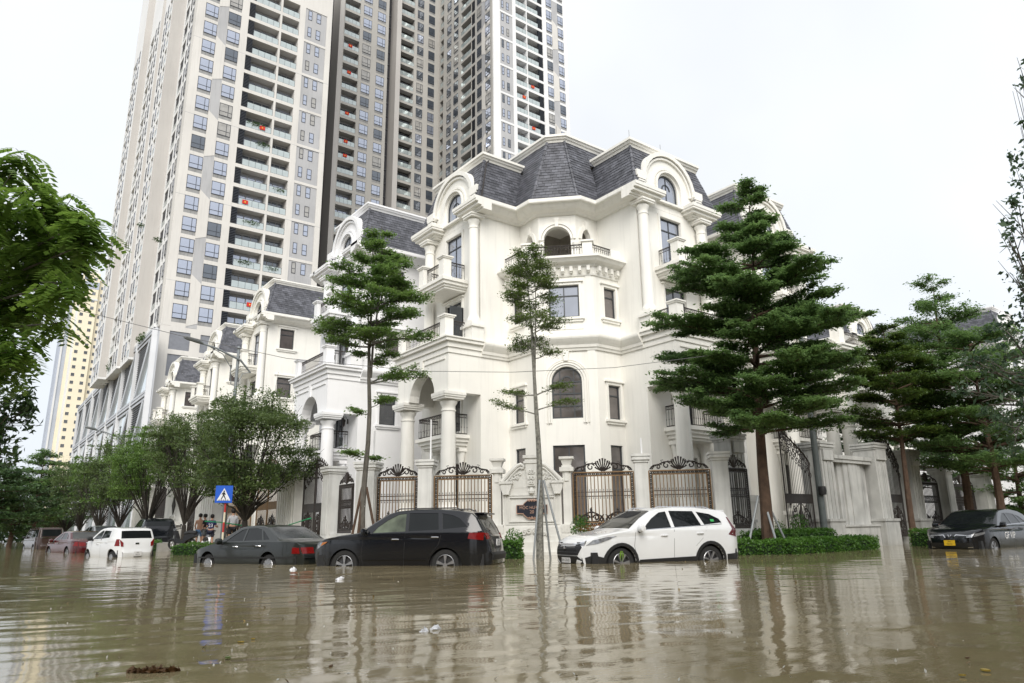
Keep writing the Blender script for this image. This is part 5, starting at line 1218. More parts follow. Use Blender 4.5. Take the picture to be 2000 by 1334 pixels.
for o in [o for o in M1.children if o.name.startswith('side_window')][:2]: o.data.materials[0] = CGL2
M1.scale = (.95, 1, 1)
CRP = [(.14, .24), (.04, .38), (0, .55), (.02, .72), (.09, .86), (.32, .97), (.75, 1.05), (1.12, 1.1), (1.22, 1.13), (1.6, 1.37), (1.95, 1.55), (2.15, 1.615), (2.7, 1.655), (3.3, 1.65), (3.9, 1.6), (4.22, 1.55), (4.28, 1.46), (4.46, 1.18), (4.52, 1.05), (4.57, .9), (4.59, .75), (4.6, .62), (4.62, .56), (4.61, .4), (4.5, .26)]
def f_crv(K):
    s, e, h, L = K['side'], K['end'], K['handle'], K['L']
    h(2.15, .98, WHT); h(3.25, 1.02, WHT); K['mirror'](1.42, 1.12, WHT)
    K['seam']([(1.33, .5), (1.26, .75), (1.32, 1.08)]); K['seam']([(2.42, .45), (2.43, .75), (2.46, 1.12)]); K['seam']([(3.1, .72), (3.32, .9), (3.5, 1.18)])
    s('headlight', [(.06, .78), (.3, .82), (.78, .99), (.5, .97), (.2, .9)], [], CLRL, .012, .02, sides=(1, -1)); e('headlight', [(-.86, .8), (-.5, .76), (-.5, .85), (-.84, .9)], CLRL, 1, .015); e('headlight', [(.86, .8), (.5, .76), (.5, .85), (.84, .9)], CLRL, 1, .015)
    e('grille', [(-.52, .56), (.52, .56), (.62, .74), (.5, .86), (-.5, .86), (-.62, .74)], TRIM, 1, .018)
    for z in (.62, .69, .76): e('grille_bar', [(-.5, z), (.5, z), (.5, z+.018), (-.5, z+.018)], RIMD, 1, .03)
    e('chrome_bar', [(-.84, .86), (-.4, .8), (.4, .8), (.84, .86), (.84, .885), (.4, .83), (-.4, .83), (-.84, .885)], CHR, 1, .034)
    q = MB(); q.tube([(L/2+.155, -.06, .78), (L/2+.15, -.045, .66)], .012, 5); q.tube([(L/2+.155, .06, .78), (L/2+.15, .045, .66)], .012, 5); q.tube([(L/2+.155, -.05, .72), (L/2+.155, .05, .72)], .012, 5); q.build('badge', CHR, K['P'])
    e('lower_bumper', [(-.9, .27), (.9, .27), (.92, .5), (.6, .46), (.5, .54), (-.5, .54), (-.6, .46), (-.92, .5)], TRIM, 1, .016)
    for sg in (-1, 1): e('bumper_blade', [(sg*.62, .42), (sg*.5, .46), (sg*.36, .3), (sg*.44, .28)], WHT, 1, .03)
    K['plate'](1, .44, .42, .12, '30H-256.01', y0=0)
    s('side_bumper', [(.08, .26), (.44, .26), (.44, .5), (.2, .56), (.04, .5)], [], TRIM, .012, .02); s('side_bumper', [(4.1, .3), (4.58, .3), (4.6, .52), (4.08, .5)], [], TRIM, .012, .02)
    s('tail_light', [(4.14, .98), (4.5, .92), (4.54, 1.08), (4.42, 1.2), (4.28, 1.42), (4.24, 1.42), (4.34, 1.12)], [], mat('smoked_red_lens', (.10, .006, .012), .12), .012, .02)
    MB().box(L/2-4.36, L/2-4.12, -.56, .56, 1.57, 1.61).build('spoiler', WHT, K['P'])
    s('green_sticker', [(3.68, 1.31), (3.79, 1.31), (3.79, 1.37), (3.68, 1.37)], [], mat('green_sticker', (.04, .36, .09), .5), -.004, 0)
    s('window_chrome', [(1.5, 1.115), (4.0, 1.24), (4.0, 1.255), (1.5, 1.13)], [], CHR, .006, .01)
    r = MB(); 
    for sg in (-1, 1): r.tube([(L/2-2.1, sg*.58, 1.64), (L/2-2.25, sg*.59, 1.69), (L/2-3.7, sg*.59, 1.68), (L/2-3.9, sg*.58, 1.62)], .013, 6)
    r.build('roof_rails', CHR, K['P'])
    lf = MB(); 
    for i in range(6): a = i*1.1; lf.tube([(L/2-.86, .93, .64), (L/2-.86+.04*math.cos(a), .97, .6+.04*math.sin(a)), (L/2-.86+.06*math.cos(a), .98, .48+.09*math.sin(a))], [.006, .013, .003], 4)
    lf.build('stuck_leaf', mat('green_weed', (.14, .25, .03), .5), K['P'])
D3 = [[(1.56, 1.135), (2.4, 1.17), (2.36, 1.57), (2.15, 1.545), (1.88, 1.4), (1.68, 1.25)], [(2.5, 1.175), (3.34, 1.22), (3.2, 1.575), (2.46, 1.585)], [(3.44, 1.23), (4.02, 1.28), (3.96, 1.38), (3.7, 1.5), (3.3, 1.56)]]
car('parked_car', 'white SUV with black wheel arch cladding and a leaf on its front wheel', 4.62, 1.86, 1.69, (14.42, 13.36), math.radians(-77), CRP, .28, (.9, 3.56), .36, .42, D3, lambda x: 1.11+.025*x/4.6, WHT, bul=BU, seg=SG(WHT), rim=2, cladding=True, feats=f_crv, group='cars parked in the flood')
SDP = [(.12, .22), (.03, .36), (0, .5), (.04, .62), (.12, .68), (.5, .76), (1.0, .86), (1.3, .91), (1.42, .93), (1.78, 1.14), (2.12, 1.31), (2.35, 1.355), (2.8, 1.37), (3.1, 1.355), (3.3, 1.31), (3.62, 1.14), (3.9, .99), (4.02, .965), (4.4, .95), (4.6, .92), (4.66, .86), (4.7, .68), (4.76, .56), (4.74, .36), (4.62, .24)]
BS = [.08, .1, .12, .1, .06, .04, .04, .03, .04, .06, .05, .04, .04, .04, .05, .06, .04, .03, .03, .03, .04, .06, .06, .06, .05]
SS = lambda p: [('front_bumper', 0, 3, p, 0), ('bonnet', 3, 8, p, 0), ('windscreen', 8, 10, CGL, 1), ('roof', 10, 14, p, 0), ('rear_window', 14, 16, RWG, 1), ('boot_lid', 16, 20, p, 0), ('boot_end', 20, 21, p, 0), ('rear_bumper', 21, 24, p, 0)]
RWG = mat('hazy_rear_glass', (.05, .055, .058), .12, .35, 1.5)
def f_sed(K):
    s, e, h = K['side'], K['end'], K['handle']
    h(2.2, .82, CHR); h(3.2, .84, CHR); K['mirror'](1.6, .93, DGR)
    K['seam']([(1.5, .28), (1.45, .55), (1.52, .9)]); K['seam']([(2.5, .28), (2.5, .6), (2.52, .94)]); K['seam']([(3.15, .5), (3.4, .7), (3.55, .96)])
    for sg in (-1, 1):
        e('tail_light', [(sg*.84, .64), (sg*.3, .64), (sg*.3, .8), (sg*.84, .8)], REDL, -1, .012); e('indicator', [(sg*.87, .66), (sg*.72, .66), (sg*.72, .73), (sg*.87, .73)], AMBL, -1, .022)
    s('tail_light', [(4.5, .64), (4.68, .64), (4.66, .8), (4.5, .8)], [], REDL, .012, .02)
    e('bumper_line', [(-.85, .53), (.85, .53), (.85, .545), (-.85, .545)], TRIM, -1, .03); s('side_moulding', [(.5, .5), (4.6, .52), (4.6, .56), (.5, .54)], [], TRIM, .008, .01)
    K['plate'](-1, .45, .3, .2, '30A\n663.52')
D4 = [[(1.72, .96), (2.48, .98), (2.44, 1.3), (2.25, 1.28), (2.0, 1.14)], [(2.54, .98), (3.3, 1.0), (3.08, 1.28), (2.9, 1.31), (2.5, 1.31)], [(3.36, 1.0), (3.6, 1.01), (3.3, 1.19), (3.16, 1.26)]]
car('parked_car', 'old dark grey green sedan half under water behind the black SUV', 4.76, 1.77, 1.39, (7.22, 21.6), math.radians(-20), SDP, .24, (.95, 3.6), .31, .36, D4, lambda x: .95, DGR, bul=BS, seg=SS(DGR), rim=1, feats=f_sed, group='cars parked in the flood', tumble=.5)
HP = [(.1, .2), (.03, .36), (0, .5), (.03, .66), (.1, .76), (.3, .86), (.6, .94), (.85, 1.0), (.95, 1.03), (1.25, 1.23), (1.5, 1.38), (1.7, 1.44), (2.1, 1.47), (2.6, 1.465), (3.05, 1.43), (3.25, 1.39), (3.3, 1.34), (3.44, 1.05), (3.48, .96), (3.52, .84), (3.54, .7), (3.56, .6), (3.6, .52), (3.59, .36), (3.5, .24)]
def f_hat(K):
    s, e, h = K['side'], K['end'], K['handle']
    h(1.75, .86, WHT); h(2.6, .92, WHT); K['mirror'](1.2, 1.03, TRIM)
    K['seam']([(1.1, .28), (1.08, .6), (1.12, .98)]); K['seam']([(2.02, .28), (2.02, .7), (2.04, 1.05)]); s('window_frame', [(2.0, 1.0), (2.06, 1.0), (2.06, 1.36), (2.0, 1.36)], [], TRIM, .004, 0)
    for sg in (-1, 1):
        e('tail_light', [(sg*.74, .76), (sg*.52, .76), (sg*.52, .9), (sg*.66, 1.04), (sg*.74, 1.04)], REDL, -1, .02); e('bumper_vent', [(sg*.72, .36), (sg*.6, .38), (sg*.62, .52), (sg*.72, .56)], TRIM, -1, .018); e('reflector', [(sg*.71, .46), (sg*.64, .46), (sg*.65, .54), (sg*.71, .55)], REDL, -1, .026)
    s('tail_light', [(3.3, .78), (3.5, .78), (3.46, 1.04), (3.36, 1.04)], [], REDL, .012, .02)
    e('lower_trim', [(-.7, .26), (.7, .26), (.7, .36), (-.7, .36)], TRIM, -1, .02); K['plate'](-1, .48, .3, .17, '30A\n280.74'); e('badge', [(-.07, .84), (.07, .84), (.07, .9), (-.07, .9)], CHR, -1, .02)
D5 = [[(1.15, 1.04), (1.98, 1.06), (1.94, 1.38), (1.75, 1.38), (1.45, 1.25)], [(2.04, 1.06), (2.75, 1.1), (2.68, 1.36), (2.0, 1.385)]]
car('parked_car', 'small white hatchback with red tail lights in the flooded left street', 3.6, 1.6, 1.48, (5.43, 34.3), math.radians(-12.3), HP, .24, (.7, 3.08), .29, .34, D5, lambda x: 1.02+.03*x/3.6, WHT, bul=BS, seg=SG(WHT), rim=1, feats=f_hat, group='cars parked in the flood', tumble=.36)
def f_red(K):
    s, e = K['side'], K['end']
    for sg in (-1, 1): e('tail_light', [(sg*.84, .68), (sg*.42, .7), (sg*.42, .86), (sg*.84, .9)], REDL, -1, .02)
    e('chrome_strip', [(-.4, .84), (.4, .84), (.4, .88), (-.4, .88)], CHR, -1, .03); K['plate'](-1, .74, .45, .14, '30E-921'); K['handle'](2.2, .84, CHR); K['mirror'](1.6, .93, RED)
    s('tail_light', [(4.4, .7), (4.68, .7), (4.64, .9), (4.5, .9)], [], REDL, .012, .02)
car('parked_car', 'dark red sedan between the brown van and the white hatchback', 4.76, 1.8, 1.42, (5.2, 45.3), math.radians(-12), [(x, z*1.03) for x, z in SDP], .24, (.95, 3.6), .32, .37, [[(x, z*1.03) for x, z in d] for d in D4], lambda x: .98, RED, bul=BS, seg=SS(RED), rim=0, feats=f_red, group='cars parked in the flood', tumble=.5)
VP = [(.1, .25), (.02, .4), (0, .6), (.04, .8), (.12, .9), (.4, .98), (.7, 1.03), (.85, 1.06), (.92, 1.1), (1.2, 1.4), (1.42, 1.65), (1.6, 1.74), (2.2, 1.79), (3.0, 1.79), (3.9, 1.77), (4.2, 1.74), (4.27, 1.66), (4.36, 1.2), (4.38, 1.1), (4.4, .95), (4.41, .8), (4.42, .64), (4.46, .56), (4.45, .4), (4.35, .3)]
def f_van(K):
    e = K['end']; K['plate'](-1, .82, .26, .18, '29T\n0741')
    for sg in (-1, 1): e('tail_light', [(sg*.78, .62), (sg*.66, .62), (sg*.66, .78), (sg*.78, .78)], REDL, -1, .02)
    e('chrome_strip', [(-.6, 1.1), (.6, 1.1), (.6, 1.13), (-.6, 1.13)], CHR, -1, .02); K['mirror'](1.15, 1.12, TRIM)
D6 = [[(1.2, 1.14), (2.0, 1.14), (2.0, 1.66), (1.5, 1.66)], [(2.08, 1.14), (2.9, 1.14), (2.9, 1.67), (2.08, 1.67)], [(2.98, 1.14), (4.15, 1.16), (4.08, 1.65), (2.98, 1.67)]]
car('parked_van', 'dark brown boxy van, farthest of the cars on the water', 4.46, 1.69, 1.8, (5.0, 62.5), math.radians(-8), VP, .28, (.85, 3.5), .33, .38, D6, lambda x: 1.1, VAN, bul=BS, seg=SG(VAN), rim=1, feats=f_van, tumble=.16, cat='van')
def f_vip(K):
    s, e, L = K['side'], K['end'], K['L']
    e('headlight', [(.9, .74), (.5, .72), (.5, .8), (.9, .84)], CLRL, 1, .02); e('headlight', [(-.9, .74), (-.5, .72), (-.5, .8), (-.9, .84)], CLRL, 1, .02)
    s('headlight', [(.04, .74), (.4, .84), (.4, .9), (.06, .84)], [], CLRL, .012, .02)
    e('light_strip', [(-.5, .78), (-.2, .8), (-.12, .7), (-.1, .72), (-.19, .825), (-.5, .8)], CHR, 1, .03); e('light_strip', [(.5, .78), (.2, .8), (.12, .7), (.1, .72), (.19, .825), (.5, .8)], CHR, 1, .03)
    e('badge', [(-.06, .82), (0, .71), (.06, .82), (.04, .82), (0, .745), (-.04, .82)], CHR, 1, .035)
    e('grille', [(-.62, .38), (.62, .38), (.7, .5), (.6, .56), (-.6, .56), (-.7, .5)], TRIM, 1, .014); e('bumper_line', [(-.8, .42), (-.5, .4), (-.5, .42), (-.8, .44)], CHR, 1, .02); e('bumper_line', [(.8, .42), (.5, .4), (.5, .42), (.8, .44)], CHR, 1, .02)
    K['plate'](1, .56, .33, .17, '29H\n968.86', PLY); K['mirror'](1.5, 1.08, BLK); K['handle'](2.3, .95, TRIM); K['handle'](3.3, .98, TRIM)
    s('window_chrome', [(1.6, 1.09), (4.1, 1.17), (4.1, 1.185), (1.6, 1.105)], [], CHR, .006, .01)
    K['seam']([(1.5, .4), (1.42, .7), (1.5, 1.04)]); K['seam']([(2.6, .3), (2.62, .7), (2.64, 1.1)])
    for sg in (1, -1):
        for t, x, sz in (('GF VIP', 2.25, .31),):
            o = text('door_lettering', t, sz, mat('sticker_white', (.8, .8, .8), .5), K['P'], Matrix.Translation((L/2-x, sg*(K['fy'](x, .74)+.006), .76))@Matrix.Rotation(PI if sg > 0 else 0, 4, 'Z')@Matrix.Rotation(PI/2, 4, 'X'), 0, .002)
    s('sill_chrome', [(1.4, .27), (3.1, .27), (3.1, .31), (1.4, .31)], [], CHR, .02, .01)
car('parked_car', 'glossy black crossover with yellow plate and GF VIP lettering on its door', 4.75, 1.9, 1.62, (28.7, 11.0), math.radians(-90), [(x*.985, z*.965) for x, z in SUVP[:14]]+[(3.85, 1.56), (4.15, 1.47), (4.3, 1.38), (4.52, 1.14), (4.58, 1.04), (4.62, .92), (4.66, .76), (4.68, .64), (4.73, .58), (4.72, .4), (4.6, .27)], .26, (.92, 3.76), .36, .42, [[(1.72, 1.1), (2.62, 1.13), (2.58, 1.5), (2.38, 1.5), (2.1, 1.38), (1.85, 1.22)], [(2.7, 1.13), (3.5, 1.15), (3.3, 1.47), (2.66, 1.51)], [(3.58, 1.16), (4.0, 1.18), (3.65, 1.39), (3.4, 1.45)]], lambda x: 1.08+.02*x/4.8, BLK, bul=BU, seg=SG(BLK), rim=2, feats=f_vip, group='cars parked in the flood')
P2 = car('parked_car', 'black SUV parked up on the pavement behind a round tree trunk', 4.84, 1.95, 1.8, (9.6, 49.5), math.radians(2), [(x, z*1.04) for x, z in SUVP], .26, (.95, 3.7), .375, .44, [[(x, z*1.04) for x, z in d] for d in D2], lambda x: 1.17, BLK, bul=BU, seg=SG(BLK), rim=0, feats=None); P2.location.z = .05
P2 = car('parked_car', 'silver sedan mostly hidden behind the white hatchback', 4.76, 1.77, 1.39, (8.0, 58.5), math.radians(-10), SDP, .24, (.95, 3.6), .31, .36, D4, lambda x: .95, paint('silver_paint', (.35, .36, .38), .5), bul=BS, seg=SS(paint('silver_paint', (.35, .36, .38), .5)), rim=1); P2.location.z = .1
# ================================================================ vegetation
def PT(px, py, depth):
    """world point seen at photo pixel (px,py) at the given camera depth (metres)"""
    d = _f*F_PX+_r2*(px-1000)-_u2*(py-667); v = d*(depth/F_PX); return Vector((v.x, v.y, v.z+CAM_H))
BARK = mat('grey_bark', (.11, .10, .085), .9, .45, 9, bump=.8, bscale=25, stretch=(1, 1, .4)); BARKM = mat('lichen_bark', (.20, .195, .17), .9, .6, 14, bump=.8, bscale=25); BARKD = mat('dark_wet_bark', (.042, .036, .03), .85, .35, 6, bump=.6, bscale=22)
BARKB = mat('wet_brown_bark', (.085, .052, .034), .85, .35, 5, bump=.6, bscale=20)
G1 = leafmat('terminalia_leaves', (.07, .135, .035), (.17, .275, .07), tl=.5); G2 = leafmat('dark_terminalia_leaves', (.06, .12, .04), (.155, .26, .08), tl=.48); G3 = leafmat('round_tree_leaves', (.045, .08, .025), (.12, .175, .05)); G4 = leafmat('bright_feather_leaves', (.07, .14, .025), (.17, .28, .05), tl=.5); G5 = leafmat('young_leaves', (.06, .11, .02), (.13, .19, .04)); GH = leafmat('hedge_leaves', (.03, .10, .012), (.10, .22, .03)); GD = leafmat('deep_green_leaves', (.03, .07, .026), (.08, .14, .045)); GB = leafmat('bluish_leaves', (.02, .05, .025), (.08, .13, .07))
def tree(name, base, top, tr, tiers, leafm, barkm, label, lsize=.11, dens=260, group=None, stems=1, forkt=.42, sub=7, clump=.2, cat='tree', flat=.6, trunk_to=.97, rs=1):
    """layered tree. tiers: (height, radius, branches[, azimuths])"""
    base = Vector(base); top = Vector(top); rg = np.random.default_rng(rs); P = empty(name, base, label, cat, 0, group)
    H_ = (top-base).z
    def axis_(z, off=0): 
        t = z/H_; p = (top-base)*t; return p+Vector((math.sin(z*1.1+rs)*.07+off*.3*max(0, min(.5, t-forkt)), math.cos(z*.8+rs)*.07-off*.2*max(0, min(.5, t-forkt)), 0))
    m = MB(); zs = np.linspace(-.5, H_*trunk_to, 12)
    for s_ in range(stems):
        o = (s_-(stems-1)/2)*2 if stems > 1 else 0
        z0 = -.5 if s_ == 0 else H_*.45
        zz = [z for z in zs if z >= z0-.01]
        m.tube([axis_(z, o) for z in zz], [max(.012, tr*(1-.93*max(0, z)/H_))*(.75 if s_ else 1) for z in zz], 8)
    m.build('trunk', barkm, P, smooth=True)
    br = MB(); pts = []
    for ti, t_ in enumerate(tiers):
        z, R_, nb = t_[:3]; azs = t_[3] if len(t_) > 3 else [rg.uniform(0, .9)+2*PI*i/nb+rg.normal(0, .22) for i in range(nb)]
        for az in azs:
            R = R_*rg.uniform(.58, 1.14); zz = z+rg.uniform(-.22, .22); a = axis_(zz); d = Vector((math.cos(az), math.sin(az), 0)); rise = rg.uniform(.02, .3)*R
            P_ = [a]+[a+d*R*f+Vector((0, 0, rise*f**.7+.05*math.sin(f*5+az)))+Vector((-d.y, d.x, 0))*(.08*R*math.sin(f*4+ti)) for f in (.25, .5, .75, 1)]
            r0 = max(.012, .028*R_*.55); br.tube(P_, [r0*1.3, r0, r0*.7, r0*.45, .006], 5)
            for k in range(sub):
                f = .28+.7*(k+.5)/sub; seg = f*4; i = min(3, int(seg)); p = P_[i].lerp(P_[i+1], seg-i); sg = 1 if k % 2 else -1
                L = R*(.42*(1-f*.72)+.08)*rg.uniform(.7, 1.25); dd = (d*.75+Vector((-d.y, d.x, 0))*sg*.8).normalized(); q = p+dd*L+Vector((0, 0, L*rg.uniform(.0, .35)))
                br.tube([p, p.lerp(q, .5)+Vector((0, 0, .04)), q], [.013, .009, .004], 3)
                n = int(dens*L*rg.uniform(.75, 1.2)); f2 = rg.uniform(.15, 1.1, n)**.8
                if n: pts.append(np.array(p)[None]+np.array(q-p)[None]*f2[:, None]+rg.normal(0, 1, (n, 3))*np.array([clump, clump, clump*.33])*(.55+.45*rg.random((n, 1)))+np.array([0, 0, .06]))
            n = int(dens*.35*R); f2 = rg.uniform(.3, 1.04, n); pp = np.array([P_[min(3, int(f*4))].lerp(P_[min(3, int(f*4))+1], min(1, f*4-min(3, int(f*4)))) for f in f2]).reshape(-1, 3)
            if n: pts.append(pp+rg.normal(0, 1, (n, 3))*np.array([clump*.8, clump*.8, clump*.4]))
    br.build('branches', barkm, P, smooth=True)
    pts = np.concatenate(pts); leaves('crown', pts, lsize, leafm, P, flat)
    return P
def gv(p): return (p.x, p.y, -.3)
def between(pb, pt, db, dt=None):
    b = PT(*pb, db); t = PT(*pt, dt or db); return b, t
def uptree(px, py, ty, depth, **k):
    b = PT(px, py, depth); b.z = -.3
    # find the height on the vertical through b
    lo, hi = 0, 40
    for _ in range(40):
        mid_ = (lo+hi)/2; v = Vector((b.x, b.y, mid_-CAM_H)); yy = 667-F_PX*v.dot(_u2)/v.dot(_f)
        if yy > ty: lo = mid_
        else: hi = mid_
    return b, Vector((b.x+k.get('lx', 0), b.y+k.get('ly', 0), lo))
# slim layered tree left of centre
b, t = uptree(706, 1085, 425, 23.2, lx=.1, ly=-.15); H_ = t.z-b.z
tree('layered_tree', b, t, .12, [(5.2-1.7, .75, 2, [.2, 3.2]), (6.15-1.0, 1.0, 2, [2.6, 5.2]), (6.0, 1.75, 2, [-.9, -.3]), (6.9, 1.1, 3, [-.8, 2.2, .6]), (7.5, 1.9, 7), (8.1, 1.7, 7), (8.7, 1.85, 8), (9.3, 1.5, 7), (9.8, 1.5, 7), (10.4, 1.1, 6), (10.9, .8, 5), (11.4, .5, 5)], G1, BARK, 'slim layered tree with two wooden props left of the corner fence', .085, 330, stems=2, rs=3, clump=.13)
# thin sparse tree
b, t = uptree(1060, 1092, 522, 20.3, lx=-.15, ly=.1)
tree('sapling', b, t, .115, [(4.4, 1.15, 2, [-.75, 2.5]), (4.9, 1.3, 2, [-.6, 2.4]), (6.3, 1.0, 4), (6.7, 1.1, 4), (7.2, .9, 4), (7.7, .95, 5), (8.1, .85, 6), (8.5, .8, 7), (8.85, .75, 7), (9.2, .6, 6), (9.45, .35, 5)], G5, BARKM, 'thin sparse young tree with mottled bark before the name wall', .062, 260, stems=2, forkt=.6, rs=5, clump=.12, sub=6)
# big tree in front of the right wing
b, t = uptree(1497, 1078, 388, 22.3, lx=.3, ly=-.5)
tree('big_tree', b, t, .21, [(4.15, 2.5, 6), (4.7, 2.6, 5), (5.2, 3.0, 7), (5.8, 2.8, 6), (6.4, 3.2, 7), (7.2, 3.3, 8), (7.8, 2.7, 6), (8.4, 2.7, 7), (9.0, 2.3, 6), (9.6, 2.2, 6), (10.5, 1.2, 4), (11.2, .9, 4), (11.8, .8, 3, [.2, 1.9, 4.4]), (12.3, .5, 4)], G2, BARKB, 'largest dark green layered tree, leaning trunk with three steel props, right of the white SUV', .1, 560, rs=8, clump=.15, sub=9)
b, t = uptree(1790, 1062, 622, 29)
tree('layered_tree', b, t, .15, [(4.6, 1.7, 6), (5.3, 2.1, 7), (6.0, 2.0, 7), (6.7, 2.4, 8), (7.4, 2.0, 7), (8.0, 1.7, 6), (8.6, 1.0, 5), (9.2, .5, 4)], leafmat('yellowish_terminalia', (.03, .07, .014), (.11, .17, .03)), BARKB, 'layered tree with bright yellow-green tiers before the double gate on the right', .1, 380, rs=11, clump=.16)
b, t = uptree(1905, 1055, 556, 31)
tree('layered_tree', b, t, .22, [(3.4, 2.2, 7), (4.2, 2.8, 8), (5.0, 2.8, 8), (6.0, 3.2, 9), (7.0, 3.0, 9), (8.0, 2.9, 8), (9.0, 2.4, 8), (10.0, 1.9, 7), (11.0, 1.2, 5), (12, .7, 4)], G2, BARKB, 'tall layered tree behind the black crossover, left of two dark trunks', .11, 210, rs=12, clump=.2)
b, t = uptree(1965, 1055, 640, 29)
tree('layered_tree', b, t, .2, [(3.3, 2.0, 7), (4.2, 2.8, 8), (5.2, 3.0, 8), (6.2, 3.0, 9), (7.2, 2.6, 8), (8.4, 2.0, 7)], G2, BARKB, 'dense dark layered tree at the right edge above the black crossover', .11, 210, rs=13, clump=.2)
b, t = uptree(1700, 1050, 780, 42)
tree('layered_tree', b, t, .18, [(3.4, 2.2, 7), (4.4, 2.6, 7), (5.4, 2.4, 7), (6.4, 1.8, 6), (7.4, 1.0, 5)], GD, BARKB, 'distant dark tree seen between the gate piers on the right', .16, 90, rs=14, clump=.25)
b, t = uptree(1850, 1050, 740, 45)
tree('layered_tree', b, t, .18, [(3.4, 2.6, 7), (4.4, 3.0, 7), (5.4, 2.8, 7), (6.4, 2.4, 6), (7.6, 2.0, 5), (8.8, 1.3, 5)], GD, BARKB, 'distant dark tree behind the right layered trees', .17, 90, rs=15, clump=.28)
b, t = uptree(2010, 1055, 800, 36)
tree('layered_tree', b, t, .18, [(1.6, 1.8, 7), (2.4, 2.4, 8), (3.3, 2.6, 8), (4.3, 2.4, 7), (5.2, 1.8, 6)], G2, BARKB, 'low dark tree hiding the far wall at the right edge', .13, 150, rs=17, clump=.22)
# broad-leaved tree overhanging the right edge
def blob_tree(name, base, limbs, clumps, leafm, barkm, label, lsize, n, tr=.2, flat=.2, rs=1, group=None, aspect=.5, cat='tree'):
    """trunk, limbs to every clump, clump = (x,y,z,radius) relative to base"""
    rg = np.random.default_rng(rs); P = empty(name, base, label, cat, 0, group); m = MB(); fork = Vector(limbs)
    m.tube([(0, 0, -.3), fork*.5+Vector((.03, -.02, 0)), fork], [tr, tr*.85, tr*.7], 9); m.build('trunk', barkm, P, smooth=True)
    br = MB(); pts = []
    for x, y, z, r in clumps:
        c = Vector((x, y, z)); mid_ = fork.lerp(c, .5)+Vector(rg.normal(0, .12, 3)); br.tube([fork, fork.lerp(mid_, .5)+Vector((0, 0, .15)), mid_, c], [tr*.34, tr*.22, tr*.14, .01], 5)
        for k in range(7):
            q = c+Vector(rg.normal(0, r*.55, 3)); br.tube([mid_.lerp(c, .3+.1*k), q], [.014, .005], 3)
        k = int(n*r*r); p = rg.normal(size=(k, 3)); p /= np.linalg.norm(p, axis=1)[:, None]; p *= (rg.random((k, 1))**.45)*r*np.array([1, 1, .8])
        p += .22*r*np.sin(p*rg.uniform(3, 6)/r+rg.uniform(0, 6, 3)); pts.append(p+np.array([x, y, z]))
    br.build('branches', barkm, P, smooth=True); leaves('crown', np.concatenate(pts), lsize, leafm, P, flat, aspect)
    return P
def V2(px, py, d, base): v = PT(px, py, d)-base; return (v.x, v.y, v.z)
base = PT(2150, 1060, 17); base.z = -.3
cl = [V2(x, y, d, base)+(r,) for x, y, d, r in ((1990, 400, 17, .5), (1975, 450, 17, .35), (2010, 340, 17, .45), (2002, 240, 17, .18), (1998, 160, 17, .2), (2003, 120, 17, .2), (2030, 560, 18, .7), (1985, 540, 18, .35), (1995, 620, 18, .6), (1960, 640, 18, .4), (1985, 690, 18, .7), (1945, 720, 18, .6), (1990, 770, 18, .7), (1930, 790, 18, .55), (1975, 850, 18, .7), (2060, 300, 17.5, 1), (2060, 450, 17.5, 1), (2070, 700, 18, 1.2), (2060, 850, 18, 1.1), (1880, 760, 18, .4), (1895, 700, 18, .35))]
blob_tree('overhanging_tree', base, (0, 0, 4.0), cl, GB, BARK, 'broad-leaved tree reaching in over the right edge of the street', .13, 420, .22, .15, 21)
# round trees along the left pavement
for i, (px, by, ty, x, rad, lab, lm) in enumerate(((480, 1000, 782, 9.2, 2.35, 'big round dark green tree behind the sedan, nearest of the left row', G3), (362, 1000, 818, 9.3, 2.1, 'second round tree of the left row, beside the crossing sign', G3), (290, 1000, 835, 9.4, 2.4, 'third round tree of the left row, in front of the parked dark SUV', leafmat('fresh_round_leaves', (.055, .12, .025), (.15, .25, .05))), (236, 1000, 868, 9.4, 2.5, 'fourth round tree of the left row, above the white hatchback', G3), (196, 1000, 885, 9.4, 2.6, 'fifth round tree of the left row, above the red sedan', leafmat('fresh_round_leaves', (0, 0, 0), (0, 0, 0))), (160, 1000, 905, 9.4, 2.8, 'sixth round tree of the left row, right of the van', G3), (132, 1000, 918, 9.4, 3.2, 'farthest round tree of the left row, behind the van', GD))):
    d_ = _f*F_PX+_r2*(px-1000)-_u2*(by-667); k = x/d_.x; b = Vector((x, d_.y*k, -.3)); lo = 0; hi = 20
    for _ in range(30):
        mm_ = (lo+hi)/2; v = Vector((b.x, b.y, mm_-CAM_H)); yy = 667-F_PX*v.dot(_u2)/v.dot(_f)
        if yy > ty: lo = mm_
        else: hi = mm_
    top = lo+.3; rg = np.random.default_rng(40+i); zc = top-rad*.82; far = i > 2
    cs = []; rad *= 1.14
    for k in range(44 if not far else 28):
        a = rg.uniform(0, 2*PI); u = rg.uniform(-.95, .95); rr = math.sqrt(max(0, 1-u*u*.75))*rg.uniform(.55, .85); cs.append((rad*rr*math.cos(a), rad*rr*math.sin(a), zc+rad*.72*u, rad*rg.uniform(.26, .4)))
    blob_tree('round_tree', b, (0, 0, 1.6), cs, lm, BARKD, lab, .10 if not far else .16, 1300 if not far else 480, .15, .1, 60+i, 'round trees along the left pavement', aspect=.42)
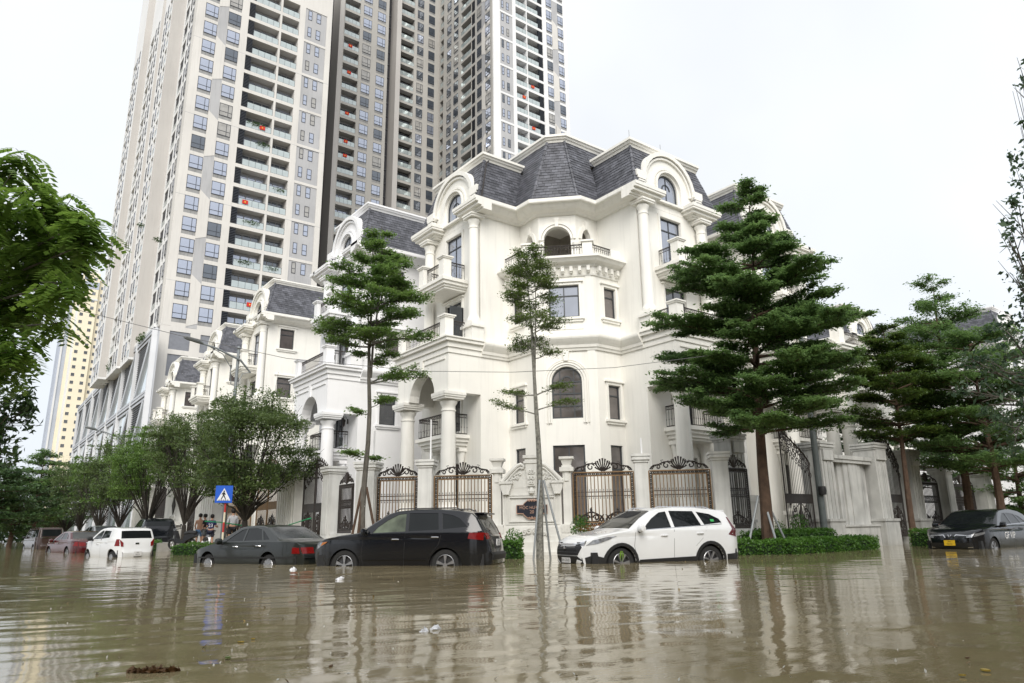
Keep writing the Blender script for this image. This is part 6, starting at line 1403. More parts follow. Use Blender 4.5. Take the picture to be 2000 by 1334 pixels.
# dark layered trees at the far left and beyond
for i, (px, ty, dp, R, lab) in enumerate(((62, 882, 75, 3.6, 'tall flat-tiered tree rising above the far left row'), (20, 935, 62, 3.4, 'dark layered tree at the left edge behind the street lamp'), (100, 930, 95, 5, 'dark tree at the end of the left street, behind the van'), (-30, 905, 52, 2.8, 'dark tree just cut by the left edge of the view'))):
    b, t = uptree(px, 1050, ty, dp); Hh = t.z+.3
    tree('street_tree', b, t, .22, [(Hh*f, R*g, 7) for f, g in ((.25, .7), (.35, .9), (.45, 1), (.55, .95), (.65, .85), (.76, .7), (.86, .6), (.95, .4))], GD if i != 0 else G2, BARKB, lab, .24, 50, rs=30+i, clump=.35, sub=6, group='dark trees far down the left street')
far = []
for px_, dp_, r_, h_ in ((-120, 120, 7, 7), (-60, 125, 7, 7.5), (0, 130, 7, 7), (45, 135, 6, 6.5), (85, 140, 6, 6), (110, 150, 6, 6)):
    c_ = PT(px_, 1040, dp_); k_ = 2600; a_ = RNG.normal(size=(k_, 3)); a_ /= np.linalg.norm(a_, axis=1)[:, None]; a_ *= RNG.random((k_, 1))**.35; far.append(a_*np.array([r_, r_, h_*.55])+np.array([c_.x, c_.y, h_*.45]))
leaves('far_trees', np.concatenate(far), .55, GD, None, .2, kind='stuff')
for i in range(4):  # unseen trees added so the car sides reflect less open sky
    blob_tree('street_tree', (-13.5, 50+15*i, -.3), (0, 0, 2.5), [(0, 0, 9, 3), (2.6, 0, 6.5, 2.6), (-2.6, 0, 6.5, 2.6), (0, 2.6, 6, 2.6), (0, -2.6, 7, 2.6), (1.5, -1.5, 4, 2.4), (-1.5, 1.5, 4, 2.4)], GD, BARKB, 'dark leafy tree added out of view by the left street to darken reflections, %s' % ['nearest', 'second', 'third', 'farthest'][i], .45, 45, .25, rs=140+i, group='unseen trees added by the left street')
for i in range(5):
    b = Vector((-4.5-3*i, 95+34*i, -.3)); blob_tree('street_tree', b, (0, 0, 2.2), [(rx, ry, rz, 2.4) for rx, ry, rz in ((0, 0, 7), (2.2, 0, 5), (-2.2, 0, 5), (0, 2.2, 5.5), (0, -2, 4.5), (1.5, 1, 3.4), (-1.5, -1, 3.2))], GD, BARKB, 'dark leafy street tree far down the left street, %s of five' % ['nearest', 'second', 'third', 'fourth', 'farthest'][i], .35, 60, .25, rs=80+i, group='dark street trees beyond the van')
# feather-leaved tree reaching in from the left
def feather_tree():
    base = PT(-420, 1060, 9.5); base.z = -.35; rg = np.random.default_rng(5)
    P = empty('feather_leaf_tree', base, 'bright green feather-leaved branches reaching in at the upper left', 'tree')
    m = MB(); fork = Vector((.2, .3, 3.2)); m.tube([(0, 0, -.3), (.05, .1, 1.6), fork], [.2, .17, .14], 10); m.build('trunk', BARK, P, smooth=True)
    br = MB(); lv = []; fs = []; vs = []
    cl = []
    for px, py, r, n in ((60, 330, .3, 26), (20, 380, .4, 34), (110, 390, .35, 34), (150, 410, .3, 30), (185, 430, .22, 22), (60, 450, .42, 44), (20, 500, .42, 44), (130, 470, .35, 36), (180, 500, .25, 24), (195, 470, .18, 14), (90, 520, .38, 38), (150, 545, .22, 20), (20, 580, .38, 34), (60, 590, .3, 28), (110, 600, .22, 16), (140, 625, .14, 9), (20, 650, .34, 30), (60, 680, .24, 18), (30, 710, .24, 16), (-60, 400, .6, 50), (-60, 550, .6, 50), (-60, 680, .5, 40), (80, 305, .16, 8)):
        dp = rg.uniform(7.8, 9.6); c = PT(px-28, py+6, dp)-base; cl.append((c, r, n))
        md = fork.lerp(c, .55)+Vector((0, 0, .35)); br.tube([fork, fork.lerp(md, .5)+Vector((0, 0, .2)), md, c], [.05, .035, .022, .008], 5)
        for k in range(int(n*1.5)):
            p = c+Vector(rg.normal(0, r*.4, 3)); a = rg.uniform(0, 2*PI); d = Vector((math.cos(a), math.sin(a), rg.uniform(-.5, .15))).normalized(); L = rg.uniform(.2, .32); br.tube([c.lerp(p, .4), p], [.006, .003], 3) if k % 3 == 0 else None
            s = d.cross(Vector((0, 0, 1))).normalized(); up = s.cross(d)
            for j in range(6):      # pairs of leaflets along a drooping midrib
                t = (j+1)/6; q = p+d*L*t-Vector((0, 0, .16*t*t*L*3)); ll = .13*(1-.45*abs(t-.55)*1.6); wv = .034
                for sg in (-1, 1):
                    e = (s*sg*.93+d*.35-Vector((0, 0, .35))).normalized(); w_ = e.cross(up).normalized(); k0 = len(vs)
                    vs += [tuple(q), tuple(q+e*ll*.45+w_*wv), tuple(q+e*ll), tuple(q+e*ll*.45-w_*wv)]; fs.append((k0, k0+1, k0+2, k0+3))
    br.build('branches', BARK, P, smooth=True)
    me = bpy.data.meshes.new('crown'); me.from_pydata(vs, [], fs); me.materials.append(G4); ob('crown', me, P)
feather_tree()
base = PT(-180, 1060, 17); base.z = -.3
blob_tree('dark_leaf_tree', base, (0, 0, 3), [V2(x, y, 16, base)+(r,) for x, y, r in ((25, 775, .6), (40, 810, .4), (0, 840, .65), (15, 885, .4), (-40, 800, .8), (-60, 870, .6), (45, 770, .25), (55, 800, .2), (-20, 740, .4))], leafmat('dark_glossy_leaves', (.015, .035, .012), (.04, .08, .02)), BARK, 'dark-leaved branches at the left edge below the feathery ones', .15, 700, .18, .1, 77, aspect=.42)
# ---------------------------------------------------------------- hedges
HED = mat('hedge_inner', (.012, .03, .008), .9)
def hedge(pts, w, z1, label, n=900, m=GH, z0=-.3):
    """clipped hedge along a plan polyline"""
    P = ob('hedge', None, None, (pts[0][0], pts[0][1], 0), None, label, 'hedge', 'clipped hedges along the pavement'); bx = MB(); pp = []
    for (x0, y0), (x1, y1) in zip(pts[:-1], pts[1:]):
        L = math.hypot(x1-x0, y1-y0); ux, uy = (x1-x0)/L, (y1-y0)/L; nx, ny = -uy, ux; a = w/2-.07
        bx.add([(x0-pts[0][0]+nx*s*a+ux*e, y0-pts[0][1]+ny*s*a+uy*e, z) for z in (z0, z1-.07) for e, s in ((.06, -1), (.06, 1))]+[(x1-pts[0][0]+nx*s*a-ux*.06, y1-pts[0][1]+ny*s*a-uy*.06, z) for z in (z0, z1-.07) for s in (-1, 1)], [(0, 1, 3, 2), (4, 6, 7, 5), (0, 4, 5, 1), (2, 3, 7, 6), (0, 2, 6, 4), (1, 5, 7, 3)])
        k = int(n*L); t = RNG.random(k)*L; s = RNG.uniform(-1, 1, k); z = RNG.random(k); side = RNG.random(k)
        s = np.where(side < .55, np.sign(s)*(1+RNG.normal(0, .07, k)), s); z = np.where(side >= .55, 1+RNG.normal(0, .035, k), z)
        e_ = RNG.random(k) < .75*w/L*.6; t = np.where(e_, np.where(RNG.random(k) < .5, 0, L)+RNG.normal(0, .03, k), t); s = np.where(e_, RNG.uniform(-1, 1, k), s); z = np.where(e_, RNG.random(k), z)
        bump = .05*np.sin(t*5+x0*3)+.035*np.sin(t*13+s*2); pp.append(np.stack([x0-pts[0][0]+ux*t+nx*s*w/2, y0-pts[0][1]+uy*t+ny*s*w/2, z0+(z1-z0)*z+bump*(z > .7)], 1))
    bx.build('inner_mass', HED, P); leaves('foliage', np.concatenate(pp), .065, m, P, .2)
    return P
hedge([(18.3, 14.1), (19.8, 13.1), (22.4, 13.1), (25.5, 13.35)], .75, .38, 'long clipped hedge right of the white SUV, under the big tree', 2600)
hedge([(19.9, 14.3), (25.0, 14.5)], .6, .62, 'raised back row of clipped hedge behind the big tree trunk', 2200)
hedge([(29.2, 13.3), (33.3, 13.3)], .8, .55, 'clipped hedge before the double gate, left of the black crossover', 2200)
hedge([(34.5, 13.6), (44, 13.6)], .8, .55, 'clipped hedge behind the black crossover', 900)
hedge([(12.3, 18.45), (13.35, 17.4)], .7, .5, 'bushy hedge between the black SUV and the thin tree', 3000)
hedge([(14.3, 16.6), (15.6, 15.5)], .6, .45, 'small hedge behind the nose of the white SUV', 2400)
hedge([(7.6, 33.6), (9.3, 32.4)], 1.5, .42, 'clipped hedge below the people, left of the sedan', 2600)
hedge([(7.9, 41.5), (8.0, 44.5)], 1.3, .5, 'clipped hedge right of the white hatchback', 1500)
hedge([(9.5, 29.8), (9.6, 28.0)], 1.0, .42, 'low hedge just above the sedan bonnet', 2000)
hedge([(6.9, 56), (7.2, 64)], 1.2, .6, 'hedge patch between red sedan and van', 700)
hedge([(-1.5, 66), (1.6, 64)], 1.4, .7, 'hedge at the foot of the far left street lamp', 900)
hedge([(-8, 75), (-3, 72)], 1.6, .7, 'hedge at the far left edge of the water', 700)
for x, y, z, r, n, l_ in ((12.25, 18.9, .55, .33, 900, 'small upright shrub left of the carved name wall'), (13.3, 17.7, .5, .3, 700, 'small round shrub left of the thin tree'), (15.0, 16.6, .85, .33, 700, 'small shrub at the right foot of the name wall'), (24.0, 15.0, .85, .35, 600, 'red-tipped shrub at the foot of the single gate leaf'), (22.6, 14.9, .75, .25, 350, 'small seedling shrub right of the big tree trunk')):
    P = empty('shrub', (x, y, 0), l_, 'shrub'); MB().tube([(0, 0, -.2), (0, 0, z)], .015, 5).build('stem', BARKB, P); leafcloud('foliage', (0, 0, z), (r, r, r*1.2), n, .06, GH, P)
P = empty('shrub', (15.4, 16.25, 0), 'rust-coloured groundcover shrub under the fence panel right of the name wall', 'shrub'); MB().tube([(0, 0, -.2), (0, 0, .7)], .015, 5).build('stem', BARKB, P)
leafcloud('foliage', (0.2, -.2, .82), (.9, .5, .16), 900, .06, leafmat('rusty_leaves', (.22, .07, .03), (.12, .16, .03)), P).rotation_euler = (0, 0, -PI/4)
P = empty('flower', (31.2, 13.4, 0), 'single orange flower on the hedge before the double gate', 'flower'); leafcloud('petals', (0, 0, .68), (.14, .14, .1), 60, .09, mat('orange_petals', (.7, .12, .04)), P)
# houses opposite; unseen trees added and kept tall to darken reflections
for i, (x, y, h) in enumerate(((-12, 10, 13), (-11, -1, 14), (-5, -8, 14), (3, -9, 15), (11, -11, 14), (20, -12, 13), (-13, 22, 12), (30, -13, 12), (-15, 36, 12), (-3, -5, 12), (8, -7, 12))):
    blob_tree('street_tree', (x, y, -.3), (0, 0, 2.5), [(0, 0, h-2, 2.6), (2.8, 0, h-3.5, 2.6), (-2.8, 0, h-3.5, 2.6), (0, 2.8, h-4, 2.6), (0, -2.8, h-3, 2.6), (2, -2, h-6, 2.5), (-2, 2, h-6, 2.5), (0, 0, h-8, 2.5)], GD, BARKB, 'dark leafy tree added unseen behind the camera to darken reflections, %s in the row' % ['first', 'second', 'third', 'fourth', 'fifth', 'sixth', 'seventh', 'eighth', 'ninth', 'tenth', 'eleventh'][i], .4, 60, .25, rs=100+i, group='unseen trees added behind the camera')
for i, x in enumerate((42, 52, 62, 74)):  # trees added out of view so the crossover's side mirrors less sky
    blob_tree('street_tree', (x, -4, -.3), (0, 0, 2.5), [(0, 0, 9, 3), (2.6, 0, 6.5, 2.6), (-2.6, 0, 6.5, 2.6), (0, 2.6, 6, 2.6), (1.5, -1.5, 4, 2.4), (-1.5, 1.5, 4, 2.4)], GD, BARKB, 'dark leafy tree added out of view by the right street to darken reflections, %s' % ['nearest', 'second', 'third', 'farthest'][i], .45, 45, .25, rs=160+i, group='unseen trees added by the right street')
RT = mat('red_brown_roof_tiles', (.13, .045, .035), .7, .3, 2)
for x, y, rz, l_ in ((-30, -6, .5, 'opposite house with red hipped roof behind the camera on the left'), (2, -36, -.1, 'opposite house with red hipped roof directly behind the camera'), (34, -34, 0, 'opposite house with red hipped roof behind the camera on the right')):
    P = empty('house', (x, y, 0), l_, 'house', rz); MB().box(-11, 11, -9, 9, -1, 9).build('wall', mat('tan_house_wall', (.32, .25, .19), .8), P)
    MB().add([(-12, -10, 9), (12, -10, 9), (12, 10, 9), (-12, 10, 9), (-4, 0, 14), (4, 0, 14)], [(0, 1, 5, 4), (1, 2, 5), (2, 3, 4, 5), (3, 0, 4), (0, 3, 2, 1)]).build('roof', RT, P)
    for k in range(4):
        for zz in (1.5, 5.3): MB().box(-9+k*5, -7+k*5, 8.9, 9.06, zz, zz+2.2).build('window', PANED, P); MB().box(-9+k*5, -7+k*5, -9.06, -8.9, zz, zz+2.2).build('window', PANED, P)
# ================================================================ street furniture, people, litter
GALV = mat('galvanised_steel', (.33, .35, .36), .45, .15, 3, metal=.5); LGREY = mat('lamp_pole_grey', (.22, .24, .25), .45, .15, 3, metal=.3)
def street_lamp(x, y, label, z=9.25, armz=8.58, side=-1, rz=0, sc=1.):
    P = empty('street_lamp', (x, y, 0), label, 'street lamp', rz, 'double curved street lamps')
    MB().tube([(0, 0, -.4), (0, 0, 3), (0, 0, z-.15)], [.12, .1, .06], 10).build('pole', LGREY, P, smooth=True); MB().lathe([(.03, 0), (.09, .06), (.06, .14), (.01, .18)], 0, 0, 10, z-.15).build('finial', LGREY, P, smooth=True)
    m = MB(); m.tube([(.62, 0, armz-.5), (.1, -.1, armz), (-1.0, -.1, armz+.42), (-1.75, -.1, armz+.58)], [.04, .05, .045, .035], 7); m.build('arm', LGREY, P, smooth=True)
    m = MB(); m.tube([(-1.35, -.1, armz+.48), (-.7, -.05, armz+.2), (-.3, 0, armz-.35), (-.22, 0, armz-1.15), (0, 0, armz-1.2)], .02, 6); m.tube([(.55, -.1, armz-.5), (.25, -.05, armz-.6), (.12, 0, armz-.95), (.1, 0, armz-1.2), (0, 0, armz-1.25)], .018, 6)
    m.tube([(-.22, 0, armz-1.0), (.11, 0, armz-1.0)], .018, 6); m.build('brace', LGREY, P, smooth=True)
    m = MB(); m.tube([(-1.6, -.1, armz+.55), (-1.8, -.1, armz+.63), (-2.3, -.1, armz+.72), (-2.45, -.1, armz+.73)], [.05, .1, .09, .03], 8); o = m.build('lamp_head', mat('lamp_head_grey', (.12, .13, .13), .4), P, smooth=True); o.scale = (1, 1, 1)
    return P
street_lamp(9.3, 33.45, 'tall grey street lamp with curved arm rising behind the big round tree')
street_lamp(9.3, 64.5, 'grey street lamp with curved arm before the glass podium', z=9.3, armz=8.3)
street_lamp(9.3, 95, 'small distant street lamp above the farthest round trees', z=9.3, armz=8.3)
l = street_lamp(1.2, 66, 'leaning-looking street lamp standing in the water at the far left', z=8.2, armz=7.4)
# blue crossing sign on a red and white post
b = PT(429, 1060, 26); P = empty('crossing_sign', (b.x, b.y, 0), 'blue square pedestrian crossing sign on a red and white striped post', 'sign', -.30)
for i in range(7): MB().tube([(.1, 0, -.3+i*.42), (.1, 0, -.3+(i+1)*.42)], .045, 10).build('post_band', mat('sign_red', (.38, .03, .025), .5) if i % 2 == 0 else mat('sign_cream', (.6, .55, .42), .5), P, smooth=True)
MB().box(-.34, .36, -.1, -.085, 2.62, 3.36).build('sign_plate', mat('sign_blue', (.01, .09, .5), .4, .05), P)
MB().slab([(-.27, 2.72), (.29, 2.72), (.01, 3.25)], [], -.106, -.1).build('white_triangle', mat('sign_white', (.7, .72, .75), .5, .05), P)
m = MB(lambda s, d, z: (s*.72-.0, d, 2.72+z*.62))
m.slab([(.0, .58), (.05, .6), (.06, .66), (.02, .7), (-.03, .67), (-.03, .61)], [], -.112, -.106)
m.slab([(-.05, .57), (.05, .57), (.12, .4), (.08, .38), (.05, .45), (.05, .34), (.15, .1), (.1, .08), (.0, .3), (-.1, .08), (-.15, .1), (-.05, .33), (-.05, .45), (-.1, .4), (-.13, .43)], [], -.112, -.106)
for k in range(5): m.slab([(-.27+k*.12, .02), (-.2+k*.12, .02), (-.19+k*.12, .06), (-.26+k*.12, .06)], [], -.112, -.106)
m.build('walking_figure', mat('sign_black', (.01, .01, .01), .5), P)
P.scale = (.84, .84, .84); P.location.z = -.28
# grey utility pole with meter box on the right
b = PT(1612, 1050, 26); P = empty('utility_pole', (b.x, b.y, 0), 'dark grey pole with small round meter box beside the single gate leaf', 'pole')
MB().tube([(0, 0, -.4), (0, 0, 4), (0, 0, 8.6)], [.13, .11, .07], 12).build('pole', mat('dark_pole', (.10, .115, .115), .5, .25, 3), P, smooth=True)
MB().lathe([(.02, -.16), (.13, -.15), (.15, 0), (.13, .15), (.02, .16)], -.06, -.14, 12, 2.05).build('meter_box', TRIM, P, smooth=True)
MB().tube([(0, 0, 6.6), (.7, -.2, 7.2), (1.6, -.4, 7.5)], [.05, .04, .03], 6).build('arm', GALV, P)
# props of the trees
def stake(p0, p1, r, m, label, grp):
    p0 = Vector(p0); o = MB().tube([(0, 0, 0), tuple(Vector(p1)-p0)], r, 8).build('tree_prop', m, None, smooth=True); o.location = p0; o['label'] = label; o['category'] = 'tree prop'; o['group'] = grp
def props(px, py, depth, ht, feet, r, m, labels, grp):
    b = PT(px, py, depth)
    for (dx, dy), l_ in zip(feet, labels): stake((b.x+dx, b.y+dy, -.3), (b.x+dx*.12, b.y+dy*.12, ht), r, m, l_, grp)
props(1497, 1078, 22.3, 1.75, ((-.8, .25), (-.25, -.7), (.75, -.5)), .035, GALV, ('left steel prop of the big tree', 'middle steel prop of the big tree', 'right steel prop of the big tree'), 'steel props of the big tree')
props(1060, 1092, 20.3, 2.2, ((-.45, -.1), (.45, -.55), (.42, .12)), .03, GALV, ('left steel prop of the thin tree', 'right steel prop of the thin tree', 'rear steel prop of the thin tree'), 'steel props of the thin tree')
props(706, 1085, 23.2, 2.25, ((-.5, .1), (.5, -.45), (-.3, -.15)), .045, BARKB, ('left brown wooden prop of the slim tree', 'right brown wooden prop of the slim tree', 'dark middle wooden prop of the slim tree'), 'wooden props of the slim tree')
b = PT(711, 1005, 23.05)
for i, t_ in enumerate('52'): o = text('painted_number', t_, .2, mat('whitewash', (.6, .6, .58), .8), next(x for x in bpy.data.objects if x.name == 'layered_tree'), Matrix.Translation((0, 0, 0)), 0, .003); o.location = Vector((-.045, -.115, 1.95-i*.28)); o.rotation_euler = (PI/2, 0, -.5)
for i in range(6): stake((.9+(i % 3)*.5-1.2*(i > 2), 66.4+(i % 2)*.9, -.3), (1.0-1.2*(i > 2)+.2, 66.6, 2.4), .035, GALV, 'slanting white tree stake near the far left street lamp, number %s from the lamp' % ['one', 'two', 'three', 'four', 'five', 'six'][i], 'white tree stakes at the far left')
# overhead cable
pts = [PT(x, y, d) for x, y, d in ((-200, 520, 19), (60, 582, 20), (150, 605, 20.5), (350, 655, 21.5), (560, 700, 21.5), (820, 725, 21.8), (1000, 727, 21.8), (1200, 718, 22), (1420, 690, 22.2))]
q0 = pts[0].copy(); o = MB().tube([tuple(p-q0) for p in pts], .009, 5).build('overhead_cable', mat('cable', (.12, .12, .12), .6), None); o.location = q0; o['label'] = 'thin overhead cable sagging across the street to the big tree'; o['category'] = 'cable'
pts = [PT(x, y, d) for x, y, d in ((400, 1018, 30), (430, 1020, 30), (500, 1030, 30), (550, 1030, 29.5), (600, 1014, 28), (608, 1012, 28))]
q0 = pts[0].copy(); o = MB().tube([tuple(p-q0) for p in pts], .022, 5).build('green_hose', mat('green_plastic', (.02, .3, .12), .5), None); o.location = q0; o['label'] = 'green string tied between the tree trunk and the iron gate'; o['category'] = 'rope'
# ---------------------------------------------------------------- people
SKIN = mat('skin', (.42, .24, .16), .55, .08); HAIR = mat('black_hair', (.012, .01, .01), .6)
def skinned(name, verts, edges, radii, m, parent, lv=2):
    me = bpy.data.meshes.new(name); me.from_pydata(verts, edges, []); o = bpy.data.objects.new(name+'_tmp', me); COL.objects.link(o)
    sk = o.modifiers.new('s', 'SKIN'); sb = o.modifiers.new('b', 'SUBSURF'); sb.levels = sb.render_levels = lv
    for i, r in enumerate(radii):
        sv = me.skin_vertices[0].data[i]; sv.radius = r if hasattr(r, '__len__') else (r, r); sv.use_root = (i == 0)
    dg = bpy.context.evaluated_depsgraph_get(); m2 = bpy.data.meshes.new_from_object(o.evaluated_get(dg)); bpy.data.objects.remove(o)
    m2.name = name; m2.materials.clear(); m2.materials.append(m); m2.polygons.foreach_set('use_smooth', [True]*len(m2.polygons)); return ob(name, m2, parent)
def person(loc, rz, label, top, topm, botm, h=1.68, lean=0., arm=0., hair=.1, hood=False, num=None):
    """y+ is the way the person faces"""
    P = empty('person', loc, label, 'person', rz); k = h/1.7
    v = [(0, 0, .96), (0, lean*.3, 1.18), (0, lean*.7, 1.38), (0, lean, 1.46), (0, lean*1.15+.02, 1.54), (0, lean*1.25+.04, 1.64),
         (-.17, lean*.8, 1.40), (-.24, lean*.8+.02, 1.14), (-.22, lean+.1+arm, .98+arm*.8), (.17, lean*.8, 1.40), (.24, lean*.8+.02, 1.14), (.22, lean+.12+arm, .95+arm),
         (-.095, 0, .88), (-.11, .03, .5), (-.11, -.02, .08), (-.11, .1, .03), (.095, 0, .88), (.12, .01, .5), (.13, -.04, .08), (.13, .08, .03)]
    e = [(0, 1), (1, 2), (2, 3), (3, 4), (4, 5), (2, 6), (6, 7), (7, 8), (2, 9), (9, 10), (10, 11), (0, 12), (12, 13), (13, 14), (14, 15), (0, 16), (16, 17), (17, 18), (18, 19)]
    r = [(.15, .11), (.125, .09), (.15, .1), (.07, .06), (.052, .055), (.085, .1), .062, .045, .033, .062, .045, .033, .09, .06, .042, .04, .09, .06, .042, .04]
    v = [tuple(c*k for c in p) for p in v]; r = [tuple(c*k for c in q) if hasattr(q, '__len__') else q*k for q in r]
    B = skinned('body', v, e, r, SKIN, P)
    hd = MB(); 
    hd.lathe([(.02, .0), (.07, .03), (.098, .09), (.095, .16), (.06, .21), (.01, .225)], 0, 0, 14); o = hd.build('hair', HAIR, P, smooth=True); o.location = (0, (lean*1.25+.015)*k, 1.585*k); o.scale = (1.0+hair*.6, 1.1+hair*.5, .9+hair)
    f = MB(); f.lathe([(.004, -.012), (.02, 0), (.004, .012)], 0, 0, 6); f.tube([(0, .0, 0), (0, .02, -.02)], [.006, .012], 5); o = f.build('nose', SKIN, P); o.location = (0, (lean*1.25+.135)*k, 1.61*k)
    for sg in (-1, 1):
        ea = MB().lathe([(.004, -.03), (.016, 0), (.004, .03)], 0, 0, 6).build('ear', SKIN, P); ea.location = (sg*.092*k, (lean*1.25+.03)*k, 1.62*k); ee = MB().lathe([(.003, -.008), (.01, 0), (.003, .008)], 0, 0, 6).build('eye', HAIR, P); ee.location = (sg*.033*k, (lean*1.25+.128)*k, 1.645*k)
        hb = v[8] if sg < 0 else v[11]; hn = MB()
        for q in range(5): hn.tube([(sg*(q-2)*.016, 0, 0), (sg*(q-2)*.02, .02, -.05), (sg*(q-2)*.018, .035, -.085+.01*abs(q-2))], [.011, .009, .007], 5)
        hn.tube([(0, 0, .04), (0, .005, -.03)], [.03, .034], 6); o = hn.build('hand', SKIN, P, smooth=True); o.location = (hb[0], hb[1]+.01, hb[2]-.03)
    if top:
        tv = [v[0], v[1], v[2], v[3], v[6], tuple(Vector(v[6]).lerp(Vector(v[7]), .75 if not hood else 1)), v[9], tuple(Vector(v[9]).lerp(Vector(v[10]), .75 if not hood else 1))]
        te = [(0, 1), (1, 2), (2, 3), (2, 4), (4, 5), (2, 6), (6, 7)]; tr_ = [(.175, .135), (.155, .12), (.175, .125), (.075, .07), .08, .07, .08, .07]
        if hood:
            tv += [v[8], v[11], (0, v[3][1]-.07, v[3][2]-.05)]; te += [(5, 8), (7, 9), (3, 10)]; tr_ += [.045, .045, .09]
        skinned('shirt' if not hood else 'hooded_jacket', tv, te, [tuple(c*k for c in q) if hasattr(q, '__len__') else q*k for q in tr_], topm, P)
    sv = [v[0], v[12], tuple(Vector(v[12]).lerp(Vector(v[13]), .85)), v[16], tuple(Vector(v[16]).lerp(Vector(v[17]), .85))]
    skinned('shorts', sv, [(0, 1), (1, 2), (0, 3), (3, 4)], [(.17*k, .13*k), .112*k, .1*k, .112*k, .1*k], botm, P)
    if num:
        o = text('shirt_number', num, .24, mat('sign_white', (0, 0, 0)), P, Matrix.Translation((0, -.15*k+lean*.5, 1.2*k))@Matrix.Rotation(PI/2, 4, 'X'), 0, .003)
    return P
def at_d(px, depth, z): v = PT(px, 1040, depth); return (v.x, v.y, z)
person(at_d(389, 39.2, .12), -.3, 'shirtless man in blue shorts seen from behind by the gate', False, None, mat('blue_shorts', (.09, .17, .3), .8), 1.72, arm=.1)
person(at_d(399, 38.9, .18), 1.0, 'person in black t-shirt and grey shorts, between shirtless man and navy jersey', True, mat('black_shirt', (.012, .012, .014), .8), mat('grey_shorts', (.14, .15, .16), .8), 1.62)
person(at_d(411, 37.6, .12), -.5, 'person in navy jersey with number 23 leaning forward at the gate', True, mat('navy_jersey', (.012, .016, .08), .7), mat('navy_shorts', (.008, .01, .03), .7), 1.62, lean=.1, arm=.25, num='23')
person(at_d(453, 36.3, .22), -.1, 'person in light grey hooded jacket and black shorts by the bronze gate', True, mat('grey_hoodie', (.38, .39, .41), .85), mat('black_shorts', (.01, .01, .012), .8), 1.72, hair=.35, hood=True)
# ---------------------------------------------------------------- scooters
def scooter(loc, rz, body, label):
    P = empty('scooter', loc, label, 'scooter', rz)
    for x in (-.6, .62):
        w = MB(); N = 18; vs = []; pr = [(.16, -.04), (.22, -.045), (.25, 0), (.22, .045), (.16, .04)]
        for r_, d_ in pr:
            for i in range(N): a = 2*PI*i/N; vs.append((r_*math.cos(a), d_, r_*math.sin(a)))
        w.add(vs, [(j*N+i, j*N+(i+1) % N, (j+1)*N+(i+1) % N, (j+1)*N+i) for j in range(4) for i in range(N)]); o = w.build('wheel', TYRE, P, smooth=True); o.location = (x, 0, .25)
        for k in range(3): a = k*2.1; MB().tube([(-.18*math.cos(a), 0, -.18*math.sin(a)), (.18*math.cos(a), 0, .18*math.sin(a))], .012, 4).build('spoke', RIMM, o)
    T_ = lambda s, d, z: (s, d, z)
    m = MB(T_); m.slab([(-.85, .62), (-.3, .4), (-.2, .28), (.28, .28), (.36, .5), (.5, .86), (.42, .9), (.26, .52), (.2, .42), (-.1, .42), (-.2, .7), (-.75, .74)], [], -.13, .13); m.build('body', body, P)
    MB().tube([(-.8, 0, .78), (-.4, 0, .8), (-.12, 0, .74)], [.09, .13, .1], 8).build('seat', TRIM, P, smooth=True); MB().slab([(.36, .46), (.62, .56), (.86, .44), (.84, .4), (.6, .48), (.38, .34)], [], -.07, .07).build('mudguard', body, P)
    MB().tube([(.62, 0, .25), (.46, 0, .95)], .03, 6).build('fork', GALV, P); MB().tube([(.34, -.32, 1.02), (.46, -.1, .97), (.46, .1, .97), (.34, .32, 1.02)], .018, 6).build('handlebar', TRIM, P); MB().lathe([(.02, -.07), (.08, -.04), (.08, .04), (.02, .07)], .5, 0, 10, .95).build('headlight', CLRL, P)
    for sg in (-1, 1): MB().tube([(.42, sg*.24, 1.0), (.44, sg*.3, 1.16), (.44, sg*.34, 1.2), (.44, sg*.26, 1.2)], [.008, .008, .03, .03], 5).build('mirror', TRIM, P)
    return P
scooter(at_d(358, 36, .12), 2.2, mat('black_scooter_paint', (.01, .01, .011), .3), 'black scooter parked against the second round tree trunk')
scooter(at_d(405, 35.5, -.22), 1.2, mat('white_scooter_paint', (.6, .6, .62), .3), 'white scooter standing in front of the group of people')
# ---------------------------------------------------------------- litter on the water
BAG = mat('white_plastic_bag', (.75, .76, .8), .35, .1, 8)
def bag(px, py, depth, s, label):
    v = PT(px, py, depth); k = CAM_H/(CAM_H-v.z) if v.z < CAM_H else 1; p = Vector((v.x*k, v.y*k, 0)); rg = np.random.default_rng(px)
    n = 12; vs = []; fs = []
    for j in range(6):
        for i in range(n):
            a = 2*PI*i/n; r = s*math.cos(j/5*PI/2)**.6*(1+.35*rg.normal()*.5+.25*math.sin(a*2)); vs.append((r*math.cos(a), r*.7*math.sin(a), s*.62*math.sin(j/5*PI/2)*(1+.4*math.cos(a*1+1))-.01+.12*s*rg.normal()))
    for j in range(5):
        for i in range(n): fs.append((j*n+i, j*n+(i+1) % n, (j+1)*n+(i+1) % n, (j+1)*n+i))
    o = MB().add(vs, fs).build('plastic_bag', BAG, None, smooth=True); o.location = p; o['label'] = label; o['category'] = 'plastic bag'
bag(572, 1113, 15, .075, 'small white bag floating left of the black SUV, nearer the sedan'); bag(664, 1132, 12, .075, 'small white scrap floating in front of the black SUV front wheel'); bag(848, 1229, 6, .05, 'white crumpled bag end floating in the open foreground water, right piece'); bag(828, 1233, 6, .045, 'white crumpled bag floating in the open foreground water, left piece'); bag(1606, 1077, 24, .05, 'tiny pale blue scrap floating before the long hedge')
SC_ = mat('scum_flecks', (.5, .5, .46), .5); fl = []
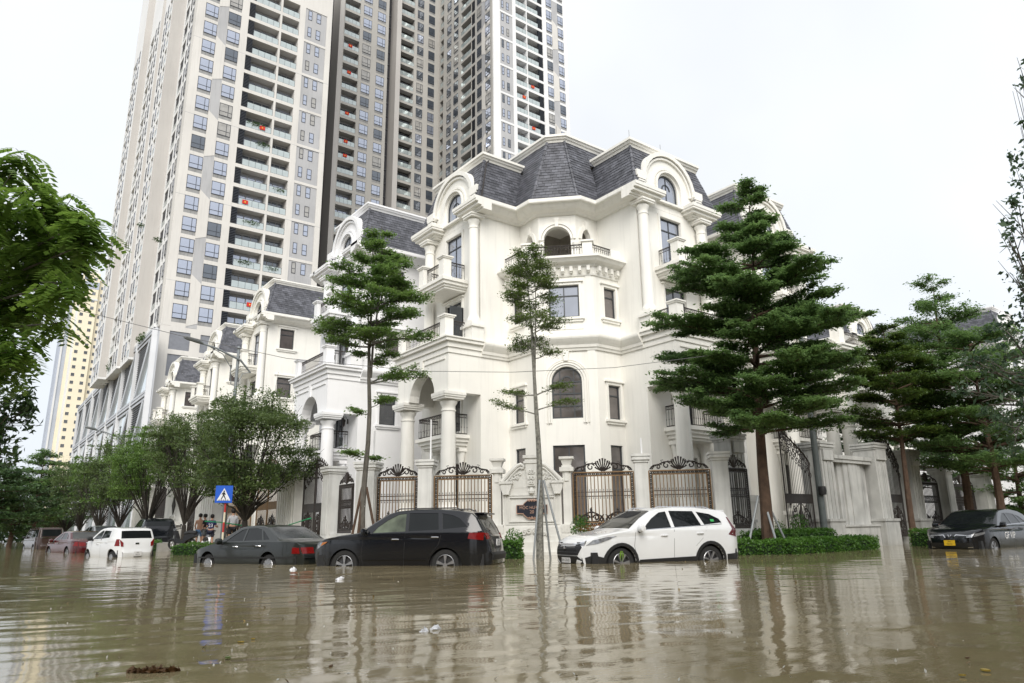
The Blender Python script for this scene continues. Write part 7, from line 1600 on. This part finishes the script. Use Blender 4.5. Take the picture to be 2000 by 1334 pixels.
for i in range(260):
    px_, py_ = RNG.uniform(20, 1980), RNG.uniform(1092, 1330)**1.0; d_ = _f*F_PX+_r2*(px_-1000)-_u2*(py_-667); k_ = -CAM_H/d_.z
    if d_.z < 0: fl.append((d_.x*k_, d_.y*k_, .006))
leaves('floating_flecks', np.array(fl), .022, SC_, None, 2., kind='stuff')
fl = np.stack([RNG.uniform(1, 16, 60), RNG.uniform(1, 14, 60), np.full(60, .008)], 1); leaves('floating_leaf_bits', fl, .04, mat('leaf_bits', (.22, .15, .04), .6, .4), None, 2., kind='stuff')
LF_ = mat('floating_leaf_yellow', (.35, .25, .03), .5, .3, 9); LG_ = mat('floating_leaf_green', (.10, .16, .03), .5, .3, 9); LB_ = mat('floating_debris_brown', (.11, .055, .018), .6, .4, 9)
def floaty(px, py, L, W_, m, label, name='floating_leaf'):
    d = _f*F_PX+_r2*(px-1000)-_u2*(py-667); k = -CAM_H/d.z; rz = (px*7) % 6
    pts = [(-L/2, 0), (-L/4, W_/2), (0, W_*.55), (L/4, W_*.4), (L/2, 0), (L/4, -W_*.42), (0, -W_/2), (-L/4, -W_*.45)]
    o = MB().prism(pts, .0, .008).build(name, m, None); o.location = (d.x*k, d.y*k, .006); o.rotation_euler = (.08, .05, rz); o['label'] = label; o['category'] = 'leaf'
for q in ((470, 1256, .07, .03, LF_, 'yellow leaf floating left of centre in the foreground'), (494, 1250, .04, .025, LF_, 'smallest yellow leaf fragment floating left of centre'), (445, 1287, .06, .03, LG_, 'greenish leaf floating near the lower left'), (1925, 1312, .05, .03, LF_, 'yellow leaf floating near the lower right corner'), (1880, 1322, .035, .02, LF_, 'tiny yellow leaf floating at the bottom right edge'), (646, 1304, .05, .02, LB_, 'brown leaf floating at the lower left of centre'), (1890, 1288, .06, .008, LB_, 'thin brown twig floating at the lower right')): floaty(*q)
d = _f*F_PX+_r2*(300-1000)-_u2*(1312-667); k = -CAM_H/d.z
o = leafcloud('leaf_litter', (0, 0, .003), (.16, .045, .008), 260, .05, LB_, None, kind='stuff'); o.location = (d.x*k, d.y*k, 0); o.rotation_euler = (0, 0, -.6)
